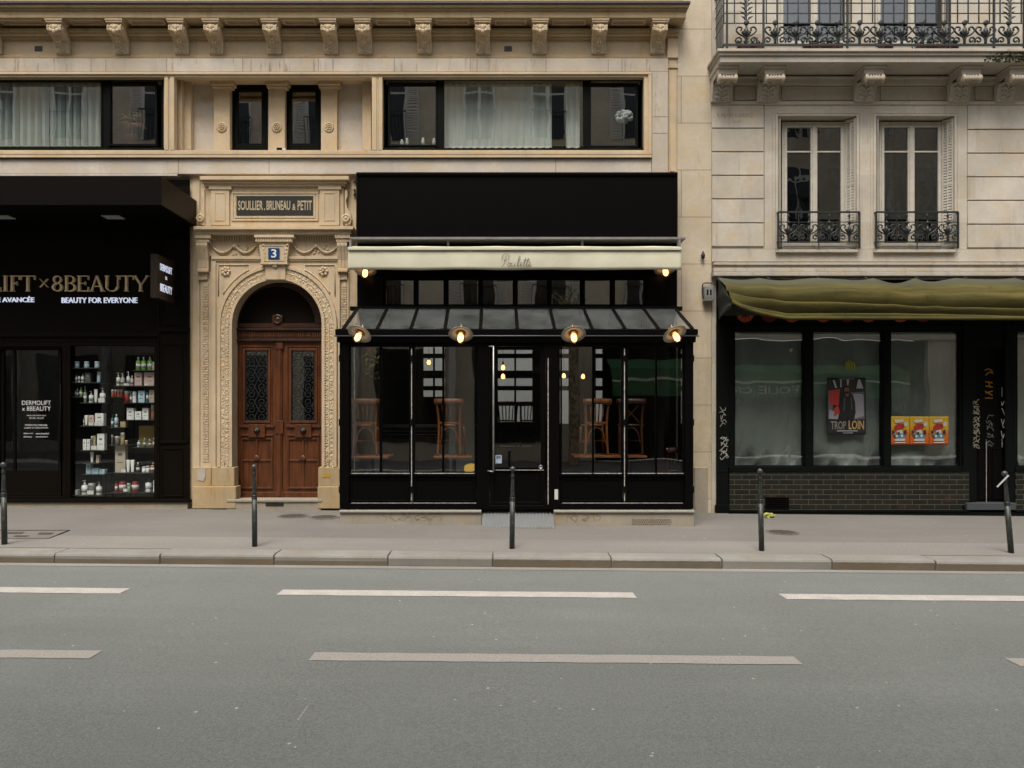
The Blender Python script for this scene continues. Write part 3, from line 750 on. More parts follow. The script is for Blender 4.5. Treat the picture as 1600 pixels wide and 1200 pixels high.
# ================================================================ PORTAL
Pp = MB()                                              # plain flanking wall faces, frieze and spandrels
cx_, cy_, r_in, r_out = 432.5, 507, 70, 92
def arc(r, Y, a0=180, a1=0, n=28, cx=cx_, cy=cy_): return [(cx+r*math.cos(R(a0+(a1-a0)*k/n)), cy-r*math.sin(R(a0+(a1-a0)*k/n))) for k in range(n+1)]
YP = YW-.05
outer = arc(r_in, YP)
for (a, b) in zip(outer[:-1], outer[1:]):              # spandrel wall above the arch, block by block
    Pp.fp([a, b, (b[0], 400), (a[0], 400)], YP, .05)
Pp.fb(330, 400, cx_-r_in, cy_, YP, .05); Pp.fb(cx_+r_in, 400, 531, cy_, YP, .05)
Pp.fb(330, cy_, cx_-r_in, 732, YP, .05); Pp.fb(cx_+r_in, cy_, 531, 732, YP, .05)
portal = Pp.build('portal', M['ochre'], T)
mb = MB()                                              # intrados / reveal
def ring(mb, r0, r1, Y, dep, n=28):
    A, B = arc(r0, Y, n=n), arc(r1, Y, n=n)
    for k in range(n): mb.fp([A[k], A[k+1], B[k+1], B[k]], Y, dep)
YD = YW+.18
for (a, b) in zip(outer[:-1], outer[1:]):
    A = [(X(p[0],YP), Z(p[1],YP)) for p in (a, b)]
    mb.add([(A[0][0],YP+.001,A[0][1]),(A[1][0],YP+.001,A[1][1]),(A[1][0],YD+.1,A[1][1]),(A[0][0],YD+.1,A[0][1])], [(0,1,2,3)], True)
for px in (cx_-r_in, cx_+r_in):
    x = X(px, YP); mb.add([(x,YP+.001,Z(cy_,YP)),(x,YD+.1,Z(cy_,YP)),(x,YD+.1,0),(x,YP+.001,0)], [(0,1,2,3)])
mb.build('reveal', M['ochre'], portal)
mb = MB(); ring(mb, 75, 88, YP-.035, .035); mb.fb(cx_-88, cy_, cx_-75, 730, YP-.035, .035); mb.fb(cx_+75, cy_, cx_+88, 730, YP-.035, .035)
mb.build('carved_archivolt', M['ochre_carved'], portal)
mb = MB()
for r0, r1, e in ((70.2, 74.8, .05), (88.2, 93.5, .055)):
    ring(mb, r0, r1, YP-e, e); mb.fb(cx_-r1, cy_, cx_-r0, 730, YP-e, e); mb.fb(cx_+r0, cy_, cx_+r1, 730, YP-e, e)
mb.build('arch_moulding', M['ochre'], portal, .004)
mb = MB()                                              # bead-and-dart studs along the arch
for k in range(54):
    a = R(180-180*(k+.5)/54); mb.ball((X(cx_+75.5*math.cos(a),YP-.05), YP-.04, Z(cy_-75.5*math.sin(a),YP-.05)), .012, 6)
for k in range(58):
    py = cy_+3+k*3.8
    for sx in (-1, 1): mb.ball((X(cx_+sx*75.5,YP-.05), YP-.04, Z(py,YP-.05)), .012, 6)
mb.build('bead_row', M['ochre'], portal)
mb = MB(); mb.tube([(X(p[0],YP-.04), YP-.034, Z(p[1],YP-.04)) for p in [(cx_-81.5, 728-k*11+0) for k in range(21)]+[(cx_+81.5*math.cos(R(180-6*k)), cy_-81.5*math.sin(R(180-6*k))) for k in range(31)]+[(cx_+81.5, 508+k*11) for k in range(21)]], .009, 5); rr = random.Random(21)                      # leaf scrolls carved up the arch band
def leafs(px, py, flip):
    for k in range(2):
        sx = -1 if (k+flip) % 2 else 1
        c = (X(px+sx*3.2, YP-.04), YP-.036, Z(py+k*2.4, YP-.04)); mb.ball(c, .016, 6, 1.3, .9, .3)
for k in range(30):
    a = 180-180*(k+.5)/30; leafs(cx_+81.5*math.cos(R(a)), cy_-81.5*math.sin(R(a)), k)
for k in range(30):
    leafs(cx_-81.5, cy_+4+k*7.4, k); leafs(cx_+81.5, cy_+4+k*7.4, k)
mb.build('leaf_scroll', M['ochre'], portal)
# outer pilasters of the portal
mb = MB()
for a, b in ((313, 330), (531, 545)):
    mb.fb(a, 425, b, 732, YW-.03, .03); mb.fb(a+4, 440, b-4, 722, YW-.038, .008)
mb.fb(300.5, 272, 312, 732, YW-.018, .018)
mb.build('outer_pilaster', M['ochre'], portal, .004)
mb = MB()
for a, b in ((317.5, 325.5), (534.5, 541.5)):
    for k in range(70): mb.fb(a, 446+k*3.9, b, 448.2+k*3.9, YW-.044, .006)
mb.build('carved_strip', M['ochre_carved'], portal)
# plinths
mb = MB()
for a, b in ((301, 330), (330.4, 366), (497, 531)):
    e = .10 if a != 301 else .06
    mb.fb(a, 730, b, 760, YW-e, e+.10); mb.fb(a-1, 760, b+2.5, 795, YW-e-.03, e+.13)
mb.build('plinth', M['plinth'] if 0 else M['ochre_dirty'], portal, .01)
# cornices, attic and name-sign frame
mb = MB()
mb.fb(312, 275, 545, 281, YW-.17, .17); mb.fb(315, 281.2, 542, 286, YW-.13, .13); mb.fb(318, 286.2, 539, 290, YW-.10, .10)
mb.fb(302, 353.5, 552, 358.5, YW-.23, .23); mb.fb(305, 358.7, 549, 365.5, YW-.18, .18)
mb.build('moulded_cornice', M['ochre'], portal, .006)
mb = MB(); mb.fb(320, 290.3, 537, 353.3, YW-.05, .05)
mb.fb(329, 296, 358, 352, YW-.085, .035); mb.fb(500, 296, 530, 352, YW-.085, .035)
mb.fb(326, 290.2, 361, 295.8, YW-.10, .05); mb.fb(497, 290.2, 533, 295.8, YW-.10, .05)
frame_fb(mb, 361.5, 300, 497, 345, 2.6, YW-.065, .016); frame_fb(mb, 366, 304, 492.5, 340.5, 2.4, YW-.06, .011)
frame_fb(mb, 335, 301, 352, 345, 1.4, YW-.092, .008); frame_fb(mb, 506, 301, 523, 345, 1.4, YW-.092, .008)
mb.build('attic', M['ochre'], portal, .003)
for sx, px in ((-1, 319.5), (1, 538.5)):               # side volutes of the attic
    mb = MB(); prof = [(px, 297), (px+sx*4.5, 297), (px+sx*4.5, 306), (px+sx*2, 314), (px+sx*4, 325), (px+sx*9, 334), (px+sx*11, 342), (px+sx*9, 350), (px, 352.8)]
    mb.fp(prof, YW-.08, .08); mb.lathe([(.07,0),(.07,.02),(.045,.03),(.035,.015),(.02,.03),(1e-4,.034)], (X(px+sx*3.5,YW), YW-.08, Z(343,YW)), 16, Matrix.Rotation(R(90),3,'X'))
    mb.build('volute', M['ochre'], portal, .004)
mb = MB(); mb.fb(313, 365.7, 540, 400, YW-.045, .045); mb.fb(330, 400.2, 531, 405, YW-.085, .04); mb.fb(334, 405.2, 527, 408, YW-.07, .02)
mb.fb(330, 408, 337, 730, YW-.075, .03); mb.fb(528,408,531,730,YW-.075,.03)
mb.build('frieze', M['ochre'], portal, .003)
mb = MB()                                              # tongue-and-dart row
px = 332
while px < 530:
    if not 396 < px < 458: mb.fb(px, 368, px+2.3, 376.5, YW-.075, .03)
    px += 3.9
mb.build('dentil_row', M['ochre'], portal, .002)
for g0 in (331, 459):                                  # garlands hung from a central boss
    mb = MB(); Yg = YW-.062
    for a, b in ((g0, g0+34), (g0+36, g0+69)):
        pts = [(X(a+(b-a)*k/12,Yg), Yg, Z(383+12*math.sin(math.pi*k/12)**.8 if 0 < k < 12 else 383, Yg)) for k in range(13)]
        mb.tube(pts, [.012+.012*math.sin(math.pi*k/12) for k in range(13)], 6)
    mb.ball((X(g0+35,Yg), Yg, Z(385,Yg)), .032, 10)
    rr = random.Random(g0)
    for k in range(14): mb.ball((X(g0+rr.uniform(3,66),Yg), Yg+.012, Z(rr.uniform(381,398),Yg)), .016, 6)
    mb.build('garland', M['ochre'], portal)
for px in (352.5, 505):
    mb = MB(); c = (X(px,YP-.02), YP-.012, Z(424,YP)); mb.ball((c[0],c[1]-.01,c[2]), .026, 8)
    for k in range(7):
        a = k*6.283/7; mb.ball((c[0]+.055*math.cos(a), c[1], c[2]+.055*math.sin(a)), .032, 8, 1, 1, .5)
    mb.build('rosette', M['ochre'], portal)
mb = MB()                                              # sunk spandrel triangles' mouldings
for sx in (-1, 1):
    q = [(cx_+sx*88, 416), (cx_+sx*50, 416)] if 0 else [(cx_+sx*90, 415), (cx_+sx*54, 415)]
    P3 = lambda p: (X(p[0],YP), YP-.004, Z(p[1],YP))
    pts = [P3((cx_+sx*91, 462)), P3((cx_+sx*91, 414)), P3((cx_+sx*44, 414))]
    mb.tube(pts, .012, 6); arcp = [P3((cx_+96*math.cos(R(a))*sx, cy_-96*math.sin(R(a)))) for a in range(30, 64, 3)]
    mb.tube(arcp, .012, 6)
mb.build('spandrel_moulding', M['ochre'], portal)
for px0, px1 in ((304, 329), (523, 547)):             # long side consoles
    mb = MB(); mb.fb(px0, 366, px1, 372, YW-.17, .17); mb.fb(px0+2, 372.2, px1-2, 378, YW-.15, .15)
    x0, x1 = X(px0+4,YW-.1), X(px1-4,YW-.1); zt = Z(378,YW-.1); zb = Z(426,YW-.06)
    mb.prism_x([(YW, zt), (YW-.14, zt), (YW-.15, zt-.07), (YW-.12, zt-.16), (YW-.085, zt-.30), (YW-.075, zb+.06), (YW-.11, zb+.05), (YW-.11, zb+.005), (YW-.06, zb), (YW, zb)], x0, x1)
    for k in (1, 2): 
        xm = x0+(x1-x0)*k/3; mb.prism_x([(YW-.10, zt-.02), (YW-.157, zt-.03), (YW-.157, zt-.07), (YW-.128, zt-.16), (YW-.093, zt-.30), (YW-.083, zb+.08), (YW-.05, zb+.08)], xm-.012, xm+.012)
    o_ = mb.build('console', M['ochre'], portal, .003)
    mb = MB(); mb.fb(px0+5, 426.4, px1-5, 437, YW-.06, .06); mb.build('carved_drop', M['ochre_carved'], o_)
mb = MB()                                              # keystone
mb.fb(397, 366.5, 459, 371, YW-.20, .2); mb.fb(399.5, 371.2, 456.5, 378, YW-.175, .175)
mb.fp([(404, 378.3), (452, 378.3), (448, 409), (408, 409)], YW-.15, .15); mb.fb(407, 409.2, 449, 413, YW-.165, .165)
frame_fb(mb, 412.5, 383, 444.5, 408, 1.4, YW-.158, .008)
key = mb.build('keystone', M['ochre'], portal, .003)
mb = MB(); mb.fb(414.5, 413.4, 446, 437, YW-.12, .28); mb.build('keystone_block', M['ochre'], key, .006)
mb = MB(); px = 399
while px < 456: mb.fb(px, 371.6, px+2.2, 377.5, YW-.186, .012); px += 3.8
mb.build('dart_row', M['ochre'], key, .002)
mb = MB(); mb.ball((X(430,YW-.13), YW-.125, Z(415.5,YW-.13)), .05, 10, .7, 1.2, .6)
for sx in (-1,1):
    for k in range(4): mb.ball((X(430+sx*(18.5-k*.9),YW-.15), YW-.14, Z(383+k*6,YW-.15)), .028-.003*k, 8)
mb.build('scroll', M['ochre'], key)
# house number and name plate
t = thing('house_number_sign', 'small square blue enamel plate with white 3 on the keystone', 'sign', (X(427.5,YW-.17), YW-.17, Z(404,YW-.17)))
MB().fb(419, 387.5, 436.5, 404.5, YW-.166, .008).build('plate', M['enamel_blue'], t, .002)
text('number', '3', (423.8, 389.5, 432, 402.5), YW-.167, M['letter_white'], t, bold=.012)
t = thing('name_sign', 'long black plate with gold capital lettering above the arched doorway', 'sign', (X(429,YW-.06), YW-.06, Z(335,YW-.06)))
MB().fb(369.5, 306.5, 489, 336, YW-.062, .012).build('plate', M['sign_black'], t, .002)
for s_, a, b, y0, y1 in (('SOULLIER', 372, 411, 313.5, 328.5), (',', 412.6, 414, 325.5, 329.5), ('BRUNEAU', 416.5, 453.5, 313.5, 328.5), ('&', 457, 462, 318.5, 328.5), ('PETIT', 465, 487.5, 313.5, 328.5)):
    text('lettering', s_, (a, y0, b, y1), YW-.063, M['sign_gold'], t, bold=.02)

# --- the door
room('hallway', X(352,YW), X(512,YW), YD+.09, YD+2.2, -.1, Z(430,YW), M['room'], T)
door = MB()
Yd = YD
A = arc(70, Yd)
for k in range(28): pass
door.fb(360, 516, 505, 530, Yd, .12); door.fb(363, 512.5, 502, 516, Yd-.04, .1); door.fb(363, 529.8, 502, 533, Yd-.03, .1)
D = door.build('door', M['door_dark'], T, .004)
mb = MB(); pts = arc(74, Yd+.06, n=24); mb.fp([(358.5, 517)] + pts + [(506.5, 517)], Yd+.05, .03)
mb.build('tympanum', paint('dark_tympanum', (.022,.014,.009), .6, .02), D)
mb = MB(); ring(mb, 60, 72, Yd+.01, .04); mb.fb(363, 505, 505, 512, Yd+.01, .04)
mb.fb(425, 492, 442, 513, Yd+.0, .04); mb.lathe([(.085,0),(.085,.02),(.06,.03),(.05,.01),(.03,.02),(1e-4,.03)], (X(434,Yd), Yd, Z(499,Yd)), 18, Matrix.Rotation(R(90),3,'X'))
mb.build('fanlight_frame', M['door_dark'], D, .003)
mb = MB(); px = 366
while px < 500: mb.fb(px, 519.5, px+2, 526, Yd-.012, .014); px += 3.8
mb.build('dentil_row', M['door_wood'], D, .001)
for k, (a, b, g0, g1) in enumerate(((366, 435.8, 383.5, 418.5), (436.8, 502, 455.5, 491.5))):
    mb = MB()                                          # leaf built of rails and stiles round its glass
    mb.fb(a, 533.2, b, 548, Yd+.02, .05); mb.fb(a, 659, b, 778, Yd+.02, .05)
    mb.fb(a, 548, g0, 659, Yd+.02, .05); mb.fb(g1, 548, b, 659, Yd+.02, .05)
    leaf = mb.build('door_leaf', M['door_wood'], D, .003)
    mb = MB(); frame_fb(mb, g0-4, 544, g1+4, 661, 3.4, Yd-.004, .03); frame_fb(mb, g0-7.5, 540.5, g1+7.5, 664.5, 2.0, Yd+.006, .02)
    ca = (g0+g1)/2
    frame_fb(mb, ca-25, 684, ca+25, 764, 3, Yd-.002, .03); mb.fb(ca-1.5, 687, ca+1.5, 761, Yd+.004, .02); mb.fb(ca-22, 718, ca+22, 721, Yd+.004, .02)
    mb.fb(ca-27, 664.6, ca+27, 668, Yd-.012, .04); mb.fb(ca-25, 678.5, ca+25, 681.5, Yd-.012, .04); mb.fb(ca-13, 663, ca+13, 683.5, Yd-.03, .05)
    mb.lathe([(.05,0),(.05,.015),(.03,.02),(1e-4,.022)], (X(ca,Yd), Yd, Z(716,Yd)), 14, Matrix.Rotation(R(90),3,'X'))
    mb.fb(a+3, 769, b-3, 777.5, Yd-.005, .03)
    mb.build('panel_moulding', M['door_wood'], leaf, .003)
    MB().fb(g0-.5, 547.5, g1+.5, 659.5, Yd+.04, .006).build('pane', M['glass_dark'], leaf)
    mb = MB(); Yg = Yd+.032; rr = random.Random(5)      # cast iron grille of scrolls
    def sp(cx, cy, r, t0, t1, turns=1.4, n=16):
        return [(X(cx+(r*(1-.75*i/n))*math.cos(t0+(t1-t0)*i/n*turns), Yg), Yg, Z(cy-(r*(1-.75*i/n))*math.sin(t0+(t1-t0)*i/n*turns), Yg)) for i in range(n+1)]
    for row, cy in enumerate(range(556, 656, 12)):
        for sx in (-1, 1):
            mb.tube(sp(ca+sx*8.5, cy, 7.2, 0 if sx > 0 else 3.14, (6.28 if sx > 0 else -3.14) if row % 2 else (-6.28 if sx > 0 else 9.42)), .007, 4)
            mb.ball((X(ca+sx*15,Yg), Yg, Z(cy+6,Yg)), .013, 6)
        mb.tube([(X(ca,Yg), Yg, Z(cy-6,Yg)), (X(ca+(3 if row % 2 else -3),Yg), Yg-.005, Z(cy,Yg)), (X(ca,Yg), Yg, Z(cy+6,Yg))], .007, 4)
    for px in (g0+.8, g1-.8): mb.bar((X(px,Yg),Yg,Z(549,Yg)), (X(px,Yg),Yg,Z(658,Yg)), .012)
    for py in (549.5, 572, 657): mb.bar((X(g0,Yg),Yg,Z(py,Yg)), (X(g1,Yg),Yg,Z(py,Yg)), .010)
    mb.build('grille', flat('grille_iron', (.012,.013,.012), .5), leaf)
    c = (X(ca,Yd-.05), Yd-.03, Z(673,Yd)); mb = MB()
    mb.lathe([(.05,0),(.055,.01),(.03,.02),(.018,.035),(.032,.055),(.026,.075),(1e-4,.08)], c, 14, Matrix.Rotation(R(90),3,'X'))
    mb.build('knob', M['iron'], leaf)
mb = MB(); mb.fb(432, 533.4, 440.5, 778, Yd-.008, .03); mb.fb(434, 536, 438.5, 775, Yd-.02, .015); mb.fb(430.5, 536, 442, 545, Yd-.03, .03); mb.fb(431, 657, 442, 678, Yd-.025, .03)
mb.build('astragal', M['door_wood'], D, .003)
mb = MB()
mb.box(X(356,YW-.06), X(503,YW-.06), YW-.12, Yd+.12, gz(-4,YW)-.02, Z(782,YW)); mb.fb(354, 780.5, 503.5, 785, YW-.14, .3)
mb.build('doorstep', M['plinth'], T, .01)
mb = MB(); mb.fb(415, 786, 443, 791, YW-.125, .01); mb.build('step_vent', M['iron'], T)
# torn paper and stickers on the plinth
o_ = MB().fp([(308,733),(320,731),(321,744),(318,752),(308,750)], YW-.068, .003).build('torn_notice', flat('torn_paper', (.42,.38,.32), .8)); tag(o_, 'torn pale paper pasted on the left plinth of the arched doorway', 'paper')
mb = MB(); mb.fb(503.5, 739.5, 509, 746, YW-.106, .003); mb.fb(509.8, 739.5, 515.5, 746, YW-.106, .003)
tag(mb.build('yellow_mark', flat('yellow_paint', (.42,.27,.03), .7)), 'yellow stencilled mark on the right plinth of the arched doorway', 'marking')
# little hooks on the stone beside the fascia
mb = MB()
for py in (284, 298, 305): mb.ball((X(554,YW-.04), YW-.03, Z(py,YW)), .022, 8, 1, 1, 1.4)
mb.build('wall_fixing', M['iron'], T)
t = MB().lathe([(.012,0),(.03,.02),(.034,.06),(.02,.10),(.012,.13)], (X(1098.5,YW-.06), YW-.06, Z(406,YW)), 12).build('wall_bell', M['iron']); tag(t, 'tiny dark bell-shaped fixture on the pale stone pier', 'fixture')
# ================================================================ LEFT SHOP (beauty shop)
BS = thing('shopfront', 'black beauty shop front with gold lettering and deep boxed canopy', 'shopfront', (X(120,YW), YW, .08))
YS = YW-.04
mb = MB(); wall(mb, (LX, 290, 297, 783), [(LX+20, 545, -14, 783), (-4, 545, 99, 779), (110, 540, 244, 781)], YS, .14)
mb.build('front_panel', M['brown_black'], BS)
mb = MB()                                              # pilasters and mouldings
for (a, b) in ((246, 296),):
    mb.fb(a, 355, a+3, 780, YS-.02, .02); mb.fb(b-3.5, 355, b, 780, YS-.02, .02)
    frame_fb(mb, a+7, 372, b-9, 508, 2, YS-.012, .012); frame_fb(mb, a+6, 537, b-10, 690, 2, YS-.012, .012); frame_fb(mb, a+6, 700, b-10, 776, 2, YS-.012, .012)
    mb.fb(a, 512, b, 518, YS-.035, .035); mb.fb(a, 689, b, 693, YS-.02, .02)
mb.fb(LX, 519, 246, 526, YS-.03, .03); mb.fb(LX, 531, 246, 534, YS-.02, .02)
frame_fb(mb, 104.5, 534.5, 245.8, 783, 5.2, YS-.025, .025); frame_fb(mb, -12, 534.5, 104.3, 783, 7, YS-.025, .025)
mb.build('moulding', M['brown_black'], BS, .003)
mb = MB(); mb.fb(LX, 781, 296, 785, YW-.13, .13); o_ = mb.build('sill', M['brown_black'], BS, .003)
mb = MB(); mb.fb(LX, 785, 293, 797, YW-.10, .12); mb.build('base_course', M['plinth'], BS, .006)
# boxed canopy
YCB = 10.95
cb = MB(); cb.fb(LX, 275.5, 252, 320, YCB, YW-YCB-.002)
can = cb.build('canopy', M['brown_sheen'], BS, .004)  # lighter brown than the front: the side's shiny reflection put into the colour
mb = MB(); mb.fb(LX, 275.3, 252.2, 320.2, YCB-.004, .004); mb.build('canopy_fascia', paint('canopy_front_black', (.010,.007,.005), .6, .05), can)
mb = MB(); zc = Z(320.2, YCB)-.003; mb.box(X(LX,YCB), X(251.5,YCB), YCB+.01, YW-.03, zc-.002, zc); mb.build('soffit', M['black2'], can)
for px in (-170, 5, 177):
    xx = X(px, 11.6); mb = MB(); mb.box(xx-.14, xx+.14, 11.5, 11.7, zc-.014, zc-.002); f_ = mb.build('downlight', flat('diffuser_grey', (.35,.36,.35), .5), can, .002)
# lettering, gold 3D serif capitals
def serif(ch, w, h, t=.135, th=.045):
    """list of outlines (x,y) for a high-contrast serif capital in a w x h box"""
    P = []
    def rect(x0, y0, x1, y1): P.append([(x0,y0),(x1,y0),(x1,y1),(x0,y1)])
    def foot(xc, y, half=None): 
        half = half or t*.95; rect(xc-half, y, xc+half, y+th*.8)
    def ringseg(cx, cy, rx, ry, a0, a1, tv, tht, n=18):
        for k in range(n):
            q = []
            for (i, o_) in ((k,0),(k+1,0),(k+1,1),(k,1)):
                a = R(a0+(a1-a0)*i/n); ca, sa = math.cos(a), math.sin(a)
                q.append((cx+(rx-(tv if o_ else 0))*ca, cy+(ry-(tht if o_ else 0))*sa))
            P.append(q)
    H = h
    if ch == 'I':
        rect(w/2-t/2, 0, w/2+t/2, H); foot(w/2, 0); foot(w/2, H-th*.8)
    elif ch == 'F' or ch == 'E':
        rect(t*.45, 0, t*1.45, H); foot(t*.95, 0); rect(0, H-th, w, H); rect(w-th, H-.26*H, w, H-th); rect(t*1.45, H*.49, w*.72, H*.49+th); rect(w*.72-th*.8, H*.40, w*.72, H*.62)
        if ch == 'E': rect(t*1.45, 0, w, th); rect(w-th, th, w, .27*H)
    elif ch == 'T':
        rect(w/2-t/2, 0, w/2+t/2, H-th); foot(w/2, 0); rect(0, H-th, w, H); rect(0, H*.74, th, H-th); rect(w-th, H*.74, w, H-th)
    elif ch == 'A':
        P.append([(w*.52,H),(w*.40,H*.98),(w*.80-t*.35,0),(w*.80+t*.75,0)]); P.append([(w*.46,H*.94),(w*.42,H*.98),(w*.10,0),(w*.16,0)])
        rect(w*.24, H*.30, w*.72, H*.30+th); foot(w*.13, 0, t*.8); foot(w*.80+t*.2, 0, t*1.0)
    elif ch == 'Y':
        P.append([(w*.06,H),(w*.06+t*1.1,H),(w*.5+t*.5,H*.42),(w*.5-t*.5,H*.42)]); P.append([(w*.88,H),(w*.94,H),(w*.5+t*.5,H*.42),(w*.5+t*.15,H*.42)])
        rect(w*.5-t/2, 0, w*.5+t/2, H*.42); foot(w*.5, 0); foot(w*.06+t*.5, H-th*.8); foot(w*.91, H-th*.8, t*.7)
    elif ch == 'U':
        rect(t*.45, H*.30, t*1.45, H); rect(w-t*.65-th*.5, H*.30, w-t*.65+th*.5, H); ringseg((t*.45+w-t*.65+th*.5)/2, H*.30, (w-t*.65+th*.5-t*.45)/2, H*.30, 180, 360, t*.75, th); foot(t*.95, H-th*.8); foot(w-t*.65, H-th*.8, t*.7)
    elif ch == 'B':
        rect(t*.45, 0, t*1.45, H); rect(0, 0, t*2, th*.8); rect(0, H-th*.8, t*2, H)
        ringseg(w*.45, H*.75, w*.46, H*.25, -90, 90, t, th); ringseg(w*.45, H*.265, w*.54, H*.265, -90, 90, t*1.05, th)
        rect(t*1.45, H-th, w*.45, H); rect(t*1.45, H*.5, w*.45, H*.5+th); rect(t*1.45, 0, w*.45, th)
    elif ch == '8':
        ringseg(w*.5, H*.755, w*.40, H*.245, 0, 360, t*.8, th, 28); ringseg(w*.5, H*.265, w*.48, H*.265, 0, 360, t, th, 28)
    elif ch == 'L':
        rect(t*.45, 0, t*1.45, H); foot(t*.95, 0); foot(t*.95, H-th*.8); rect(t*1.45, 0, w, th); rect(w-th, th, w, .27*H)
    elif ch == 'x':
        P.append([(0,0),(.07,0),(w,H),(w-.07,H)]); P.append([(w-.07,0),(w,0),(.07,H),(0,H)])
    return P
YL = YS-.045
def letters(seq, Y, m, parent, y0=430.5, y1=455):
    H = Z(y0,Y)-Z(y1,Y)
    for ch, a, b in seq:
        if ch == 'x': ya, yb = 435.5, 448.5
        else: ya, yb = y0, y1
        x0, x1, z0, z1 = X(a,Y), X(b,Y), Z(yb,Y), Z(ya,Y); h = z1-z0
        mb = MB(); e = 0
        for poly in serif(ch, (x1-x0)/h, 1.0, .135 if ch != 'x' else .1):
            mb.prism([(x0+p[0]*h, z0+p[1]*h) for p in poly], Y-e, Y+.045); e = (e+.00037) % .004
        mb.build('letter', m, parent)
letters([('L',-18,0),('I',3.5,11.5),('F',15,30),('T',31,54),('x',61,74),('8',80.5,97.5),('B',100,118.5),('E',120,138),('A',139,164),('U',163,185.5),('T',185.5,208),('Y',206,232)], YL, M['gold'], BS)
text('small_lettering', 'BEAUTY FOR EVERYONE', (97, 465, 215, 473.6), YS-.03, M['lit'], BS, bold=.006, ext=.01)
text('small_lettering', 'MÉDECINE ESTHÉTIQUE AVANCÉE', (-118, 463, 54, 473.6), YS-.03, M['lit'], BS, bold=.006, ext=.01)
# projecting blade sign
t = thing('blade_sign', 'small black projecting sign with white lettering at the corner of the beauty shop', 'sign', (X(272,YW), YW-.4, 3.4))
xs = X(245, 11.45); z0, z1 = Z(465, 11.45), Z(396.5, 11.45)
MB().box(xs-.10, xs, 11.45, 12.08, z0, z1).build('panel', flat('sign_brown', (.020,.012,.008), .3), t, .004)
MB().box(xs-.08, xs-.03, 12.08, YS, z1-.12, z1-.06).box(xs-.08, xs-.03, 12.08, YS, z0+.08, z0+.14).build('arm', M['black2'], t)
def side_text(s_, y0, y1, z0, z1, x, m, parent):
    cu = bpy.data.curves.new('t', 'FONT'); cu.body = s_; cu.extrude = .003; cu.offset = .0
    to = bpy.data.objects.new('t', cu); C.objects.link(to); me = bpy.data.meshes.new_from_object(to.evaluated_get(bpy.context.evaluated_depsgraph_get()))
    bpy.data.objects.remove(to); bpy.data.curves.remove(cu)
    xs_ = [v.co.x for v in me.vertices]; ys_ = [v.co.y for v in me.vertices]; org = Vector(parent['_org'])
    for v in me.vertices:
        v.co = Vector((x+v.co.z+.003, y0+(y1-y0)*(v.co.x-min(xs_))/(max(xs_)-min(xs_)), z0+(z1-z0)*(v.co.y-min(ys_))/(max(ys_)-min(ys_)))) - org
    me.materials.clear(); me.materials.append(m); o = bpy.data.objects.new('lettering', me); C.objects.link(o); o.parent = parent; o['_org'] = tuple(org)
H_ = z1-z0
side_text('DERMOLIFT', 11.56, 11.97, z0+H_*.66, z0+H_*.82, xs, M['lit'], t)
side_text('x', 11.73, 11.80, z0+H_*.49, z0+H_*.56, xs, M['lit'], t)
side_text('8BEAUTY', 11.56, 11.97, z0+H_*.18, z0+H_*.36, xs, M['lit'], t)
# door and display window
dd = MB(); frame_fb(dd, 1, 540, 95.5, 778, 5, YS+.04, .05, 7); dd.fb(6, 735, 90.5, 771, YS+.045, .04); dd.fb(20, 547, 24, 735, YS+.042, .04)
dr = dd.build('door', M['brown_black'], BS, .003); pane('pane', 5.5, 546.5, 91, 736, YS+.06, dr, 'glass_display')
MB().tube([(X(98,YS), YS-.06, Z(600,YS)), (X(98,YS), YS-.06, Z(720,YS))], .012).build('handle', M['black2'], dr)
text('door_lettering', 'DERMOLIFT', (34.5, 626, 79.5, 632.8), YS+.049, M['letter_white'], dr, bold=0, ext=.001)
text('door_lettering', 'x 8BEAUTY', (34.5, 635, 79.5, 642), YS+.049, M['letter_white'], dr, bold=0, ext=.001)
for s_, r_ in (('MÉDECINE ESTHÉTIQUE', (42,648,72,650.4)), ('10 h 30 - 19 h 30', (46,652,68,654.6)), ('SOINS DU VISAGE', (39,663,74,665.6)), ('LASER ET ÉPILATION', (38,667,75,669.6))):
    text('door_lettering', s_, r_, YS+.052, M['letter_white'], dr, ext=.001)
for s_, r_ in (('@dermolift', (37,676,52,678.6)), ('www.dermolift.fr', (56,676,77,678.6)), ('@8beauty', (37,681.3,50,683.9)), ('www.8beauty.fr', (56,681.3,75,683.9))):
    text('door_lettering', s_, r_, YS+.052, M['letter_white'], dr, ext=.001)
dw = MB(); frame_fb(dw, 108, 537.5, 245, 781, 3, YS+.03, .05); dwin = dw.build('display_window', M['brown_black'], BS, .003)
pane('pane', 110.5, 540, 243, 779, YS+.05, dwin, 'glass_display')
pane('pane', LX+20, 545, -14, 781, YS+.05, BS, 'glass_display')
# shop interior
room('interior', X(LX,YW), X(256,YW), YW+.11, YW+4.2, .12, 4.6, M['room_mid'], BS)
mb = MB(); mb.box(X(108,YW), X(111,YW), YW+.12, YW+.95, .13, 3.2); mb.box(X(108,YW), X(252,YW), YW+.95, YW+1.0, .13, 3.2); mb.box(X(245,YW), X(252,YW), YW+.12, YW+.95, .13, 3.2); mb.box(X(108,YW), X(252,YW), YW+.12, YW+.95, .125, Z(781,YW))
mb.build('display_backing', flat('display_black', (.010,.010,.010), .5), BS)
mb = MB(); 
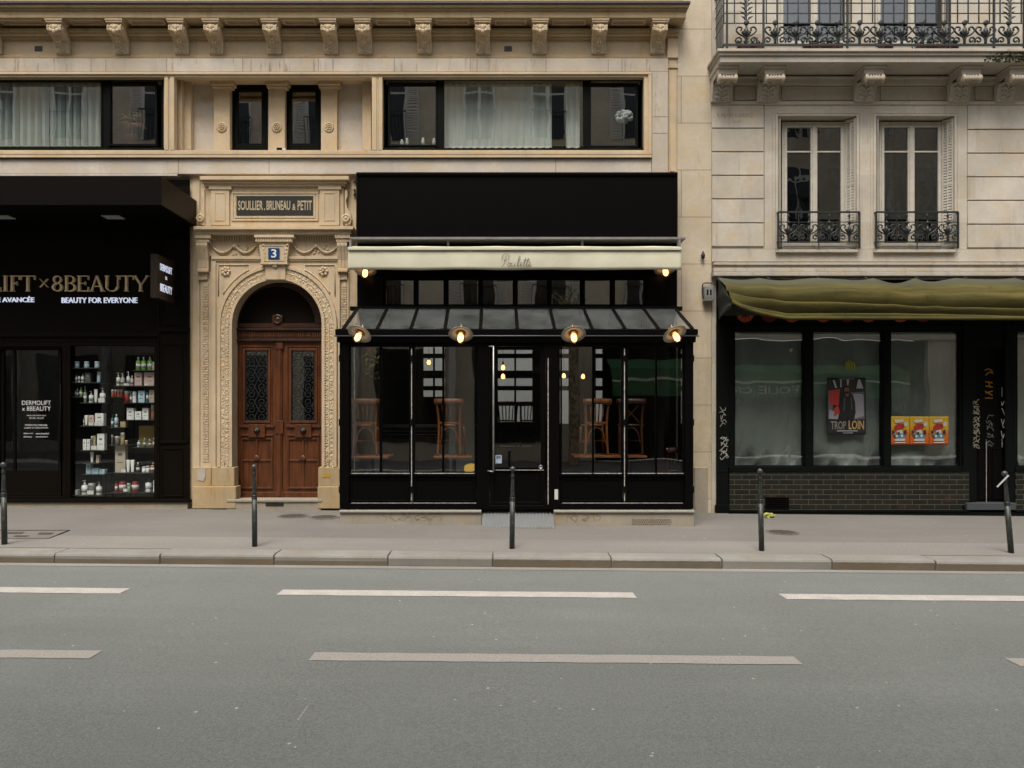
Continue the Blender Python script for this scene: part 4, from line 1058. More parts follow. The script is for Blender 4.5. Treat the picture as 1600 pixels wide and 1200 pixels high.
# ---- shelf stacks with products: positions read off the display (zoomed measures a*.3)
SH = thing('shelf_unit', 'black shelf unit with thin glass shelves inside the beauty shop window', 'shelves', (X(178,YW+.35), YW+.35, .3))
YG = YW+.07
zx = lambda a: 100 + a*160/738
zy = lambda b: 530 + b*260/1200
shelves = [(52,258,312),(52,130,415),(133,296,458),(135,290,624),(135,292,800),(150,296,972),(95,268,1124),(372,655,336),(335,430,416),(430,655,458),(335,400,636),(445,655,582),(335,460,762),(510,655,778),(370,655,962),(340,655,1104),(505,655,224),(40,96,1122),(52,258,208),(150,256,892)]
for i, (a, b, y) in enumerate(shelves):
    MB().box(X(zx(a)-1,YG), X(zx(b)+1,YG), YG-.06, YG+.34, Z(zy(y),YG)-.010, Z(zy(y),YG)).build('shelf', M['glass'] if 0 else flat('shelf_dark', (.05,.055,.05), .3), SH)
mb = MB()
for px in (zx(130), zx(298), zx(345), zx(440), zx(500)): mb.fb(px, 545, px+1, 779, YG+.3, .01)
mb.build('upright', M['black2'], SH)
def prod(kind, x, z, w, h, col, label, lab=None):
    y = YG+.02; wr = w/2
    t = thing(kind, label, {'pump_bottle':'bottle','squeeze_tube':'tube','carton':'box','jar':'jar','bottle':'bottle'}[kind], (x, y, z), 'beauty products on the window shelves')
    m = flat('product_%.2f_%.2f_%.2f' % col, col, .45)
    if kind == 'carton':
        MB().box(x-wr, x+wr, y-.0, y+min(w, .09), z, z+h).build('carton_body', m, t, .002)
        MB().box(x-wr*.55, x+wr*.55, y-.002, y+.001, z+h*.35, z+h*.38).box(x-wr*.4, x+wr*.4, y-.002, y+.001, z+h*.62, z+h*.72).build('print', flat('print_'+('d' if sum(col) > .8 else 'l'), (.12,.12,.12) if sum(col) > .8 else (.5,.5,.45)), t)
    elif kind == 'squeeze_tube':
        MB().prism([(x-wr*.6, z+.012), (x+wr*.6, z+.012), (x+wr, z+h), (x-wr, z+h)], y, y+.025).build('tube_body', m, t, .003)
        MB().lathe([(wr*.62, 0), (wr*.62, .014)], (x, y+.012, z), 10).build('cap', flat('cap_grey', (.35,.35,.35)), t)
    elif kind == 'jar':
        MB().lathe([(wr*.95,0),(wr,.004),(wr,h*.68),(wr*.9,h*.70)], (x, y+wr, z), 12).build('glass_body', m, t)
        MB().lathe([(wr,0),(wr,h*.27),(wr*.9,h*.3)], (x, y+wr, z+h*.70), 12).build('cap', flat('cap_white', (.55,.56,.55)), t)
    else:
        body = h*(.66 if kind == 'pump_bottle' else .74)
        MB().lathe([(wr*.95,0),(wr,.005),(wr,body*.9),(wr*.75,body*.98),(wr*.32,body)], (x, y+wr, z), 14).build('bottle_body', m, t)
        mb = MB(); mb.lathe([(wr*.34,0),(wr*.34,(h-body)*.45),(wr*.12,(h-body)*.5),(wr*.12,(h-body)*.85),(wr*.25,(h-body)*.9),(wr*.25,h-body)] if kind == 'pump_bottle' else [(wr*.38,0),(wr*.38,(h-body)*.95),(wr*.3,h-body)], (x, y+wr, z+body), 10)
        if kind == 'pump_bottle': mb.box(x-wr*.8, x+.004, y+wr-.005, y+wr+.005, z+h-.014, z+h-.006)
        mb.build('pump' if kind == 'pump_bottle' else 'cap', flat('cap_'+(lab or 'white'), dict(white=(.6,.6,.58), black=(.015,.015,.015), gold=(.3,.2,.08))[lab or 'white'], .4), t)
        MB().lathe([(wr*1.01,0),(wr*1.01,body*.4)], (x, y+wr, z+body*.25), 14).build('print', flat('label_'+('w' if sum(col) < 1 else 'g'), (.55,.56,.55) if sum(col) < 1 else (.3,.33,.33)), t)
Wt=(.80,.80,.78); Pk=(.62,.46,.43); Bl=(.45,.62,.72); Gn=(.16,.34,.05); Rd=(.30,.02,.016); Bk=(.02,.02,.02); Yl=(.36,.30,.14); Te=(.05,.16,.17); Dg=(.10,.10,.10); Or=(.30,.12,.06); Cr=(.45,.40,.32); Mint=(.20,.34,.20)
# (shelf index, [(kind, x0, x1, top, colour, cap)])
CN = {Wt:'white',Pk:'pale pink',Bl:'pale blue',Gn:'green',Rd:'dark red',Bk:'black',Yl:'pale yellow',Te:'teal',Dg:'dark grey',Or:'orange brown',Cr:'cream',Mint:'mint green'}
items = [
 (0, [('bottle',60,74,255,Wt,0),('bottle',78,92,258,Wt,0),('bottle',98,112,250,Wt,'black'),('bottle',118,140,252,Wt,0),('carton',148,190,242,Dg,0),('jar',234,256,235,Bl,0)]),
 (1, [('bottle',64,84,345,Te,'black'),('bottle',88,100,355,Te,0),('bottle',106,128,345,Gn,0)]),
 (2, [('pump_bottle',136,158,340,Mint,0),('pump_bottle',172,204,372,Wt,0),('squeeze_tube',216,240,360,Wt,0),('pump_bottle',250,288,350,Wt,0)]),
 (3, [('bottle',137,146,565,Cr,0),('squeeze_tube',148,170,548,Wt,0),('carton',176,214,548,Pk,0),('carton',224,284,535,Wt,0)]),
 (4, [('carton',136,160,722,Wt,0),('carton',164,186,722,Wt,0),('jar',192,206,700,Dg,0),('carton',210,226,696,Yl,0),('carton',238,290,682,Wt,0)]),
 (5, [('carton',158,192,895,Bl,0),('carton',198,248,930,Bl,0),('carton',254,292,940,Bl,0)]),
 (6, [('pump_bottle',116,160,1020,Wt,0),('jar',166,212,1040,Dg,0),('pump_bottle',224,262,1030,Wt,0)]),
 (7, [('pump_bottle',372,398,240,Wt,0),('pump_bottle',402,430,244,Cr,0),('pump_bottle',446,470,232,Wt,0),('bottle',474,496,262,Pk,0),('carton',508,560,240,Pk,0),('carton',576,655,238,Pk,0)]),
 (8, [('jar',338,354,364,Or,0),('jar',360,376,364,Rd,0),('jar',380,398,362,Or,0),('jar',402,420,362,Rd,0)]),
 (9, [('jar',428,464,370,Rd,0),('bottle',470,488,372,Te,0),('carton',494,516,376,Wt,0),('carton',534,580,372,Bl,0),('bottle',590,606,350,Te,'black'),('carton',612,650,365,Cr,0)]),
 (10,[('bottle',336,352,545,Te,'black'),('bottle',358,384,540,Bl,0),('carton',404,444,595,Yl,0)]),
 (11,[('carton',452,502,496,Wt,0),('carton',510,556,520,Wt,0),('carton',564,608,496,Wt,0),('jar',622,650,470,Or,0)]),
 (12,[('jar',338,352,690,Dg,0),('jar',358,396,700,Dg,0),('jar',402,430,675,Yl,0),('jar',436,455,730,Or,0)]),
 (13,[('bottle',524,544,730,Bl,0),('bottle',566,586,712,Dg,0),('bottle',604,624,720,Dg,0),('bottle',636,654,710,Dg,0)]),
 (14,[('carton',368,442,765,Cr,0),('squeeze_tube',448,474,872,Wt,0),('squeeze_tube',478,506,872,Wt,0),('bottle',514,540,890,Bk,0),('jar',558,582,920,Wt,0),('jar',586,610,915,Wt,0),('bottle',614,652,892,Or,'gold')]),
 (15,[('bottle',362,382,1020,Rd,'black'),('pump_bottle',386,438,985,Rd,'black'),('jar',450,474,1040,Mint,0),('pump_bottle',480,528,985,Rd,'black'),('bottle',578,622,1010,Wt,'black'),('carton',642,655,1020,Wt,0)]),
 (16,[('bottle',512,544,126,Gn,0),('bottle',550,584,126,Gn,0),('bottle',594,630,126,Gn,0),('jar',634,654,165,Pk,0)]),
 (17,[('carton',42,96,1088,Wt,0)]),
 (18, [('jar',66,100,160,Bl,0),('jar',138,172,160,Bl,0),('jar',214,246,160,Bl,0)]),
 (19, [('squeeze_tube',188,212,812,Wt,0),('carton',230,252,835,Cr,0)]),
]
SN = ['upper left shelf','short shelf at the left edge','left pump bottle shelf','left shelf of pink and white boxes','left shelf of tall white cartons','left shelf of pale blue boxes','bottom left shelf','upper right shelf','short shelf of small red jars','right shelf below the pink boxes','short shelf left of the white cartons','right shelf of three white cartons','short shelf of dark jars in the middle','right shelf of small grey bottles','right shelf with the tall cream carton','bottom right shelf of red bottles','top right shelf of green bottles','display floor at its left corner','topmost left shelf of three pale jars','short shelf above the pale blue boxes']
ORD = ['leftmost','second','third','fourth','fifth','sixth','seventh']
KN = dict(pump_bottle='pump bottle', squeeze_tube='tube', carton='carton', jar='jar', bottle='bottle')
for si, lst in items:
    zsh = Z(zy(shelves[si][2]), YG)
    for k, (kd, a, b, top, col, cp) in enumerate(lst):
        x0, x1 = X(zx(a),YG+.02), X(zx(b),YG+.02); h = Z(zy(top),YG)-zsh
        pos = 'alone' if len(lst) == 1 else ORD[k]+' from left' if k else 'leftmost'
        if k == len(lst)-1 and len(lst) > 1: pos = 'rightmost'
        prod(kd, (x0+x1)/2, zsh+.0005, (x1-x0), h, col, '%s %s, %s on the %s' % (CN[col], KN[kd], pos, SN[si]), cp or None)
t = MB().box(X(zx(540),YG+.2), X(zx(652),YG+.2), YG+.2, YG+.215, Z(zy(776),YG)+.001, Z(zy(625),YG)).build('gift_card', flat('mustard_card', (.36,.26,.09), .7), None, .002); tag(t, 'mustard yellow display card standing behind the small grey bottles', 'card')
for k, (a, b, c_, d_, s2) in enumerate(((430,458,318,334,'before the white pump bottles, upper right shelf'),(578,604,318,334,'before the wide pink carton'),(412,446,940,960,'before the tall cream carton'),(426,456,1078,1100,'before the left red pump bottle'),(592,618,1080,1100,'at the right end of the bottom right shelf'),(176,208,600,622,'before the pink carton on the left shelf'),(218,248,600,622,'left of two before the largest left white carton'),(250,282,600,622,'right of two before the largest left white carton'),(195,236,768,798,'before the yellow carton on the left'),(246,292,424,456,'before the rightmost left pump bottle'),(166,212,1092,1120,'before the dark jar, bottom left shelf'))):
    zb = Z(zy(d_),YG-.05); o_ = MB().box(X(zx(a),YG-.05), X(zx(b),YG-.05), YG-.05, YG-.044, zb, Z(zy(c_),YG-.05)).build('price_card', flat('card_white', (.62,.62,.60), .7), None, .001)
    tag(o_, 'small white price card '+s2, 'card', 'price cards on the window shelves')

# ================================================================ RESTAURANT FRONT
YFz = 11.95
RF = thing('restaurant_facade', 'tall black painted restaurant front above the glazed terrace', 'shopfront', (X(808,YFz), YFz, .02))
mb = MB(); wall(mb, (558, 270, 1058, 540), [(598, 435.5, 1010, 478.5)], YFz, .12)
x0, x1 = X(558,YFz), X(1058,YFz)
for x in (x0, x1): mb.add([(x,YFz,Z(540,YFz)),(x,YW+.3,Z(540,YFz)),(x,YW+.3,Z(270,YFz)),(x,YFz,Z(270,YFz))], [(0,1,2,3)])
mb.add([(x0,YFz,Z(270,YFz)),(x1,YFz,Z(270,YFz)),(x1,YW+.3,Z(270,YFz)),(x0,YW+.3,Z(270,YFz))], [(0,1,2,3)])
mb.build('fascia', M['black'], RF)
mb = MB(); mb.fb(556.5, 269, 1059, 272.5, YFz-.03, .28); mb.fb(560, 272.6, 1057, 275, YFz-.015, .02); mb.fb(556.5,272.6,559,372,YFz-.015,.02); mb.fb(1056.4,272.6,1059,372,YFz-.015,.02)
for px in (726, 892): mb.fb(px, 276, px+.8, 371, YFz-.002, .003)
mb.build('fascia_trim', M['black2'], RF, .003)
tw = MB(); frame_fb(tw, 596, 433, 1012, 480, 2.6, YFz+.02, .05)
px = 598
mul_ = [650, 697, 751, 805, 858, 910, 957]
for q in mul_: tw.fb(q-2.6, 435.6, q+2.6, 477.4, YFz+.025, .05)
two = tw.build('transom_window', M['black'], RF, .002)
e_ = [598.6]+mul_+[1009.6]
for a, b in zip(e_[:-1], e_[1:]):
    frm = MB(); frame_fb(frm, a+2.6, 436, b-2.6, 477, 1.5, YFz+.018, .03); frm.build('sash', M['black'], two, .001)
    pane('pane', a+3.5, 437, b-3.5, 476.4, YFz+.04, two, 'glass_dark')
# side returns of black wall down to the ground inside the opening and the ceiling of the terrace link
rb_ = MB(); a_, b_, c_, d__ = x0+.02, x1-.02, YFz+.13, 16.44
rb_.add([(a_,c_,.24),(b_,c_,.24),(b_,d__,.24),(a_,d__,.24),(a_,c_,4.1),(b_,c_,4.1),(b_,d__,4.1),(a_,d__,4.1)], [(0,3,2,1),(4,5,6,7),(1,2,6,5),(3,0,4,7)]); rb_.build('interior', M['room'], RF)
# awning
YA = 11.52
AW = thing('retracted_awning', 'cream canvas awning rolled in under a grey metal rail', 'awning', (X(805,YA), YA, Z(422,YA)))
mb = MB(); mb.fb(547, 370.3, 1071.5, 373.6, YA+.12, .30); mb.build('cassette_rail', M['alu'], AW, .003)
mb = MB()                                              # top cloth, its back edge drooping between the rail's holders
def topc(u, v):
    px = 543+522*u; sag = .02*abs(math.sin(u*math.pi*4.2+.4))
    yy = YA+.005+.30*v; return (X(545+518*u, YA)+0*v, yy, Z(386.5,YA)+.072*v+.02*math.sin(v*3.1)-sag*v*(1-.2*v))
mb.grid(topc, 120, 5); mb.build('top_cloth', M['cream'], AW, solid=.004)
mb = MB()
def val(u, v):
    px = 543.5+521*u; w_ = .008*math.sin(u*31)+.004*math.sin(u*87+1.3)+.006*math.sin(u*13)
    return (X(px,YA), YA-.004+w_*(1-v)-.006*math.sin(v*3.1), Z(390.5,YA)+(Z(421.6,YA)-Z(390.5,YA))*(1-v)+.004*math.sin(u*23)*(1-v))
mb.grid(val, 140, 6); mb.build('valance', M['cream'], AW, solid=.003)
mb = MB(); mb.fb(543, 385.6, 1065.5, 390.6, YA-.035, .05); mb.build('front_bar', M['cream'], AW, .006)
mb = MB()
for px in (547, 1062): mb.fb(px-1.6, 374, px+1.6, 390, YA+.06, .12)
for px in (700, 910): mb.fb(px-1.6, 374, px+1.6, 384, YA+.2, .2)
mb.build('arm', M['alu'], AW)
# handwritten word, drawn as thin ribbon strokes (unit: photo measures)
def script(strokes, x0, y0, sx, sy, Y, r, m, parent, name='lettering'):
    mb = MB()
    for st in strokes:
        pts = catmull([(X(x0+a*sx,Y), Y, Z(y0-b*sy,Y)) for a, b in st], 6); mb.tube(pts, r, 4, flat=.4)
    return mb.build(name, m, parent)
POU = [[(-.08,.62),(.02,.95),(.22,1.12),(.45,1.10),(.56,.90),(.46,.66),(.26,.55),(.12,.60)], [(.34,1.02),(.24,.70),(.12,.25),(-.02,-.02),(-.10,.02)],
       [(.52,.30),(.42,.18),(.46,.02),(.58,.02),(.68,.18),(.64,.34),(.54,.34),(.56,.24),(.72,.26),(.82,.34)], [(.82,.34),(.76,.10),(.84,.0),(.98,.14),(1.06,.34),(1.0,.08),(1.08,.0),(1.2,.12)],
       [(1.2,.12),(1.36,.50),(1.46,.86),(1.40,.94),(1.32,.70),(1.24,.20),(1.30,.0),(1.42,.10)], [(1.42,.10),(1.60,.26),(1.60,.36),(1.52,.34),(1.48,.14),(1.54,.0),(1.68,.10)],
       [(1.68,.10),(1.84,.48),(1.92,.80),(1.78,.20),(1.82,.0),(1.92,.10)], [(1.92,.10),(2.06,.48),(2.14,.80),(2.0,.20),(2.04,.0),(2.16,.12)], [(1.70,.56),(1.95,.58),(2.30,.62)],
       [(2.16,.12),(2.30,.26),(2.30,.36),(2.22,.34),(2.18,.14),(2.24,.0),(2.36,.06),(2.46,.16)]]
script(POU, 785, 416.5, 19, 17.5, YA-.027, .0042, M['ink'], AW)

# ---- glazed terrace
TX0, TX1 = X(531,YT), X(1083,YT)
TE = thing('glazed_terrace', 'black framed glass terrace with sloping glass roof on a stone plinth', 'veranda', (0.3, YT, .02))
zP = Z(797,YT)
mb = MB()
mb.box(X(531.5,YT), X(752.5,YT), YT-.02, YW, -.1, zP-.03); mb.box(X(865,YT), X(1084,YT), YT-.02, YW, -.1, zP-.03); mb.box(X(752.5,YT)+.0, X(865,YT), YT+.12, YW, -.1, zP-.03)
mb.build('plinth', M['plinth'], TE, .004)
mb = MB(); mb.box(X(530,YT-.05), X(752,YT-.05), YT-.05, YW, zP-.029, zP+.004); mb.box(X(865.5,YT-.05), X(1085.5,YT-.05), YT-.05, YW, zP-.029, zP+.004)
mb.build('plinth_cap', flat('pale_cap', (.36,.34,.30), .7), TE, .004)
mb = MB(); zg = gz(.3, YT)                            # chequer plate ramp
rp = [(YT-.28, zg+.004), (YT+.12, zP-.02), (YT+.12, zP-.05), (YT-.28, zg-.02)]
mb.prism_x(rp, X(753.5,YT), X(864.5,YT)); 
for k in range(20):
    x = X(756+k*5.4, YT); mb.prism_x([(YT-.27, zg+.018), (YT+.11, zP-.006), (YT+.11, zP-.021), (YT-.27, zg+.003)], x, x+.024)
mb.build('door_ramp', flat('galvanised_plate', (.20,.205,.205), .5, bmp=.3, metal=.4), TE)
mb = MB()                                              # frame of the front
zH0, zH1 = Z(535,YT), Z(512,YT)
mb.fb(530.5, 516, 545, 795, YT-.02, .16); mb.fb(1070.5, 516, 1083.5, 795, YT-.02, .16)
mb.fb(745, 535, 765, 795, YT-.01, .12); mb.fb(853, 535, 874, 795, YT-.01, .12)
mb.fb(545, 735+3, 745, 744, YT-.005, .1); mb.fb(874, 738, 1070.5, 744, YT-.005, .1)
mb.fb(545, 535, 745, 541, YT, .1); mb.fb(874, 535, 1070.5, 541, YT, .1); mb.fb(765, 535, 853, 541, YT, .1)
mb.fb(640.5, 541, 646, 738, YT, .1); mb.fb(972.5, 541, 979, 738, YT, .1)
mb.fb(545, 787, 745, 795.5, YT-.012, .1); mb.fb(874, 787, 1070.5, 795.5, YT-.012, .1); mb.fb(765, 790, 853, 796, YT-.0, .1)
for x in (TX0, TX1-.1):                                # end frames
    mb.box(x, x+.1, YT+.14, YFz, zP, zP+.5); mb.box(x+.02, x+.08, YT+.14, YFz, zH0, zH1-.05); mb.box(x, x+.1, YFz-.1, YFz+.3, zP, zH1+.2); mb.box(x+.02, x+.08, (YT+YFz)/2-.03, (YT+YFz)/2+.03, zP+.5, zH0)
mb.build('frame', M['black'], TE, .004)
mb = MB()
for a, b in ((545.5, 640.5), (646, 744.5), (874.5, 972.5), (979, 1070)):
    mb.fb(a, 744.4, b, 786.6, YT+.03, .03); frame_fb(mb, a+3, 748, b-3, 783.5, 1.6, YT+.018, .012)
mb.build('kick_panel', M['black'], TE, .002)
sm = [(548,593.5),(596.5,639.5),(648,691),(694,741.5),(878,925.5),(928,971),(981,1024),(1026.5,1067)]
for a, b in sm:
    s_ = MB(); frame_fb(s_, a-2.2, 539.5, b+2.2, 739.5, 2.4, YT+.012, .05, 2.4); o_ = s_.build('window', M['black'], TE, .002)
    pane('pane', a, 541.5, b, 737.5, YT+.03, o_, 'glass_clear')
for x in (TX0+.04, TX1-.06):
    MB().box(x, x+.006, YT+.14, YFz-.1, zP+.5, zH0).build('side_pane', M['glass_clear'], TE)
mb = MB()                                              # worn bright edges: sills and the folding leaves' joints
for a, b in ((549,640),(648,741),(878,925),(928,971),(981,1024),(1027,1068)): mb.fb(a, 739, b, 740.3, YT-.008, .01)
for px, y0_, y1_ in ((642.4, 545, 782),(975.2,545,783),(855.8,560,788)): mb.fb(px, y0_, px+1.3, y1_, YT-.014, .012)
for a, b in ((549,744),(878,1067)): mb.fb(a, 785.6, b, 786.5, YT-.014, .01)
mb.build('worn_edge', M['wornwhite'], TE)
mb = MB(); 
for py in (560, 660, 765):
    for px in (642.8, 975.6, 531, 1083): mb.fb(px-1.8, py-5, px+1.8, py+5, YT-.03, .02)
mb.build('hinge', M['black2'], TE)
# header beam with shaped gutter
mb = MB(); mb.box(TX0-.03, TX1+.03, YT-.05, YT+.10, zH0, zH1-.02); mb.box(TX0-.05, TX1+.05, YT-.09, YT-.05, zH0+.10, zH1-.03)
mb.build('header_beam', M['black'], TE, .008)
mb = MB(); pts = [(TX0-.05+(TX1-TX0+.1)*k/60, YT-.075, Z(524,YT)+.012*abs(math.sin(k*.9))) for k in range(61)]; mb.tube([(TX0-.06,YT-.1,Z(526,YT)),(TX1+.06,YT-.1,Z(526,YT))], .011); mb.build('rail_tube', flat('dark_tube', (.05,.05,.05), .35), TE)
# sloping roof
zR = Z(482, 11.85); tops = [557,602,650,697,751,806,860,912,956,1005,1056]; bots = [538,591,643,696,751,808,866,924,975,1027,1080]
yr0, yr1 = YT-.06, 11.85; zr0 = Z(514,YT)
rb = MB(); 
for a, b in zip(tops, bots):
    xb, xt = X(b,YT), X(a,11.85)
    xt = xb + (xt-xb)*.55
    rb.add([(xb-.025,yr0,zr0+.015),(xb+.025,yr0,zr0+.015),(xt+.025,yr1,zR+.015),(xt-.025,yr1,zR+.015),(xb-.025,yr0,zr0-.03),(xb+.025,yr0,zr0-.03),(xt+.025,yr1,zR-.03),(xt-.025,yr1,zR-.03)],
           [(0,1,2,3),(4,7,6,5),(0,4,5,1),(1,5,6,2),(2,6,7,3),(3,7,4,0)])
    for k in range(5):
        t_ = (k+.5)/5; rb.ball((xb+(xt-xb)*t_, yr0+(yr1-yr0)*t_, zr0+(zR-zr0)*t_+.018), .012, 6)
rb.box(X(557,11.85)-.1, X(1056,11.85)+.1, 11.82, YFz, zR-.03, zR+.03)
roof = rb.build('roof_frame', M['black2'], TE, .002)
for k in range(10):
    mb = MB(); n_ = 10
    def rf(u, v, k=k):
        xb0, xb1 = X(bots[k],YT)+.026, X(bots[k+1],YT)-.026
        xt0 = X(bots[k],YT)+(X(tops[k],11.85)-X(bots[k],YT))*.55+.026; xt1 = X(bots[k+1],YT)+(X(tops[k+1],11.85)-X(bots[k+1],YT))*.55-.026
        x = (xb0*(1-v)+xt0*v)*(1-u)+(xb1*(1-v)+xt1*v)*u
        return (x, yr0-.03*math.sin(math.pi*u)*(1-v)+(yr1-yr0)*v, zr0+(zR-zr0)*v - .012*math.sin(math.pi*u)*(1-v))
    mb.grid(rf, 8, 2); mb.build('roof_pane', M['glass_roof'], roof)
# door of the terrace
tdm = MB(); frame_fb(tdm, 766, 541.5, 852, 789.5, 7, YT+.01, .05, 5); tdm.fb(773, 730, 845, 736, YT+.01, .05); tdm.fb(773, 736, 845, 785, YT+.03, .02)
td = tdm.build('door', M['black'], TE, .003); pane('pane', 772.5, 546, 845.5, 731, YT+.035, td, 'glass_clear')
mb = MB(); yy = YT-.05
mb.tube([(X(771,YT),YT+.0,Z(541,YT)),(X(771,yy),yy,Z(541,yy)),(X(771,yy),yy,Z(737,yy)),(X(771,YT),YT,Z(737,YT))], .014, 8); mb.tube([(X(763,yy),yy+.03,Z(541,yy)),(X(771,yy),yy,Z(541,yy))], .010); mb.tube([(X(762,yy),yy+.03,Z(736,yy)),(X(771,yy),yy,Z(737,yy))], .010)
mb.build('handle', M['steel'], td)
MB().fb(774, 734, 850, 735, YT+.002, .01).build('threshold_edge', M['wornwhite'], td)
mb = MB(); mb.lathe([(.03,0),(.03,.004),(.022,.005),(.022,.001)], (X(845,YT), YT+.006, Z(730,YT)), 18, Matrix.Rotation(R(90),3,'X')); mb.build('lock', M['steel'], td)
o_ = MB().fb(774, 711, 784, 724, YT+.028, .002).build('door_sticker', flat('pale_blue_sticker', (.35,.42,.50), .5)); tag(o_, 'pale blue and white sticker low on the terrace door glass', 'sticker')
MB().fb(775.2, 712, 782.5, 716.5, YT+.0255, .002).build('print', flat('sticker_dark', (.10,.16,.26), .5), o_)
o_ = MB().fp([(726,727),(735,724),(742,725),(741,736),(733,738),(725,736)], YT+.024, .002).build('sticker', flat('yellow_sticker', (.42,.27,.05), .6)); tag(o_, 'torn yellow sticker in the lower corner of the terrace window left of the door', 'sticker')
o_ = MB().fb(866.5, 764.5, 872, 780.5, YT-.014, .003).build('white_label', flat('label_white_plate', (.55,.55,.52), .5)); tag(o_, 'small white upright label on the black post right of the terrace door', 'label')
# vent holes and graffiti on the plinth
mb = MB()
for k in range(21):
    for j_ in range(3): c = (X(988+k*2.95+(j_%2)*1.4,YT-.021), YT-.021, Z(812+j_*3.2,YT)); mb.lathe([(.008,0),(.008,.003)], c, 8, Matrix.Rotation(R(90),3,'X'))
mb.build('vent_holes', flat('hole_dark', (.03,.025,.02), .9), TE)
rr = random.Random(8)
def scrawl(mb, px0, py0, px1, py1, Y, r, seed, n, vertical=False, tight=1):
    rr = random.Random(seed)
    L = (py1-py0) if vertical else (px1-px0); Wd = (px1-px0) if vertical else (py1-py0)
    step = L/n
    for k in range(n):
        c = step*(k+.5); pts = []
        m_ = rr.choice((3,4,5))
        for q in range(m_+1):
            a = c+rr.uniform(-.75,.75)*step*tight; b = Wd*(q/m_ if k % 2 else 1-q/m_)+rr.uniform(-.14,.14)*Wd
            pts.append((px0+b, py0+a) if vertical else (px0+a, py0+b))
        mb.tube([(a_, Y-.001, b_) for a_, b_ in [(X(p[0],Y), Z(p[1],Y)) for p in [q_[:2] for q_ in catmull([(p[0],p[1],0) for p in pts], 4)]]], r, 4, flat=.3)
mb = MB(); scrawl(mb, 600, 801, 688, 814, YT-.022, .0045, 4, 9); o_ = mb.build('graffiti', flat('faded_brown_marker', (.20,.155,.11), .8)); tag(o_, 'faded brown graffiti tag on the plinth left of the terrace door', 'graffiti')
mb = MB(); scrawl(mb, 880, 800, 940, 815, YT-.022, .006, 14, 6); o_ = mb.build('graffiti', flat('rust_stain', (.24,.17,.10), .9)); tag(o_, 'faded rust-brown graffiti smear on the plinth right of the terrace door', 'graffiti')

# ---- interior of the restaurant
zFl = .25
mb = MB(); mb.box(TX0+.12, TX1-.12, YT+.1, 16.5, zFl-.02, zFl); mb.build('floor', M['floor_dark'], TE)
# rear wall with the glazed back window giving on a bright yard
YRr = 16.45
holes = [(661,533,695,620),(778,545,832,661),(875,545,889,662),(931,545,942,662)]
rw = MB(); wall(rw, (520, 440, 1110, 760), holes, YRr, .12); rear = rw.build('rear_wall', M['room'], RF)
mb = MB()
for (a, b, c, d_) in holes:
    for py in (552.5, 579, 603) : mb.fb(a, py, c, py+(7 if py != 579 else 12), YRr+.02, .05)
    n_ = int((c-a)/30)
    for q in range(1, n_+1): mb.fb(a+(c-a)*q/(n_+1)-1.5, b, a+(c-a)*q/(n_+1)+1.5, d_, YRr+.02, .05)
mb.build('rear_glazing_bar', M['black2'], rear)
CT = thing('courtyard_wall', 'pale rendered yard wall glimpsed through the restaurant rear windows', 'wall', (0, 19.2, 0))
MB().box(-5, 6, 19.2, 19.5, -.5, 5.5).build('render', flat('yard_render', (.36,.38,.37), .9, ), CT)
tag(MB().box(-6, 7, 16.9, 19.2, -.1, .0).build('courtyard', M['pave']), None, kind='structure')
# bar counter
t = thing('bar_counter', 'dark bar counter with pale edge lines deep inside the restaurant', 'counter', (X(640,13.6), 13.6, zFl))
MB().box(X(560,13.6), X(745,13.6), 13.6, 14.2, zFl, Z(684,13.6)).build('counter_body', flat('bar_dark', (.018,.018,.017), .4), t, .01)
mb = MB(); 
for py in (668, 673, 678.5): mb.fb(585, py, 742, py+.9, 13.57, .04)
mb.fb(560, 664, 745, 667, 13.5, .75); mb.build('counter_trim', flat('trim_grey', (.34,.35,.33), .4), t)
mb = MB()
for k in range(16): mb.fb(585, 546+k*3.0, 640, 547+k*3.0, 14.9, .03)
tag(mb.build('slatted_blind', flat('blind_grey', (.10,.105,.095), .7)), 'grey horizontal slatted blind high behind the left terrace windows', 'blind')
# pale grey column panels seen left inside
t = MB().box(X(549,12.9), X(592,12.9), 12.9, 13.0, zFl, 3.3).build('wall_panel', flat('panel_grey_green', (.13,.145,.13), .7)); tag(t, 'grey green wall panel behind the leftmost terrace windows', 'panel')
t = MB().box(X(702,13.2), X(742,13.2), 13.2, 13.3, zFl, 3.3).build('wall_panel', flat('panel_grey_green', (.13,.145,.13), .7)); tag(t, 'grey green wall panel behind the window left of the terrace door', 'panel')
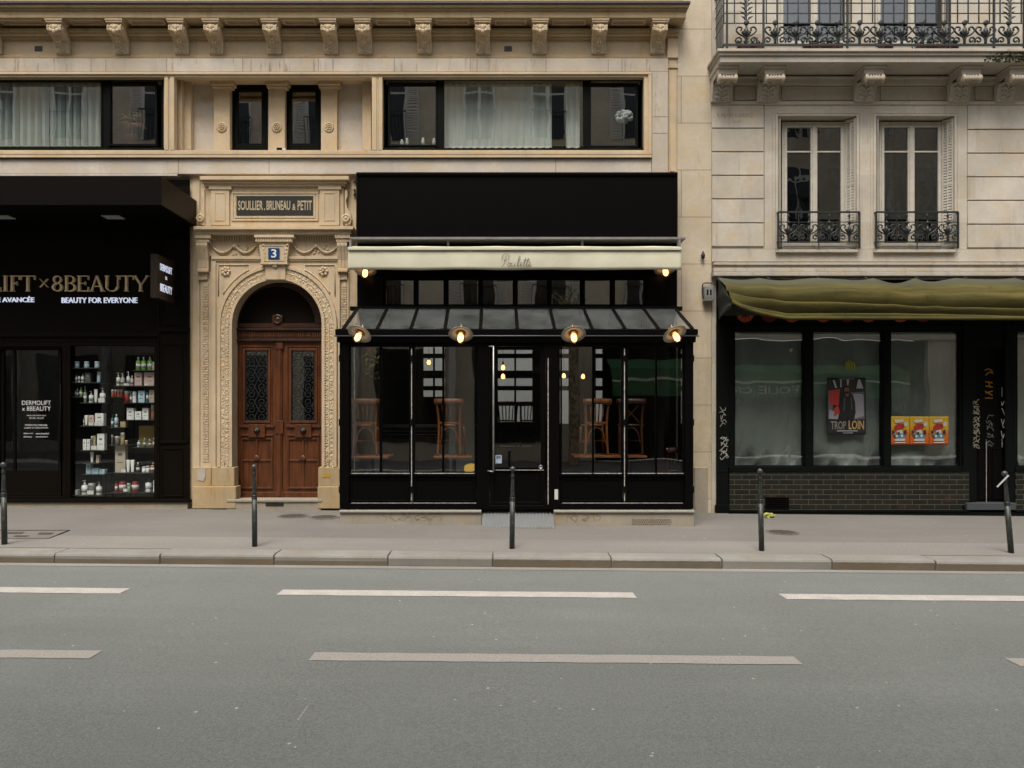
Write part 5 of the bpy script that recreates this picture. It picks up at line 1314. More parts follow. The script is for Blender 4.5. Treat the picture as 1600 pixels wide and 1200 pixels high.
# bentwood chair
def chair(x, y, z, rot, label, m='chair', cross=False):
    t = thing('bistro_chair', label, 'chair', (0,0,0), 'bentwood chairs stood on tables'); mt = M[m]
    for sx in (-1, 1):
        MB().tube(catmull([(sx*.175,-.19,0),(sx*.165,-.175,.22),(sx*.16,-.165,.45),(sx*.17,-.185,.65),(sx*.19,-.23,.86)], 4), [.019]*17, 8).build('back_post', mt, t)
        MB().tube([(sx*.19,.19,0),(sx*.17,.165,.43)], [.014,.02], 8).build('leg', mt, t)
    MB().grid(lambda u, v: (-.225+.45*u, -.232-.03*math.sin(math.pi*u), .775+.085*v+.008*math.sin(math.pi*u)), 10, 1).build('top_rail', mt, t, solid=.022)
    MB().lathe([(1e-4,.445),(.19,.445),(.205,.452),(.205,.468),(.19,.476),(1e-4,.472)], (0,0,0), 24, Matrix.Diagonal((1.0,.98,1))).build('seat', mt, t)
    if cross:
        for sx in (-1,1): MB().tube(catmull([(-sx*.13,-.17,.49),(0,-.185,.64),(sx*.13,-.222,.78)], 4), .011, 6).build('cross_splat', mt, t)
    else:
        for k in range(4):
            xx = -.105+.07*k; MB().tube([(xx*.8,-.172,.50),(xx,-.222,.79)], .010, 6).build('spindle', mt, t)
        MB().bar((-.16,-.17,.50),(.16,-.17,.50), .028).build('lower_rail', mt, t)
    arch = [(-.155,-.17,.16)]+[(-.125*math.cos(math.pi*k/8),-.168,.24+.185*math.sin(math.pi*k/8)) for k in range(9)]+[(.155,-.17,.16)]
    MB().tube(catmull(arch, 2), .012, 6).build('brace', mt, t)
    MB().tube([(-.18,.0,.22),(.18,.0,.22)], .009, 6).tube([(-.165,-.17,.2),(-.18,.17,.2)], .009, 6).tube([(.165,-.17,.2),(.18,.17,.2)], .009, 6).build('stretcher', mt, t)
    t.location = (x, y, z); t.rotation_euler = (0, 0, rot); return t
def table(px0, px1, Y, dep, label, top=None, m='table'):
    zt = top or 1.0
    x0, x1 = X(px0,Y), X(px1,Y); cx, cy = (x0+x1)/2, Y+dep/2
    t = thing('bistro_table', label, 'table', (cx, cy, zFl), 'wooden terrace tables')
    MB().box(x0, x1, Y, Y+dep, zt-.035, zt).build('table_top', M[m], t, .006)
    for xx in ((cx,) if x1-x0 < .8 else (x0+.25, x1-.25)):
        MB().lathe([(.035,0),(.03,zt-.05-zFl)], (xx,cy,zFl), 10).build('pedestal', M['black2'], t)
        MB().box(xx-.2, xx+.2, cy-.03, cy+.03, zFl, zFl+.03).box(xx-.03, xx+.03, cy-.2, cy-.031, zFl, zFl+.03).box(xx-.03, xx+.03, cy+.031, cy+.2, zFl, zFl+.03).build('base', M['black2'], t)
    return t
table(546, 607, 11.0, .6, 'small orange-brown wooden table at the left end of the terrace')
table(677, 738, 11.05, .6, 'small orange-brown wooden table just left of the terrace door')
table(897, 974, 11.15, .6, 'wooden table bearing the bright orange chair right of the door')
table(976, 1011, 11.15, .6, 'narrow wooden table right of the one with the bright orange chair')
chair(X(572,11.32), 11.32, 1.0, .12, 'faded bentwood chair standing on the table at the left end', 'chair')
chair(X(705,11.34), 11.34, 1.0, -.10, 'bentwood chair standing on the table left of the door', 'chair')
chair(X(928,11.40), 11.40, 1.0, .10, 'bright orange bentwood chair with spindle back standing on a table', 'chair')
chair(X(982,11.62), 11.42, 1.0, -.15, 'dark cross-back chair standing on a table near the right', 'chair_dark', True)
chair(X(1043,11.6), 11.6, zFl, .5, 'dark chair on the floor at the far right of the terrace', 'chair_dark')
chair(X(793,14.2), 14.2, 1.0, .0, 'dark chair silhouetted against the rear window seen through the door', 'chair_dark')
chair(X(822,14.4), 14.4, 1.0, .3, 'second dark silhouetted chair seen through the door, right of the first', 'chair_dark')
table(775, 835, 14.0, .7, 'dark table deep inside bearing two silhouetted chairs', m='chair_dark')
# hanging plant top left
c = Vector((X(580,11.3), 11.3, Z(552,11.3)))
t = thing('hanging_plant', 'small hanging plant with yellow green leaves inside the left terrace window', 'plant', c)
MB().tube([c+Vector((0,0,.12)), c+Vector((0,0,.5))], .004, 4).build('cord', M['black2'], t)
MB().lathe([(.05,0),(.075,.10),(.07,.11)], c, 12).build('pot', M['pots'], t)
mb = MB(); rr = random.Random(2)
for k in range(70):
    a = rr.uniform(0,6.28); r_ = rr.uniform(.02,.13); z_ = rr.uniform(-.45,.2)*(.3+r_*5); q = c+Vector((r_*math.cos(a), r_*math.sin(a), z_)); u = Vector((rr.uniform(-1,1),rr.uniform(-1,1),rr.uniform(-1,1)))*.035; v = u.cross(Vector((.3,1,.5))).normalized()*.018
    mb.add([q-u, q+v, q+u, q-v], [(0,1,2,3)])
mb.build('leaves', flat('olive_leaf', (.16,.16,.04), .6), t)
# pendant lamps deep inside
for (px, py, Yp, lb) in ((670,566,14.5,'glass pendant bulb inside, behind the left terrace windows'),(786,574,13.8,'lit pendant lamp seen through the upper glass of the terrace door'),(786,588,13.9,'second, lower pendant bulb seen through the terrace door'),(881,587,14.6,'lit pendant bulb at the far left edge of the right terrace windows'),(911,588,14.6,'lit pendant bulb behind the bright orange chair')):
    c = (X(px,Yp), Yp, Z(py,Yp)); t = thing('pendant_lamp', lb, 'lamp', c, 'pendant bulbs inside the restaurant')
    MB().lathe([(1e-4,-.05),(.03,-.04),(.038,-.01),(.03,.02),(.014,.045)], c, 10).build('bulb', M['bulb'], t)
    MB().lathe([(.016,.045),(.018,.10),(.004,.11),(.004,3.95-c[2])], c, 6).build('cord', M['black2'], t)
# ---- goose-neck lamps
def lamp(px, py, Yl, wall_y, label, yaw, tilt=34, dim=False):
    c = Vector((X(px,Yl), Yl, Z(py,Yl)))
    t = thing('wall_lamp', label, 'lamp', c, 'enamel disc lamps on the restaurant')
    Mx = Matrix.Rotation(R(yaw), 3, 'Z') @ Matrix.Rotation(R(-tilt), 3, 'X')
    MB().lathe([(.045,.07),(.06,.045),(.10,.024),(.176,.0),(.179,-.006),(.10,.014),(.055,.03),(.03,.045)], c, 28, Mx).build('shade', M['shade'], t)
    MB().lathe([(.05,.10),(.05,.07),(.045,.04),(.062,.02),(.062,.005),(.05,.0)], c, 16, Mx).build('socket', M['brass'], t)
    g = MB(); g.lathe([(.055,.0),(.060,-.04),(.060,-.10),(.052,-.13),(.03,-.147),(1e-4,-.15)], c, 16, Mx); g.build('glass_jar', M['glass_clear'], t)
    MB().lathe([(.020,.0),(.038,-.02),(.043,-.07),(.040,-.10),(.025,-.125),(1e-4,-.135)], c, 12, Mx).build('bulb', M['bulb_dim'] if dim else M['bulb'], t)
    top = c + Mx @ Vector((0,0,.10)); w_ = Vector((top.x, wall_y, top.z-.02))
    MB().tube(catmull([top, top+Vector((0,.03,.05)), (top+w_)/2+Vector((0,0,.05)), w_], 5), .012, 8).build('arm', M['brass'], t)
    MB().lathe([(.045,0),(.045,.012)], (w_.x, wall_y, w_.z), 14, Matrix.Rotation(R(90),3,'X')).build('wall_plate', M['brass'], t)
lamp(562, 521.5, 10.55, YT-.06, 'greyish disc lamp at the left corner of the terrace header', -28, 38, True)
lamp(720, 522, 10.55, YT-.06, 'disc lamp on the terrace header just left of the door', -4, 30)
lamp(896, 522, 10.55, YT-.06, 'disc lamp on the terrace header just right of the door', 6, 34)
lamp(1054, 521.5, 10.55, YT-.06, 'disc lamp at the right corner of the terrace header', 28, 38)
lamp(571, 421.5, 11.78, YFz, 'disc lamp half hidden under the left end of the cream awning', 0, 26)
lamp(1039, 419.5, 11.78, YFz, 'disc lamp half hidden under the right end of the cream awning', 6, 26)
# ================================================================ RIGHT BUILDING
RX = 1960
RB = thing('stone_building', 'pale grey stone building with horizontal joints, shutters and iron balconies', 'building', (X(1400,YW), YW, 0))
mb = MB(); wall(mb, (1112.4, -420, RX, 815), [(1216.5, 182, 1338, 389), (1369.5, 182, 1491, 389), (1641, 182, 1762, 389), (1214, -300, 1330, 72), (1366, -300, 1482, 72), (1640,-300,1760,72), (1119, 436, RX-40, 812)], YW, .32)
mb.build('wall', M['white_stone'], RB)
mb = MB()                                              # raised blocks: the gaps between them are the joints
for x0_, x1_, ys in ((1112.6, 1193.5, [163.5,200.5,237.3,274.2,311,348.4,385.7]), (1512, 1637, [163.5,202.5,239.5,276.5,313.4,350.6,387.6]), (1766, RX, [163.5,202.5,239.5,276.5,313.4,350.6,387.6])):
    for a, b in zip(ys[:-1], ys[1:]): mb.fb(x0_, a+.7, x1_, b-.9, YW-.028, .03)
mb.build('rusticated_block', M['white_stone'], RB, .006)
mb = MB()                                              # smooth field round the windows + bands
mb.fb(1194.6, 163.5, 1216.2, 389, YW-.02, .02); mb.fb(1338.3, 163.5, 1369.2, 389, YW-.02, .02); mb.fb(1491.3, 163.5, 1510.8, 389, YW-.02, .02); mb.fb(1216.2, 163.5, 1338.3, 181.8, YW-.02, .02); mb.fb(1369.2, 163.5, 1491.3, 181.8, YW-.02, .02)
mb.fb(1112.6, 389.4, RX, 408.5, YW-.035, .035)
mb.build('window_field', M['white_stone'], RB)
mb = MB()
for a, b in ((1216.5, 1338), (1369.5, 1491), (1641, 1762)):
    for (o1, dy) in ((4.6, .045), (9, .03)):
        mb.fb(a-o1, 181.8-o1*.75, a-o1+4, 389, YW-dy, .03); mb.fb(b+o1-4, 181.8-o1*.75, b+o1, 389, YW-dy, .03); mb.fb(a-o1+4, 181.8-o1*.75, b+o1-4, 181.8-o1*.75+2.5, YW-dy, .03)
    mb.fb(a-3, 389.6, b+3, 394, YW-.09, .09)
mb.build('window_architrave', M['white_stone'], RB, .004)
mb = MB()
mb.fb(1115, 410, RX, 414, YW-.10, .10); mb.fb(1115, 414.3, RX, 418, YW-.07, .07); mb.fb(1115, 418.3, RX, 424, YW-.11, .11); mb.fb(1115, 424.3, RX, 431, YW-.16, .16)
mb.build('string_course', M['white_dirty'], RB, .006)
text('mason_inscription', 'E. MEYER & GIRARD', (1121, 177, 1176, 183), YW-.028, flat('engraved', (.30,.26,.20), .9), RB, ext=.001)
text('mason_inscription', 'SCULPT.', (1145, 188.5, 1160, 192), YW-.028, flat('engraved', (.30,.26,.20), .9), RB, ext=.001)
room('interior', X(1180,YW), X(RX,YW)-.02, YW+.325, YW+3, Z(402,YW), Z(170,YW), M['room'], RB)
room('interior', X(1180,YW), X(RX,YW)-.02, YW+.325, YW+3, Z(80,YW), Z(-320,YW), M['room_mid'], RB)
# balcony
YQ = 11.70
mb = MB(); mb.fb(1125, 86.5, RX, 97.5, YQ, YW-YQ); mb.fb(1123.5, 80.5, RX, 86.2, YQ-.03, YW-YQ+.03); mb.fb(1121, 75.5, RX, 80.2, YQ-.06, YW-YQ+.06)
bal = mb.build('balcony_slab', M['white_dirty'], RB, .008)
mb = MB(); mb.fb(1118, 119, RX, 122, YW-.12, .12); mb.fb(1118, 122.3, RX, 131, YW-.07, .07); mb.fb(1117, 131.2, RX, 133, YW-.05, .05); mb.fb(1114,158,RX,163.2,YW-.045,.045)
for a, b in ((1148,1181),(1222,1335),(1376,1486),(1524,1560),(1604,1700)): frame_fb(mb, a, 135, b, 156, 2, YW-.02, .02)
mb.build('bed_moulding', M['white_stone'], RB, .005)
mb = MB(); rr = random.Random(9)                       # moss on the slab edge
for k in range(340):
    px = rr.triangular(1536, 1660, 1590); py = rr.uniform(82, 97); mb.ball((X(px,YQ), YQ-.008-.02*(py < 87), Z(py,YQ)), rr.uniform(.008,.022), 5, .6)
mm = mb.build('moss', flat('moss', (.045,.045,.02), .95), None); tag(mm, 'dark green moss growing on the balcony edge at right', 'moss', None, 'stuff')
def bracket2(cx, parent):
    zt = Z(97.5,YQ)-.002; zb = Z(160.5,YW-.04); w = .145
    pts = [(YW-.02, zb), (YW-.075, zb), (YW-.10, zb+.10), (YW-.15, zb+.25), (YW-.24, zb+.36), (YW-.30, zb+.40), (YW-.30, zt-.14), (YW-.02, zt-.14)]
    o_ = MB().prism_x(pts, cx-w, cx+w).build('bracket', M['white_carved'], parent, .004)
    e = MB(); e.box(cx-w*1.25, cx+w*1.25, YW-.44, YW-.005, zt-.035, zt); e.box(cx-w*1.1, cx+w*1.1, YW-.41, YW-.005, zt-.135, zt-.036)
    for sx in (-1,1): e.prism_x([(p[0]-.012, p[1]) for p in pts[1:-1]]+[(YW-.02, zt-.14), (YW-.02, zb)], cx+sx*w, cx+sx*w*1.13)
    e.build('abacus', M['white_stone'], o_, .004)
    v = MB(); prof = [(.03,-.155),(.062,-.15),(.072,-.12),(.035,-.095),(.066,-.065),(.034,-.043),(.066,-.021),(.034,.0),(.066,.021),(.034,.043),(.066,.065),(.035,.095),(.072,.12),(.062,.15),(.03,.155)]
    v.lathe(prof, (cx, YW-.40, zt-.20), 14, Matrix.Rotation(R(90),3,'Y')); v.build('scroll', M['white_stone'], o_)
    l = MB(); rr = random.Random(1)
    for sx in (-1,1):
        for k in range(6):
            t_ = k/5; yy = YW-.085-.20*t_**1.6; zz = zb+.03+.34*t_
            pts_ = [(cx+sx*.015, yy-.006, zz), (cx+sx*.06, yy-.016, zz+.045), (cx+sx*.115, yy-.008, zz+.03)]
            l.tube(catmull(pts_, 3), [.016,.018,.02,.021,.019,.014,.008], 6)
            l.ball((cx+sx*.10, yy-.01, zz+.035), .018, 6)
    l.tube([(cx, YW-.085, zb+.03), (cx, YW-.13, zb+.2), (cx, YW-.27, zb+.38)], .016, 6)
    l.build('leaf_carving', M['white_stone'], o_)
    return o_
b2 = [1133, 1206, 1360, 1510, 1585, 1740, 1860]
q0 = bracket2(X(b2[2],11.95), RB)
for i, px in enumerate(b2):
    if i != 2: dup(q0, (X(px,11.95)-X(b2[2],11.95), 0, 0))
# wrought-iron work
def spiral(cx, cz, y, r0, r1, a0, turns, n=14):
    return [(cx+(r0+(r1-r0)*k/n)*math.cos(a0+turns*6.283*k/n), y, cz+(r0+(r1-r0)*k/n)*math.sin(a0+turns*6.283*k/n)) for k in range(n+1)]
def motif(mb, cx, zb, y, w, h, r=.008):
    """one lyre-shaped pair of scrolls rising from a stem"""
    for sx in (-1, 1):
        lo = spiral(cx+sx*w*.32, zb+h*.20, y, h*.05, h*.19, 0 if sx > 0 else math.pi, sx*-1.1)
        mb.tube(lo, r, 5)
        mb.tube(catmull([(cx+sx*w*.02,y,zb+h*.02),(cx+sx*w*.06,y,zb+h*.35),(cx+sx*w*.28,y,zb+h*.50),(cx+sx*w*.44,y,zb+h*.70),(cx+sx*w*.36,y,zb+h*.88),(cx+sx*w*.20,y,zb+h*.84),(cx+sx*w*.24,y,zb+h*.70)], 4), r, 5)
        mb.tube(catmull([(cx,y,zb+h*.38),(cx+sx*w*.13,y,zb+h*.60),(cx+sx*w*.20,y,zb+h*.66)], 3), [r*1.2,r*1.7,r*2,r*2,r*2,r*1.4,r*.7], 5)
    mb.tube([(cx,y,zb),(cx,y,zb+h)], r*1.1, 5)
    mb.ball((cx,y,zb+h*.62), r*3, 6, 1.8)
ZB0 = Z(71,11.76); YI = 11.76
mb = MB(); x_l = X(1131,YI); x_r = X(RX,YI)
mb.box(x_l, x_r, YI-.012, YI+.012, ZB0-.01, ZB0+.025); mb.box(x_l, x_r, YI-.008, YI+.008, Z(36.5,YI)-.006, Z(36.5,YI)+.006)
mb.box(x_l, x_r, YI-.02, YI+.02, ZB0+.98, ZB0+1.02)
for py in (21, 5, -11): mb.box(x_l, x_r, YI-.006, YI+.006, Z(py,YI)-.0075, Z(py,YI)+.0075)
px = 1131; xs_bar = []
while px < RX: xs_bar.append(px); px += 16.6
for px in xs_bar: mb.box(X(px,YI)-.0085, X(px,YI)+.0085, YI-.0065, YI+.0065, Z(36.5,YI), ZB0+1.0)
posts = [1136, 1193, 1324, 1484, 1553, 1600, 1731]
for px in posts: mb.box(X(px,YI)-.014, X(px,YI)+.014, YI-.014, YI+.014, ZB0-.05, ZB0+1.02)
# left return
mb.box(x_l-.012, x_l+.012, YI, YW, ZB0-.01, ZB0+.025); mb.box(x_l-.012, x_l+.012, YI, YW, ZB0+.98, ZB0+1.02)
for k in range(6): mb.box(x_l-.006, x_l+.006, YI+.04+k*.07, YI+.052+k*.07, ZB0, ZB0+1.0)
for py in (36.5, 21, 5, -11): mb.box(x_l-.005, x_l+.005, YI, YW, Z(py,YI)-.004, Z(py,YI)+.004)
rail = mb.build('balcony_railing', M['iron_teal'], RB)
mb = MB()
cxs = [1166, 1211, 1244, 1277, 1310, 1343, 1376, 1409, 1442, 1475, 1507, 1540, 1576, 1616, 1650, 1684, 1718]
for i, px in enumerate(cxs):
    motif(mb, X(px,YI), ZB0+.02, YI, .36, Z(39,YI)-ZB0-.02, .0145)
    mb.lathe([(.042,-.01),(.042,.01),(.02,.014),(1e-4,.016)], (X(px,YI), YI-.008, Z(36,YI)), 12, Matrix.Rotation(R(90),3,'X'))
mb.build('scrollwork', M['iron'], rail)
mb = MB(); rr = random.Random(6)                       # climbing leaf panels
for px in (1166, 1576):
    cx = X(px,YI); mb.tube([(cx,YI-.01,Z(36,YI)),(cx,YI-.01,Z(-20,YI))], .008, 5)
    for k in range(9):
        z = Z(34,YI)+k*.075; sx = -1 if k % 2 else 1
        for s2 in (sx, -sx*.8):
            a = Vector((cx,YI-.012,z)); tip = a+Vector((s2*.12,0,.09)); mdp = a+Vector((s2*.05,0,.06)); n_ = Vector((-.09,0,s2*.12)).normalized()*.018
            mb.add([a, mdp-n_, tip, mdp+n_, mdp+Vector((0,-.008,0))], [(0,1,4),(1,2,4),(2,3,4),(3,0,4)])
mb.build('leaf_panel', M['iron'], rail)
# flower boxes on the balcony
for i, (a, b, lb) in enumerate(((1151,1193,'short red clay planter at the left end of the stone balcony'),(1254,1315,'long dark red planter under the first balcony window'),(1372,1393,'small dark red planter at the middle of the balcony'),(1430,1495,'long brown-red planter under the second balcony window'))):
    t = thing('planter', lb, 'planter', (X((a+b)/2,11.86), 11.86, Z(75,11.8)), 'planters on the stone balcony')
    z0 = Z(75.5,YQ-.06)+.003; MB().box(X(a,11.86), X(b,11.86), 11.80, 11.95, z0, z0+.12).build('trough', flat('dark_red_plastic', (.13,.035,.025), .6), t, .006)
    mb = MB(); rr = random.Random(40+i)
    for k in range(int((b-a)*2.4)):
        q = Vector((rr.uniform(X(a,11.86), X(b,11.86)), rr.uniform(11.8,11.95), z0+.12+rr.uniform(0,.12))); u = Vector((rr.uniform(-1,1),rr.uniform(-1,1),rr.uniform(0,1)))*.05; v = Vector((rr.uniform(-1,1),rr.uniform(-1,1),rr.uniform(-1,1))).cross(u).normalized()*.012
        mb.add([q-u, q+v, q+u, q-v], [(0,1,2,3)])
    mb.build('foliage', flat('dull_leaf', (.04,.05,.02), .7) , t)
# French windows behind the balcony
YN = YW+.14
def french(a, b, y0, y1, bar_y, label_=None, shutters=True, deep=.0):
    Yn = YN+deep
    w = MB(); c = (a+b)/2; frame_fb(w, a, y0, b, y1, 3.2, Yn, .06)
    o_ = w.build('window', M['frame_white'], RB, .003)
    for (l, r_) in ((a+3.4, c-.6), (c+.6, b-3.4)):
        s_ = MB(); frame_fb(s_, l, y0+3.4, r_, y1-3.4, 4.6 if l > c else 4.6, Yn-.008, .05, 5); s_.fb(l+4.6, bar_y-1.3, r_-4.6, bar_y+1.3, Yn-.004, .04)
        so_ = s_.build('casement', M['frame_white'], o_, .003)
        pane('pane', l+4, y0+7, r_-4, y1-7, Yn+.02, so_, 'old_glass')
    m_ = MB(); m_.fb(c-2.2, y0+4, c+2.2, y1-4, Yn-.022, .014); m_.build('astragal', M['frame_white'], o_, .002)
    return o_
for a, b in ((1222, 1322), (1374, 1474), (1646,1748)): french(a, b, 190.5, 388, 237)
for a, b in ((1216, 1329), (1368, 1481), (1642,1758)): french(a, b, -300, 72, -60, shutters=False)
# a white cloth hung inside
drape('curtain', 1276, 1282, 30, 76, YW+.4, .01, 1, M['curtain'], 'sliver of white curtain behind the first balcony window', 'curtain')
drape('curtain', 1376, 1398, 200, 330, YW+.5, .03, 2, flat('grey_voile', (.16,.15,.13), .9), 'grey voile curtain behind the window of the right-hand pair', 'curtain')
t = MB().lathe([(1e-4,-.006),(.12,-.004),(.14,.0),(.12,.004),(1e-4,.006)], (X(1433,YW+.3), YW+.3, Z(12,YW+.3)), 24, Matrix.Rotation(R(90),3,'X')).build('paper_lantern', flat('teal_disc', (.10,.16,.17), .6)); tag(t, 'round pale teal disc behind the second balcony window', 'ornament')
# louvred shutters folded back into the reveals
def shutter(px_edge, y0, y1, side, n=44):
    """hinged at the outer face of the opening, folded against the reveal"""
    xh = X(px_edge, YW); sg = -1 if side == 'r' else 1
    yb, yf = YW+.135, YW-.01
    dx = .10 if side == 'r' else .035
    z0, z1 = Z(y1,YW), Z(y0,YW)
    P = lambda s, q, z: (xh+sg*(.006+dx*s+q), yf+(yb-yf)*s, z)    # s: 0 at front .. 1 deep
    mb = MB()
    def slab(s0, s1, za, zb, th=.018):
        mb.add([P(s0,0,za),P(s1,0,za),P(s1,0,zb),P(s0,0,zb),P(s0,th,za),P(s1,th,za),P(s1,th,zb),P(s0,th,zb)], [(0,1,2,3),(4,7,6,5),(0,4,5,1),(1,5,6,2),(2,6,7,3),(3,7,4,0)])
    for a, b in ((0,.12),(.46,.54),(.88,1)): slab(a, b, z0, z1)
    for a, b in ((.12,.46),(.54,.88)):
        slab(a, b, z0, z0+.05); slab(a, b, z1-.05, z1); slab(a, b, (z0+z1)/2-.02, (z0+z1)/2+.02)
        for k in range(n):
            za = z0+.05+(z1-z0-.1)*k/n; q = (z1-z0-.1)/n
            mb.add([P(a,.016,za),P(b,.016,za),P(b,.002,za+q*.8),P(a,.002,za+q*.8)], [(0,1,2,3)])
    return mb.build('shutter', M['frame_white'], RB)
for a, b in ((1217, 1338), (1370, 1490.6), (1641.5,1761.5)):
    shutter(a, 184, 387, 'l'); shutter(b, 184, 387, 'r')
# window guard rails
def guard(a, b):
    mb = MB(); y = YW-.10; x0_, x1_ = X(a,y), X(b,y); zt, zb = Z(331.5,y), Z(388,y)
    mb.box(x0_, x1_, y-.014, y+.014, zt-.012, zt+.014); mb.box(x0_, x1_, y-.008, y+.008, Z(347,y)-.006, Z(347,y)+.006); mb.box(x0_, x1_, y-.01, y+.01, Z(378,y)-.008, Z(378,y)+.008)
    for x in (x0_, x1_):
        mb.box(x-.012, x+.012, y-.013, y+.013, zb-.0, zt); mb.box(x-.010, x+.010, y+.013, YW, zt-.010, zt+.010); mb.box(x-.010, x+.010, y+.013, YW, Z(378,y)-.008, Z(378,y)+.006)
    n_ = 8
    for k in range(1, n_): x = x0_+(x1_-x0_)*k/n_; mb.box(x-.006, x+.006, y-.0065, y+.0065, Z(378,y), zt-.012)
    mb.tube([(x0_,y,Z(386,y)),((x0_+x1_)/2,y,Z(386,y)),(x1_,y,Z(386,y))], .007, 5); mb.box((x0_+x1_)/2-.006, (x0_+x1_)/2+.006, y-.006, y+.006, Z(389,y), Z(378,y))
    g = mb.build('window_guard', M['iron'], RB)
    mb = MB()
    for k in range(4):
        cx = x0_+(x1_-x0_)*(k+.5)/4; w = (x1_-x0_)/4
        motif(mb, cx, Z(378,y)+.01, y, w, Z(348,y)-Z(378,y)-.01, .0115)
        mb.lathe([(.028,-.01),(.028,.01),(1e-4,.014)], (cx, y-.01, Z(348,y)), 10, Matrix.Rotation(R(90),3,'X'))
        mb.lathe([(.014,0),(.008,.03),(.008,.07),(.022,.10),(.012,.13),(1e-4,.14)], (cx, y, Z(347,y)), 8)
        for sx in (-1,1): mb.tube(spiral(cx+sx*w*.38, Z(366,y), y, .012, .05, 0, 1.3), .009, 5)
    mb.build('scrollwork', M['iron'], g)
for a, b in ((1216, 1343), (1369, 1497), (1640,1768)): guard(a, b)

# ---- olive awning
OA = thing('sagging_awning', 'stained olive canvas awning sagging over the closed shop', 'awning', (X(1400,11.6), 11.6, 3.0))
xa0, xa1 = X(1118,YW-.12), X(RX,11.6)
def oa(u, v):
    # u along, v 0 = lacing at the wall, 1 = front roll
    px_t = 1121+(RX-1121)*u; yt = YW-.16
    pxf = 1144+(RX+60-1144)*u; yf = 11.25
    ztop = Z(434.5,yt) - (.055+.035*math.sin(u*23))*abs(math.sin(u*math.pi*10.9+.5*math.sin(u*17)))**1.0*(1 if u > .02 else u/.02) * min(1, .25+u*3)
    zf = Z(470,yf) - min(1, (pxf-1144)/85.0)**.6*(Z(470,yf)-Z(497,yf))
    # belly folds falling towards the front
    x = X(px_t,yt)*(1-v)+X(pxf,yf)*v
    y = yt*(1-v)+yf*v - .10*math.sin(math.pi*v)
    z = ztop*(1-v)+zf*v
    dist = (pxf-1144)/100
    fold = .12*math.sin(v*12.0 - dist*1.15 + .5)*(1-v**8)*min(1, dist*.9+.1)*(v**1.1)*(.75+.25*math.sin(dist*.8))
    fold += .022*math.sin(v*31 - dist*2.3+1)*v*(1-v)*2
    dr = min(.34, .055*max(0, dist)); ga = lambda c, w: math.exp(-((v-c)/w)**2)
    k_ = min(1, .15+dist*1.3); wob = .015*math.sin(dist*2.1)
    nrm = k_*(.10*ga(.36+dr*.8+wob, .10) - .15*ga(.52+dr*.8+wob, .055) + .09*ga(.66+dr*.7, .07) - .11*ga(.80+dr*.45, .045) + .05*ga(.93, .05)) + .25*fold
    z += -.07*math.sin(math.pi*v)*(v**1.2)*min(1, .3+dist) + nrm*.72; y -= nrm*.70
    return (x, y, z)
mb = MB(); mb.grid(oa, 260, 80); can2 = mb.build('canopy_cloth', M['olive'], OA, solid=.004)
mb = MB()                                              # left cheek hanging down
pA = Vector(oa(0,0)); pB = Vector(oa(0,1)); pC = Vector((X(1121,YW-.05), YW-.05, Z(503,YW-.05)))
def chk(u, v):
    a = pA.lerp(pB, u); b = Vector((X(1122,YW-.06), YW-.06, Z(500,YW-.06))).lerp(pB+Vector((-.02,0,-.10)), u); q = a.lerp(b, v); return (q.x+.012*math.sin(v*9+u*5), q.y, q.z)
mb.grid(chk, 12, 12); mb.build('side_cheek', flat('dark_canvas_and_shade', (.012,.018,.012), .8), OA, solid=.004)
mb = MB(); fr = [oa(u/60,1) for u in range(61)]; mb.tube([(p[0],p[1]+.01,p[2]-.008) for p in fr], .028, 8); mb.build('front_roll', M['olive'], OA)
mb = MB(); 
for k in range(14):
    u = (k+.0)/10.9
    if u > 1: break
    p = oa(min(u,1),0); mb.tube([(p[0]-.03,YW-.12,Z(431,YW-.12)), (p[0]+.06,p[1]+.01,p[2]+.01)], .007, 5)
mb.tube([(X(1119,YW-.05),YW-.05,Z(436,YW)),(X(RX,YW),YW-.05,Z(436,YW))], .022, 8)
for k, px in enumerate(()): mb.tube([(X(px,YW),YW-.05,Z(455,YW)),(X(px+40,11.7),11.7,Z(470,11.7)),(X(px+4,11.3),11.3,Z(482,11.3))], .016, 6)
mb.build('lacing', M['steel'], OA)
mb = MB(); mb.grid(lambda u, v: (X(1128+(RX-1128)*u,11.95), 11.95+.01*math.sin(u*60), Z(493.5,11.95)+.0+.30*v+.008*math.sin(u*47)), 80, 2); mb.build('shade_sheet', flat('dark_canvas_and_shade', (.012,.018,.012), .8), OA, solid=.004)  # added dark sheet standing in for the black shade over the emblem tops
# ---- closed shopfront
CS = thing('closed_shopfront', 'closed green-black shopfront papered inside, on a dark brick base', 'shopfront', (X(1330,YW), YW, -.03))
YV = YW-.02
mb = MB(); wall(mb, (1119, 434, RX, 812), [(1147, 517, 1257, 729), (1269.5, 517, 1380.5, 729), (1391, 517, 1500, 729), (1526, 545, 1580, 786), (1588.5, 517, 1700, 729), (1712,517,1822,729)], YV, .14)
mb.build('front_panel', M['greenblack'], CS)
mb = MB()
for a, b in ((1119.5,1138),(1505,1519.5),(1571,1587)):
    mb.fb(a, 505, b, 790, YV-.03, .03); mb.fb(a-1.5, 789, b+2, 801, YV-.05, .05); mb.fb(a+3, 735, b-3, 738, YV-.035, .01)
for px in (1263.2, 1385.8): mb.fb(px-4.5, 512, px+4.5, 729, YV-.015, .015)
mb.fb(1140, 729.5, 1504.5, 737.5, YV-.055, .055); mb.fb(1587.4, 729.5, RX, 737.5, YV-.055, .055); mb.fb(1138, 508, 1505, 513, YV-.03, .03)
mb.build('moulding', M['greenblack'], CS, .004)
for a, b in ((1140, 1514.5), (1587.6, RX)):
    mb = MB(); mb.fb(a, 737.8, b, 797, YV-.045, .045); mb.build('brick_base', M['tiles'], CS)
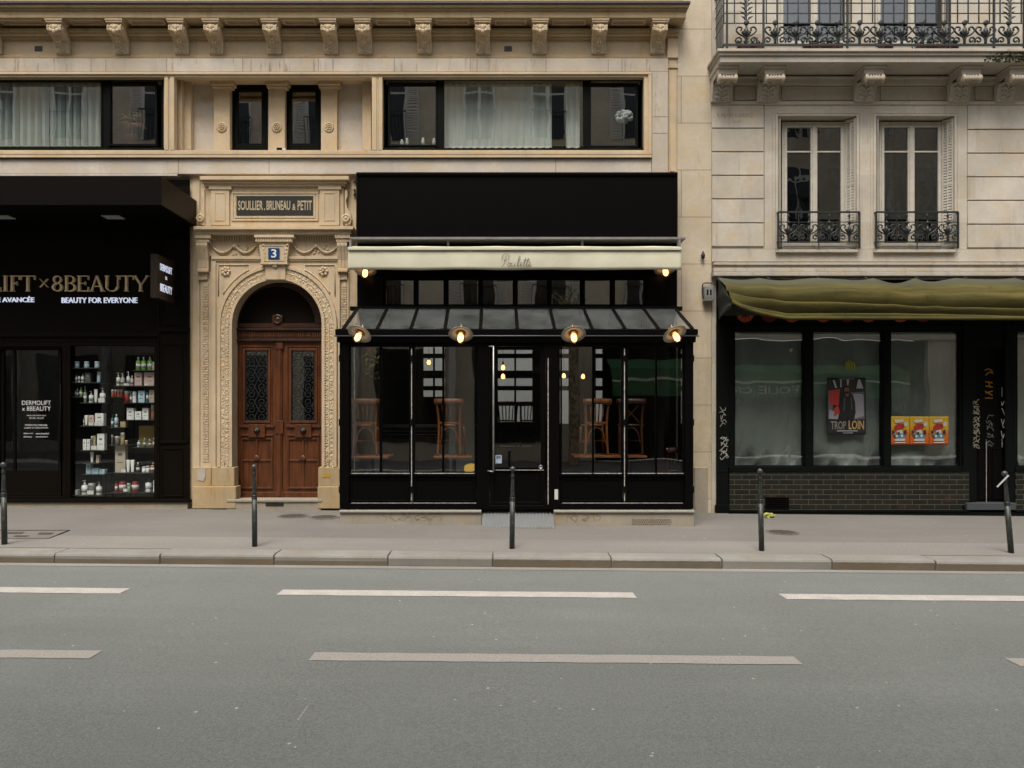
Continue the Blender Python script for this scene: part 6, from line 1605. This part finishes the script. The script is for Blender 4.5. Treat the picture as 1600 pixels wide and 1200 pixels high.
mb = MB(); mb.fb(1139, 796.8, 1516, 800.5, YV-.085, .085); mb.fb(1139, 800.5, RX, 812, YV-.075, .075); mb.fb(1587,796.8,RX,800.5,YV-.085,.085); mb.build('base_ledge', M['greenblack'], CS, .005)
mb = MB(); mb.fb(1511, 786, 1588.5, 797, YV-.10, .20); mb.build('door_step', flat('blue_grey_step', (.045,.055,.058), .7), CS, .006)
mb = MB(); frame_fb(mb, 1196, 777, 1233, 797, 2, YV-.06, .014)
for k in range(5): mb.fb(1198, 780.2+k*3.2, 1231, 781.6+k*3.2, YV-.062, .014)
mb.fb(1198, 779, 1231, 795, YV-.0485, .002); mb.build('vent', M['black2'], CS)
for i, (a, b) in enumerate(((1147,1257),(1269.5,1380.5),(1391,1500),(1588.5,1700),(1712,1822))):
    s_ = MB(); frame_fb(s_, a-.5, 516.5, b+.5, 729.5, 2.2, YV+.03, .05); o_ = s_.build('window', M['greenblack'], CS, .003)
    pane('pane', a+1.4, 518.5, b-1.4, 727.5, YV+.05, o_, 'glass_clear')
    mb = MB()                                          # protective film hung inside
    def film(u, v, i=i, a=a, b=b):
        w = .012*math.sin(u*7+i)+.008*math.sin(u*17+v*3+i*2)+.004*math.sin(v*25+u*11)
        low = max(0, 1-v/(.20+.07*math.sin(u*5+i*2))); w += low*low*(.07*math.sin(u*6+v*9+i*1.7)+.05*abs(math.sin(u*11-v*13+i))+.02*math.sin(u*29+v*17))
        w += .02*math.sin((u*1.6+v)*9)*max(0, .7-u)*(v < .8)
        return (X(a+2+(b-a-4)*u,YV+.14), YV+.145+w, Z(727.5-209*v,YV+.14))
    mb.grid(film, 70, 90); o_ = mb.build('protective_sheet', M['film'] if 'film' in M else M['curtain'], None)
    tag(o_, ['pale film hung inside the first papered window from the left','pale film hung behind the window with the dark portrait poster','pale film hung behind the window with three yellow posters','pale film behind the window right of the graffitied door','pale film behind the last window at the far right'][i], 'plastic sheet', 'films hung inside the closed shop windows')
room('interior', X(1140,YW), X(RX,YW)-.02, YW+.13, YW+3.2, .0, 3.6, M['room'], CS)
# door with panels
mb = MB(); mb.fb(1526.5, 545.5, 1549.4, 786, YV+.05, .05); mb.fb(1549.8, 545.5, 1579.6, 786, YV+.05, .05); frame_fb(mb, 1529, 700, 1547, 780, 2, YV+.038, .012); frame_fb(mb, 1552, 700, 1577, 780, 2, YV+.038, .012)
dr2 = mb.build('door', M['black2'], CS, .004)
MB().fb(1541, 690, 1541.8, 785, YV+.03, .01).fb(1565.5, 605, 1566.2, 620, YV+.03, .01).fb(1565.5, 685, 1566.2, 698, YV+.03, .01).build('worn_edge', M['wornwhite'], dr2)
# round emblems along the fascia, half covered by the awning
for i, px in enumerate((1165, 1203, 1238, 1287, 1325, 1358, 1408, 1443)):
    red = px in (1203, 1325, 1443); col = flat('dark_red_disc', (.14,.008,.008), .5) if red else flat('orange_disc', (.48,.09,.03), .5)
    t = thing('round_emblem', ['orange disc emblem nearest the left end of the fascia','first dark red disc on the fascia from the left','orange disc just right of the first dark red disc','orange disc left of the second dark red disc','middle dark red disc of three on the fascia','orange disc right of the middle dark red disc','rightmost orange disc on the fascia','rightmost dark red disc on the fascia'][i], 'emblem', (X(px,YV), YV-.02, Z(505,YV)), 'round emblems on the fascia of the closed shop')
    c = (X(px,YV-.03), YV-.002, Z(490,YV-.03)); MB().lathe([(.14,0),(.14,.018)], c, 28, Matrix.Rotation(R(90),3,'X'), False).build('disc', col, t)
    mb = MB()
    if not red:
        for k in (-1,0,1): mb.tube([(c[0]+k*.03, c[1]-.020, c[2]-.02), (c[0]+k*.055, c[1]-.020, c[2]-.07-.01*(k == 0))], .008, 5)
        mb.ball((c[0],c[1]-.018,c[2]-.02), .045, 8, .6, 1, .15); mb.build('print', M['black2'], t)
# graffiti
def graf(px0, py0, px1, py1, seed, n, m, label, Y=YV-.032, r=.006, tight=1.0):
    mb = MB(); scrawl(mb, px0, py0, px1, py1, Y, r, seed, n, True, tight); tag(mb.build('graffiti', m), label, 'graffiti', 'tags sprayed on the closed shopfront')
gm = flat('white_marker', (.42,.41,.38), .8); gm2 = flat('grey_marker', (.14,.14,.13), .8)
graf(1125, 636, 1134, 668, 5, 5, gm, 'thin white scrawl at the top of the left shopfront post', r=.005)
graf(1125, 680, 1137, 717, 3, 9, gm, 'dense white tag low on the left shopfront post', r=.006, tight=1.3)
graf(1521, 624, 1530, 700, 12, 20, flat('cream_marker', (.33,.29,.20), .8), 'long cream vertical tag left of the closed door', Y=YV-.0, r=.0065, tight=1.2)
graf(1541, 650, 1552, 700, 15, 8, gm2, 'dim grey tag on the middle of the closed door', Y=YV+.036)
graf(1564, 625, 1571, 685, 18, 5, gm, 'angular white tag on the right edge of the closed door', Y=YV-.002, r=.0055)
mb = MB()
for pts in ([(1539,578),(1545,576),(1551,580)],[(1540,586),(1545,581),(1552,583)],[(1539,596),(1551,598)],[(1540,603),(1551,605)],[(1545,596),(1546,604)],[(1539,611),(1551,618)],[(1551,611),(1540,614)],[(1539,622),(1551,622)]):
    mb.tube([(X(p[0],YV+.036), YV+.036, Z(p[1],YV)) for p in pts], .012, 5, flat=.4)
tag(mb.build('graffiti', flat('orange_spray', (.33,.13,.015), .8)), 'orange sprayed strokes high on the closed door', 'graffiti', 'tags sprayed on the closed shopfront')
# posters (flat prints stuck on the glass)
Yp = YV+.045
def curl(name, px0, py0, px1, py1, m, parent, Y=Yp):
    mb = MB(); mb.grid(lambda u, v: (X(px0+(px1-px0)*u,Y), Y-.004-.010*max(0, .25-v)**1*(1+math.sin(u*7)) , Z(py1+(py0-py1)*v,Y)), 16, 16); return mb.build(name, m, parent, solid=.001)
PO = thing('portrait_poster', 'dark poster of a bearded man in a black jacket, taped inside the middle window', 'poster', (X(1322,Yp), Yp, Z(679,Yp)))
curl('sheet', 1292.5, 590.5, 1352.5, 679, flat('poster_black', (.016,.017,.018), .5), PO)
def art(parent, name, col, shapes, dy):
    mb = MB()
    for s_ in shapes: mb.fp(s_, Yp-.018-dy, .002)
    return mb.build(name, flat('ink_%s' % name+str(col), col, .6), parent)
art(PO, 'print_grey', (.10,.10,.12), [[(1330,613),(1350,612),(1351,655),(1329,656)],[(1294,610),(1300,611),(1302,655),(1294,655)]], 0)
art(PO, 'print_pale', (.26,.25,.28), [[(1334,618),(1349,617),(1350,650),(1336,654)],[(1296,640),(1311,646),(1309,655),(1295,654)]], .001)
art(PO, 'print_red', (.36,.028,.02), [[(1295,610),(1312,608),(1311,634),(1296,632)],[(1302,640),(1310,632),(1313,646),(1305,649)]], .002)
art(PO, 'print_white', (.34,.34,.34), [[(1301,594),(1304,594),(1308,606),(1305,606)],[(1313,593),(1315,593),(1315,605),(1313,605)],[(1323,593),(1327,593),(1325,605),(1324,605)],[(1341,593),(1344,593),(1349,607),(1338,607)],[(1310,690-98),(1335,591.4),(1335,592.2),(1310,592.6)],[(1333,616),(1347,615.6),(1347,617),(1333,617.4)],[(1308,672.5),(1340,672.5),(1340,674),(1308,674)],[(1317,676),(1333,676),(1333,677),(1317,677)]], .003)
art(PO, 'print_figure', (.006,.006,.007), [[(1316,617),(1324,614),(1332,617),(1336,628),(1337,645),(1334,656),(1313,656),(1312,643),(1313,625)],[(1318.5,605),(1322,601.5),(1327,603),(1328,608),(1318.5,609)]], .004)
art(PO, 'print_skin', (.20,.085,.05), [[(1319.5,606),(1326.5,605.5),(1327,612),(1324.5,615.5),(1321.5,615),(1319.5,611)],[(1302,648),(1308,645),(1309,648),(1304,650)],[(1321,615),(1326,614),(1325.5,619),(1322.5,619)]], .0055)
art(PO, 'print_beard', (.012,.009,.008), [[(1320,611.5),(1326.8,611),(1325,615.8),(1321.8,615.6)],[(1320.5,608),(1322.3,608),(1322.3,608.7),(1320.5,608.7)],[(1324,607.8),(1326,607.8),(1326,608.5),(1324,608.5)]], .007)
art(PO, 'print_jacket_light', (.06,.06,.065), [[(1319,621),(1321,619),(1320,640),(1318,644)],[(1329,619),(1331,622),(1332,640),(1330,640)]], .007)
text('lettering', 'TROP', (1298, 658, 1322, 671), Yp-.022, flat('letter_grey', (.20,.19,.17), .6), PO, ext=.001, bold=.02)
text('lettering', 'LOIN', (1326, 657, 1350, 671), Yp-.022, flat('letter_gold', (.42,.28,.12), .6), PO, ext=.001, bold=.02)
for k, px in enumerate((1391, 1421.5, 1452)):
    PY = thing('yellow_poster', ['left','middle','right'][k]+' one of three yellow and orange comic posters in a row', 'poster', (X(px+15,Yp), Yp, Z(695,Yp)), 'three yellow posters in the window')
    m_ = bpy.data.materials.get('poster_gradient')
    if m_ is None:
        m_, nt_, p_, co_ = base('poster_gradient', .5)
        sx_ = nt_.nodes.new('ShaderNodeSeparateXYZ'); nt_.links.new(co_, sx_.inputs[0]); ad_ = nt_.nodes.new('ShaderNodeMath'); ad_.operation = 'MULTIPLY_ADD'; ad_.inputs[1].default_value = 2.0
        mu_ = nt_.nodes.new('ShaderNodeMath'); mu_.operation = 'MULTIPLY'; mu_.inputs[1].default_value = .45; nt_.links.new(noise(nt_, co_, 9, 3), mu_.inputs[0]); nt_.links.new(sx_.outputs[2], ad_.inputs[0]); nt_.links.new(mu_.outputs[0], ad_.inputs[2])
        nt_.links.new(ramp(nt_, ad_.outputs[0], [(.12, (.42,.055,.008)), (.55, (.50,.13,.010)), (.85, (.58,.36,.02))]), p_.inputs['Base Color'])
    curl('sheet', px, 650.5, px+30, 695, m_, PY)
    def A(sh): return [[(px+a, 650+b) for a, b in s_] for s_ in sh]
    art(PY, 'print_cream', (.52,.48,.40), A([[(6,6),(20,4),(21,9),(8,11)],[(22,10),(26,9),(28,13),(25,17),(22,15)],[(6,37),(14,34),(24,36),(22,39),(8,39)],[(10,23),(18,21),(20,27),(12,28)]]), 0)
    art(PY, 'print_red', (.34,.02,.015), A([[(6,18),(11,12),(21,12),(22,19),(14,21),(8,23)]]), .0015)
    art(PY, 'print_blue', (.06,.20,.33), A([[(8,29),(21,27),(24,35),(8,35)],[(4,26),(7,25),(8,29),(5,30)]]), .003)
    art(PY, 'print_dark', (.02,.02,.03), A([[(3,23),(6,22),(7,27),(4,28)],[(12,25),(15,24.5),(15,29),(12,29)],[(21,23),(25,21),(26,28),(22,29)],[(5,31),(8,30),(8,33)],[(18,14),(20,14),(20,17)]]), .0045)
    art(PY, 'print_white', (.6,.6,.55), A([[(9,30.5),(12,30),(12,33),(9,33)],[(17,29),(20,29),(20,33),(17,33)],[(7,41),(24,40.6),(24,41.8),(7,42)]]), .006)
mb = MB(); rr = random.Random(3)
for k in range(4): mb.tube(catmull([(X(1323+k*4,YV+.06), YV+.045, Z(577,YV)), (X(1324+k*4.2,YV), YV+.045, Z(568,YV)), (X(1327+k*2,YV), YV+.045, Z(560+abs(k-1.5)*3,YV))], 4), [.016,.018,.02,.02,.018,.016,.012,.008,.004], 5, flat=.3)
tag(mb.build('flame_sticker', flat('acid_yellow', (.28,.28,.02), .6)), 'small yellow-green flame-shaped sticker above the portrait poster', 'sticker')
o_ = MB().fp([(1233,546),(1238,543.5),(1239,548),(1235,551)], YV+.045, .002).build('torn_sticker', flat('torn_sticker_pink', (.40,.33,.32), .6)); tag(o_, 'tiny torn pinkish sticker high in the leftmost papered window', 'sticker')
# junction box on the wall
t = thing('junction_box', 'grey metal utility box on the pier beside the olive awning', 'box', (X(1108,YW-.1), YW-.1, Z(470,YW)))
MB().fb(1100.5, 447.5, 1116.5, 470, YW-.13, .10).build('casing', M['steel'], t, .006)
MB().fb(1103, 450.5, 1113.5, 465, YW-.136, .006).build('cover', flat('cover_grey', (.22,.22,.21), .5), t, .003)
mb = MB(); mb.fb(1104.5, 452.5, 1107, 461, YW-.141, .004); mb.fb(1109.5, 452.5, 1112, 461, YW-.141, .004); mb.build('slot', M['black2'], t)
mb = MB(); mb.tube(catmull([(X(1099,YW-.08),YW-.08,Z(468,YW)),(X(1097.5,YW-.05),YW-.05,Z(455,YW)),(X(1099,YW-.05),YW-.05,Z(444,YW)),(X(1112,YW-.05),YW-.05,Z(443,YW))], 4), .010, 6); mb.build('cable', M['iron'], t)

# ================================================================ STREET FURNITURE
def bollard(px, py, tilt_x, label, tilt_y=0, first=[None]):
    zb = ZC+(VY-py)*YB/F; x = X(px,YB)
    if first[0] is None:
        t = thing('bollard', label, 'bollard', (0,0,0), 'slim iron bollards along the kerb')
        MB().lathe([(.032,-.03),(.032,.30),(.031,.595)], (0,0,0), 20).build('lower_post', M['bollard'], t)
        MB().lathe([(.028,.625),(.026,.66),(.017,.865),(.017,.87)], (0,0,0), 20).build('upper_post', M['bollard'], t)
        mb = MB()
        for z, r in ((.60,.034),(.618,.034),(.585,.032),(.875,.022),(.892,.024)): mb.lathe([(r*.8,z-.008),(r,z-.005),(r,z+.004),(r*.8,z+.007)], (0,0,0), 20)
        mb.lathe([(.03,.59),(.03,.63)], (0,0,0), 14); mb.lathe([(.02,.86),(.018,.90),(.015,.93),(.02,.945)], (0,0,0), 14)
        mb.build('collar', M['iron'], t)
        MB().ball((0,0,.968), .033, 18).build('ball_finial', flat('worn_iron', (.075,.075,.072), .38, metal=.4), t); first[0] = t; o_ = t
    else: o_ = dup(first[0], None, label)
    o_.location = (x, YB, gz(x,YB)); o_.rotation_euler = (tilt_y, tilt_x, 0); o_['label'] = label; return o_
def bolmat():
    m, nt, p, co = base('worn_bollard_paint', .45, .5)
    f = noise(nt, co, 30, 5, .75, (1,1,.35)); g = noise(nt, co, 9, 3)
    c = mixc(nt, ramp(nt, f, [(.52, 0.0), (.66, 1.0)]), (.020,.024,.021), (.085,.08,.068))
    c = mixc(nt, ramp(nt, g, [(.62, 0.0), (.7, .5)]), c, (.17,.15,.13))
    nt.links.new(c, p.inputs['Base Color']); bump(nt, p, f, .2, .003); return m
M['bollard'] = bolmat()
bollard(7, 849, R(-.8), 'black iron bollard at the far left, before the beauty shop door')
bollard(398, 852, R(-.4), 'black iron bollard standing before the arched wooden doors')
bollard(800, 857, R(.5), 'iron bollard with bare pale metal, before the terrace door')
bollard(1190, 862, R(-1.2), 'iron bollard before the dark brick base and the vent')
bl = bollard(1580, 866, R(-4.8), 'leaning iron bollard with white tape at its neck, far right')
x = X(1568,YB-.05); t = MB(); t.tube([(X(1558,YB-.06), YB-.06, Z(760,YB)), (X(1576,YB-.06), YB-.06, Z(742,YB))], .012, 4, flat=.3)
tag(t.build('white_tie', flat('tie_white', (.55,.53,.52), .6)), 'white plastic tie round the neck of the leaning bollard', 'tie')
# crumpled bag by the brick base
bx_, by_, bz_ = gp(1202, 809); rr = random.Random(5); mb = MB()
for k in range(16):
    c = Vector((bx_+rr.uniform(-.075,.075), by_+rr.uniform(-.03,.03), bz_+rr.uniform(.01,.055))); u = Vector((rr.uniform(-1,1), rr.uniform(-.6,.6), rr.uniform(-.5,.6)))*.05; v = u.cross(Vector((.2,1,rr.uniform(-1,1)))).normalized()*.035
    w_ = Vector((0,-.02,.012)); mb.add([c-u, c+v, c+u, c-v, c+w_], [(0,1,4),(1,2,4),(2,3,4),(3,0,4)])
mb.ball((bx_, by_, bz_+.028), .038, 8, .7, 1.8, .8)
tag(mb.build('crumpled_wrapper', flat('acid_wrapper', (.42,.44,.10), .5)), 'crumpled yellow-green wrapper on the pavement by the vent', 'litter')
# pale specks of chewing gum and paper scraps: countless tiny spots
mb = MB(); rr = random.Random(77)
for k in range(150):
    if rr.random() < .45:
        x, y = rr.uniform(-8, 8), rr.uniform(8.8, 12); z = gz(x, y)+.005
    else:
        y = rr.uniform(3.7, 8.2); x = rr.uniform(-.75,.75)*y; z = rz(x, y)+.0015
    r = rr.uniform(.006, .013); a0 = rr.uniform(0, 6); n_ = 6
    mb.add([(x+r*rr.uniform(.6,1.3)*math.cos(a0+k2*6.283/n_), y+r*rr.uniform(.6,1.3)*math.sin(a0+k2*6.283/n_), z) for k2 in range(n_)], [tuple(range(n_))])
tag(mb.build('gum_spots', flat('gum_pale', (.42,.40,.37), .8)), 'scattered pale gum spots and crumbs on the road and pavement', 'litter', None, 'stuff')

# ================================================================ THE OTHER SIDE OF THE STREET (seen in the reflections)
OB = thing('opposite_building', 'pale building across the street, seen only mirrored in the glass', 'building', (0, -4.3, 0))
YO = -4.0
m_o = stone('opposite_stone', (.60,.53,.42), amt=.3)
mb = MB(); mb.box(-32, 40, YO-1, YO, 4.6, 15.5); mb.box(-32, 3.2, YO-.9, YO-.02, 0, 4.6); mb.box(16.5, 40, YO-.9, YO-.02, 0, 4.6)
mb.box(-32, 40, YO, YO+.12, 4.5, 4.75); mb.box(-32, 40, YO, YO+.25, 8.2, 8.4); mb.box(-32, 40, YO, YO+.1, 5.3, 5.4)
mb.build('wall', m_o, OB)
mb = MB(); mb.box(3.2, 16.5, YO-.6, YO-.3, 0, 4.5); mb.build('dark_shop', M['black2'], OB)
m_gl = flat('dim_glass', (.012,.014,.014), .08)
def owin(x, z, w, h, sh):
    mb = MB(); mb.box(x-w/2, x+w/2, YO+.001, YO+.03, z, z+h); wdw = mb.build('window', m_gl, OB)
    mb = MB(); mb.box(x-.05, x+.05, YO+.03, YO+.06, z, z+h); mb.box(x-w/2-.06, x-w/2+.02, YO+.001, YO+.07, z, z+h); mb.box(x+w/2-.02, x+w/2+.06, YO+.001, YO+.07, z, z+h); mb.box(x-w/2, x+w/2, YO+.03, YO+.055, z+h*.72, z+h*.75)
    if sh:
        for sx in (-1, 1):
            x0_, x1_ = (x+sx*(w/2+.06), x+sx*(w/2+.56)); a, b = min(x0_,x1_), max(x0_,x1_)
            mb.box(a, a+.05, YO+.002, YO+.05, z, z+h); mb.box(b-.05, b, YO+.002, YO+.05, z, z+h)
            for k in range(int(h/.1)): mb.box(a+.05, b-.05, YO+.01, YO+.045, z+k*.1, z+k*.1+.06)
    mb.build('shutter' if sh else 'frame', M['white'], wdw)
    mb = MB(); mb.box(x-w/2-.1, x+w/2+.1, YO+.25, YO+.28, z+.95, z+1.0)
    for k in range(12): xx = x-w/2-.1+(w+.2)*k/11; mb.box(xx-.01, xx+.01, YO+.255, YO+.275, z, z+.95)
    mb.build('guard_rail', M['iron'], wdw)
for fl, z in enumerate((5.5, 9.0, 12.3)):
    for k in range(16):
        owin(-23+k*3.1+(.4 if k % 2 else 0), z, 1.15, 2.4, (k*7+fl) % 3 != 0)
for k in range(9): 
    x = -27+k*3.4; MB().box(x-1.2, x+1.2, YO-.015, YO+.02, .6, 3.9).build('shop_window', m_gl, OB); MB().box(x+1.35, x+1.6, YO-.01, YO+.15, 0, 4.4).build('pillar', M['white'], OB)
GA = thing('green_awning', 'green cafe awning across the street, mirrored in the papered windows', 'awning', (9.4, -3.4, 2.2))
m_g = clothmat('green_canvas', (.045,.13,.055), (.065,.18,.08), .1)
MB().prism_x([(YO+.05, 3.5), (-2.85, 3.12), (-2.85, 3.09), (YO+.05, 3.46)], 3.6, 15.2).build('canopy_cloth', m_g, GA)
MB().box(3.6, 15.2, -2.86, -2.84, 2.24, 3.10).build('valance', m_g, GA)
MB().box(3.6, 15.2, -2.835, -2.825, 2.74, 2.81).build('stripe', M['white'], GA)
def back_text(s_, x0_, x1_, z0_, z1_, y, m, parent):
    cu = bpy.data.curves.new('t', 'FONT'); cu.body = s_; cu.extrude = .004
    to = bpy.data.objects.new('t', cu); C.objects.link(to); me = bpy.data.meshes.new_from_object(to.evaluated_get(bpy.context.evaluated_depsgraph_get()))
    bpy.data.objects.remove(to); bpy.data.curves.remove(cu)
    xs_ = [v.co.x for v in me.vertices]; ys_ = [v.co.y for v in me.vertices]; org = Vector(parent['_org'])
    for v in me.vertices: v.co = Vector((x1_-(x1_-x0_)*(v.co.x-min(xs_))/(max(xs_)-min(xs_)), y-v.co.z, z0_+(z1_-z0_)*(v.co.y-min(ys_))/(max(ys_)-min(ys_)))) - org
    me.materials.clear(); me.materials.append(m); o = bpy.data.objects.new('lettering', me); C.objects.link(o); o.parent = parent; o['_org'] = tuple(org)
back_text('FOLIE CRABE', 7.5, 11.0, 2.38, 2.64, -2.828, M['white'], GA)
TR = thing('plane_tree', 'bare plane tree with mottled trunk across the street, mirrored in the terrace glass', 'tree', (2.25, -1.5, -.02))
def bark():
    m, nt, p, co = base('plane_bark', .85, .2)
    c = mixc(nt, ramp(nt, noise(nt, co, 7, 4, .6), [(.45, 0.0), (.55, 1.0)]), (.17,.125,.07), (.42,.35,.22)); nt.links.new(c, p.inputs['Base Color']); return m
mb = MB(); mb.tube(catmull([(2.25,-1.5,-.03),(2.27,-1.5,1.5),(2.22,-1.52,3.4),(2.3,-1.5,5.5)], 6), [.24,.21,.2,.195,.19,.19,.185,.18,.18,.175,.17,.17,.165,.16,.15,.14,.13,.12,.11], 14)
mb.build('trunk', bark(), TR)
mb = MB(); rr = random.Random(31)
for k in range(12):
    a = rr.uniform(0,6.28); z = rr.uniform(4.9,5.4); L_ = rr.uniform(.5,.9); p0 = Vector((2.27,-1.5,z)); d_ = Vector((math.cos(a),math.sin(a)*.7,rr.uniform(.8,1.5))).normalized()
    p1 = p0+d_*L_*.5; p2 = p1+(d_+Vector((rr.uniform(-.4,.4),rr.uniform(-.4,.4),.3))).normalized()*L_*.6
    mb.tube(catmull([p0,p1,p2], 4), [.07,.06,.055,.05,.04,.035,.028,.02,.012], 6)
    for q in range(3):
        e0 = p1.lerp(p2, q/3); e1 = e0+Vector((rr.uniform(-1,1),rr.uniform(-1,1),rr.uniform(.2,1)))*.3; mb.tube([e0,e1], [.02,.006], 5)
mb.build('crown', bark(), TR)
bpy.context.view_layer.update()
for o in bpy.data.objects:
    if '_org' in o: del o['_org']
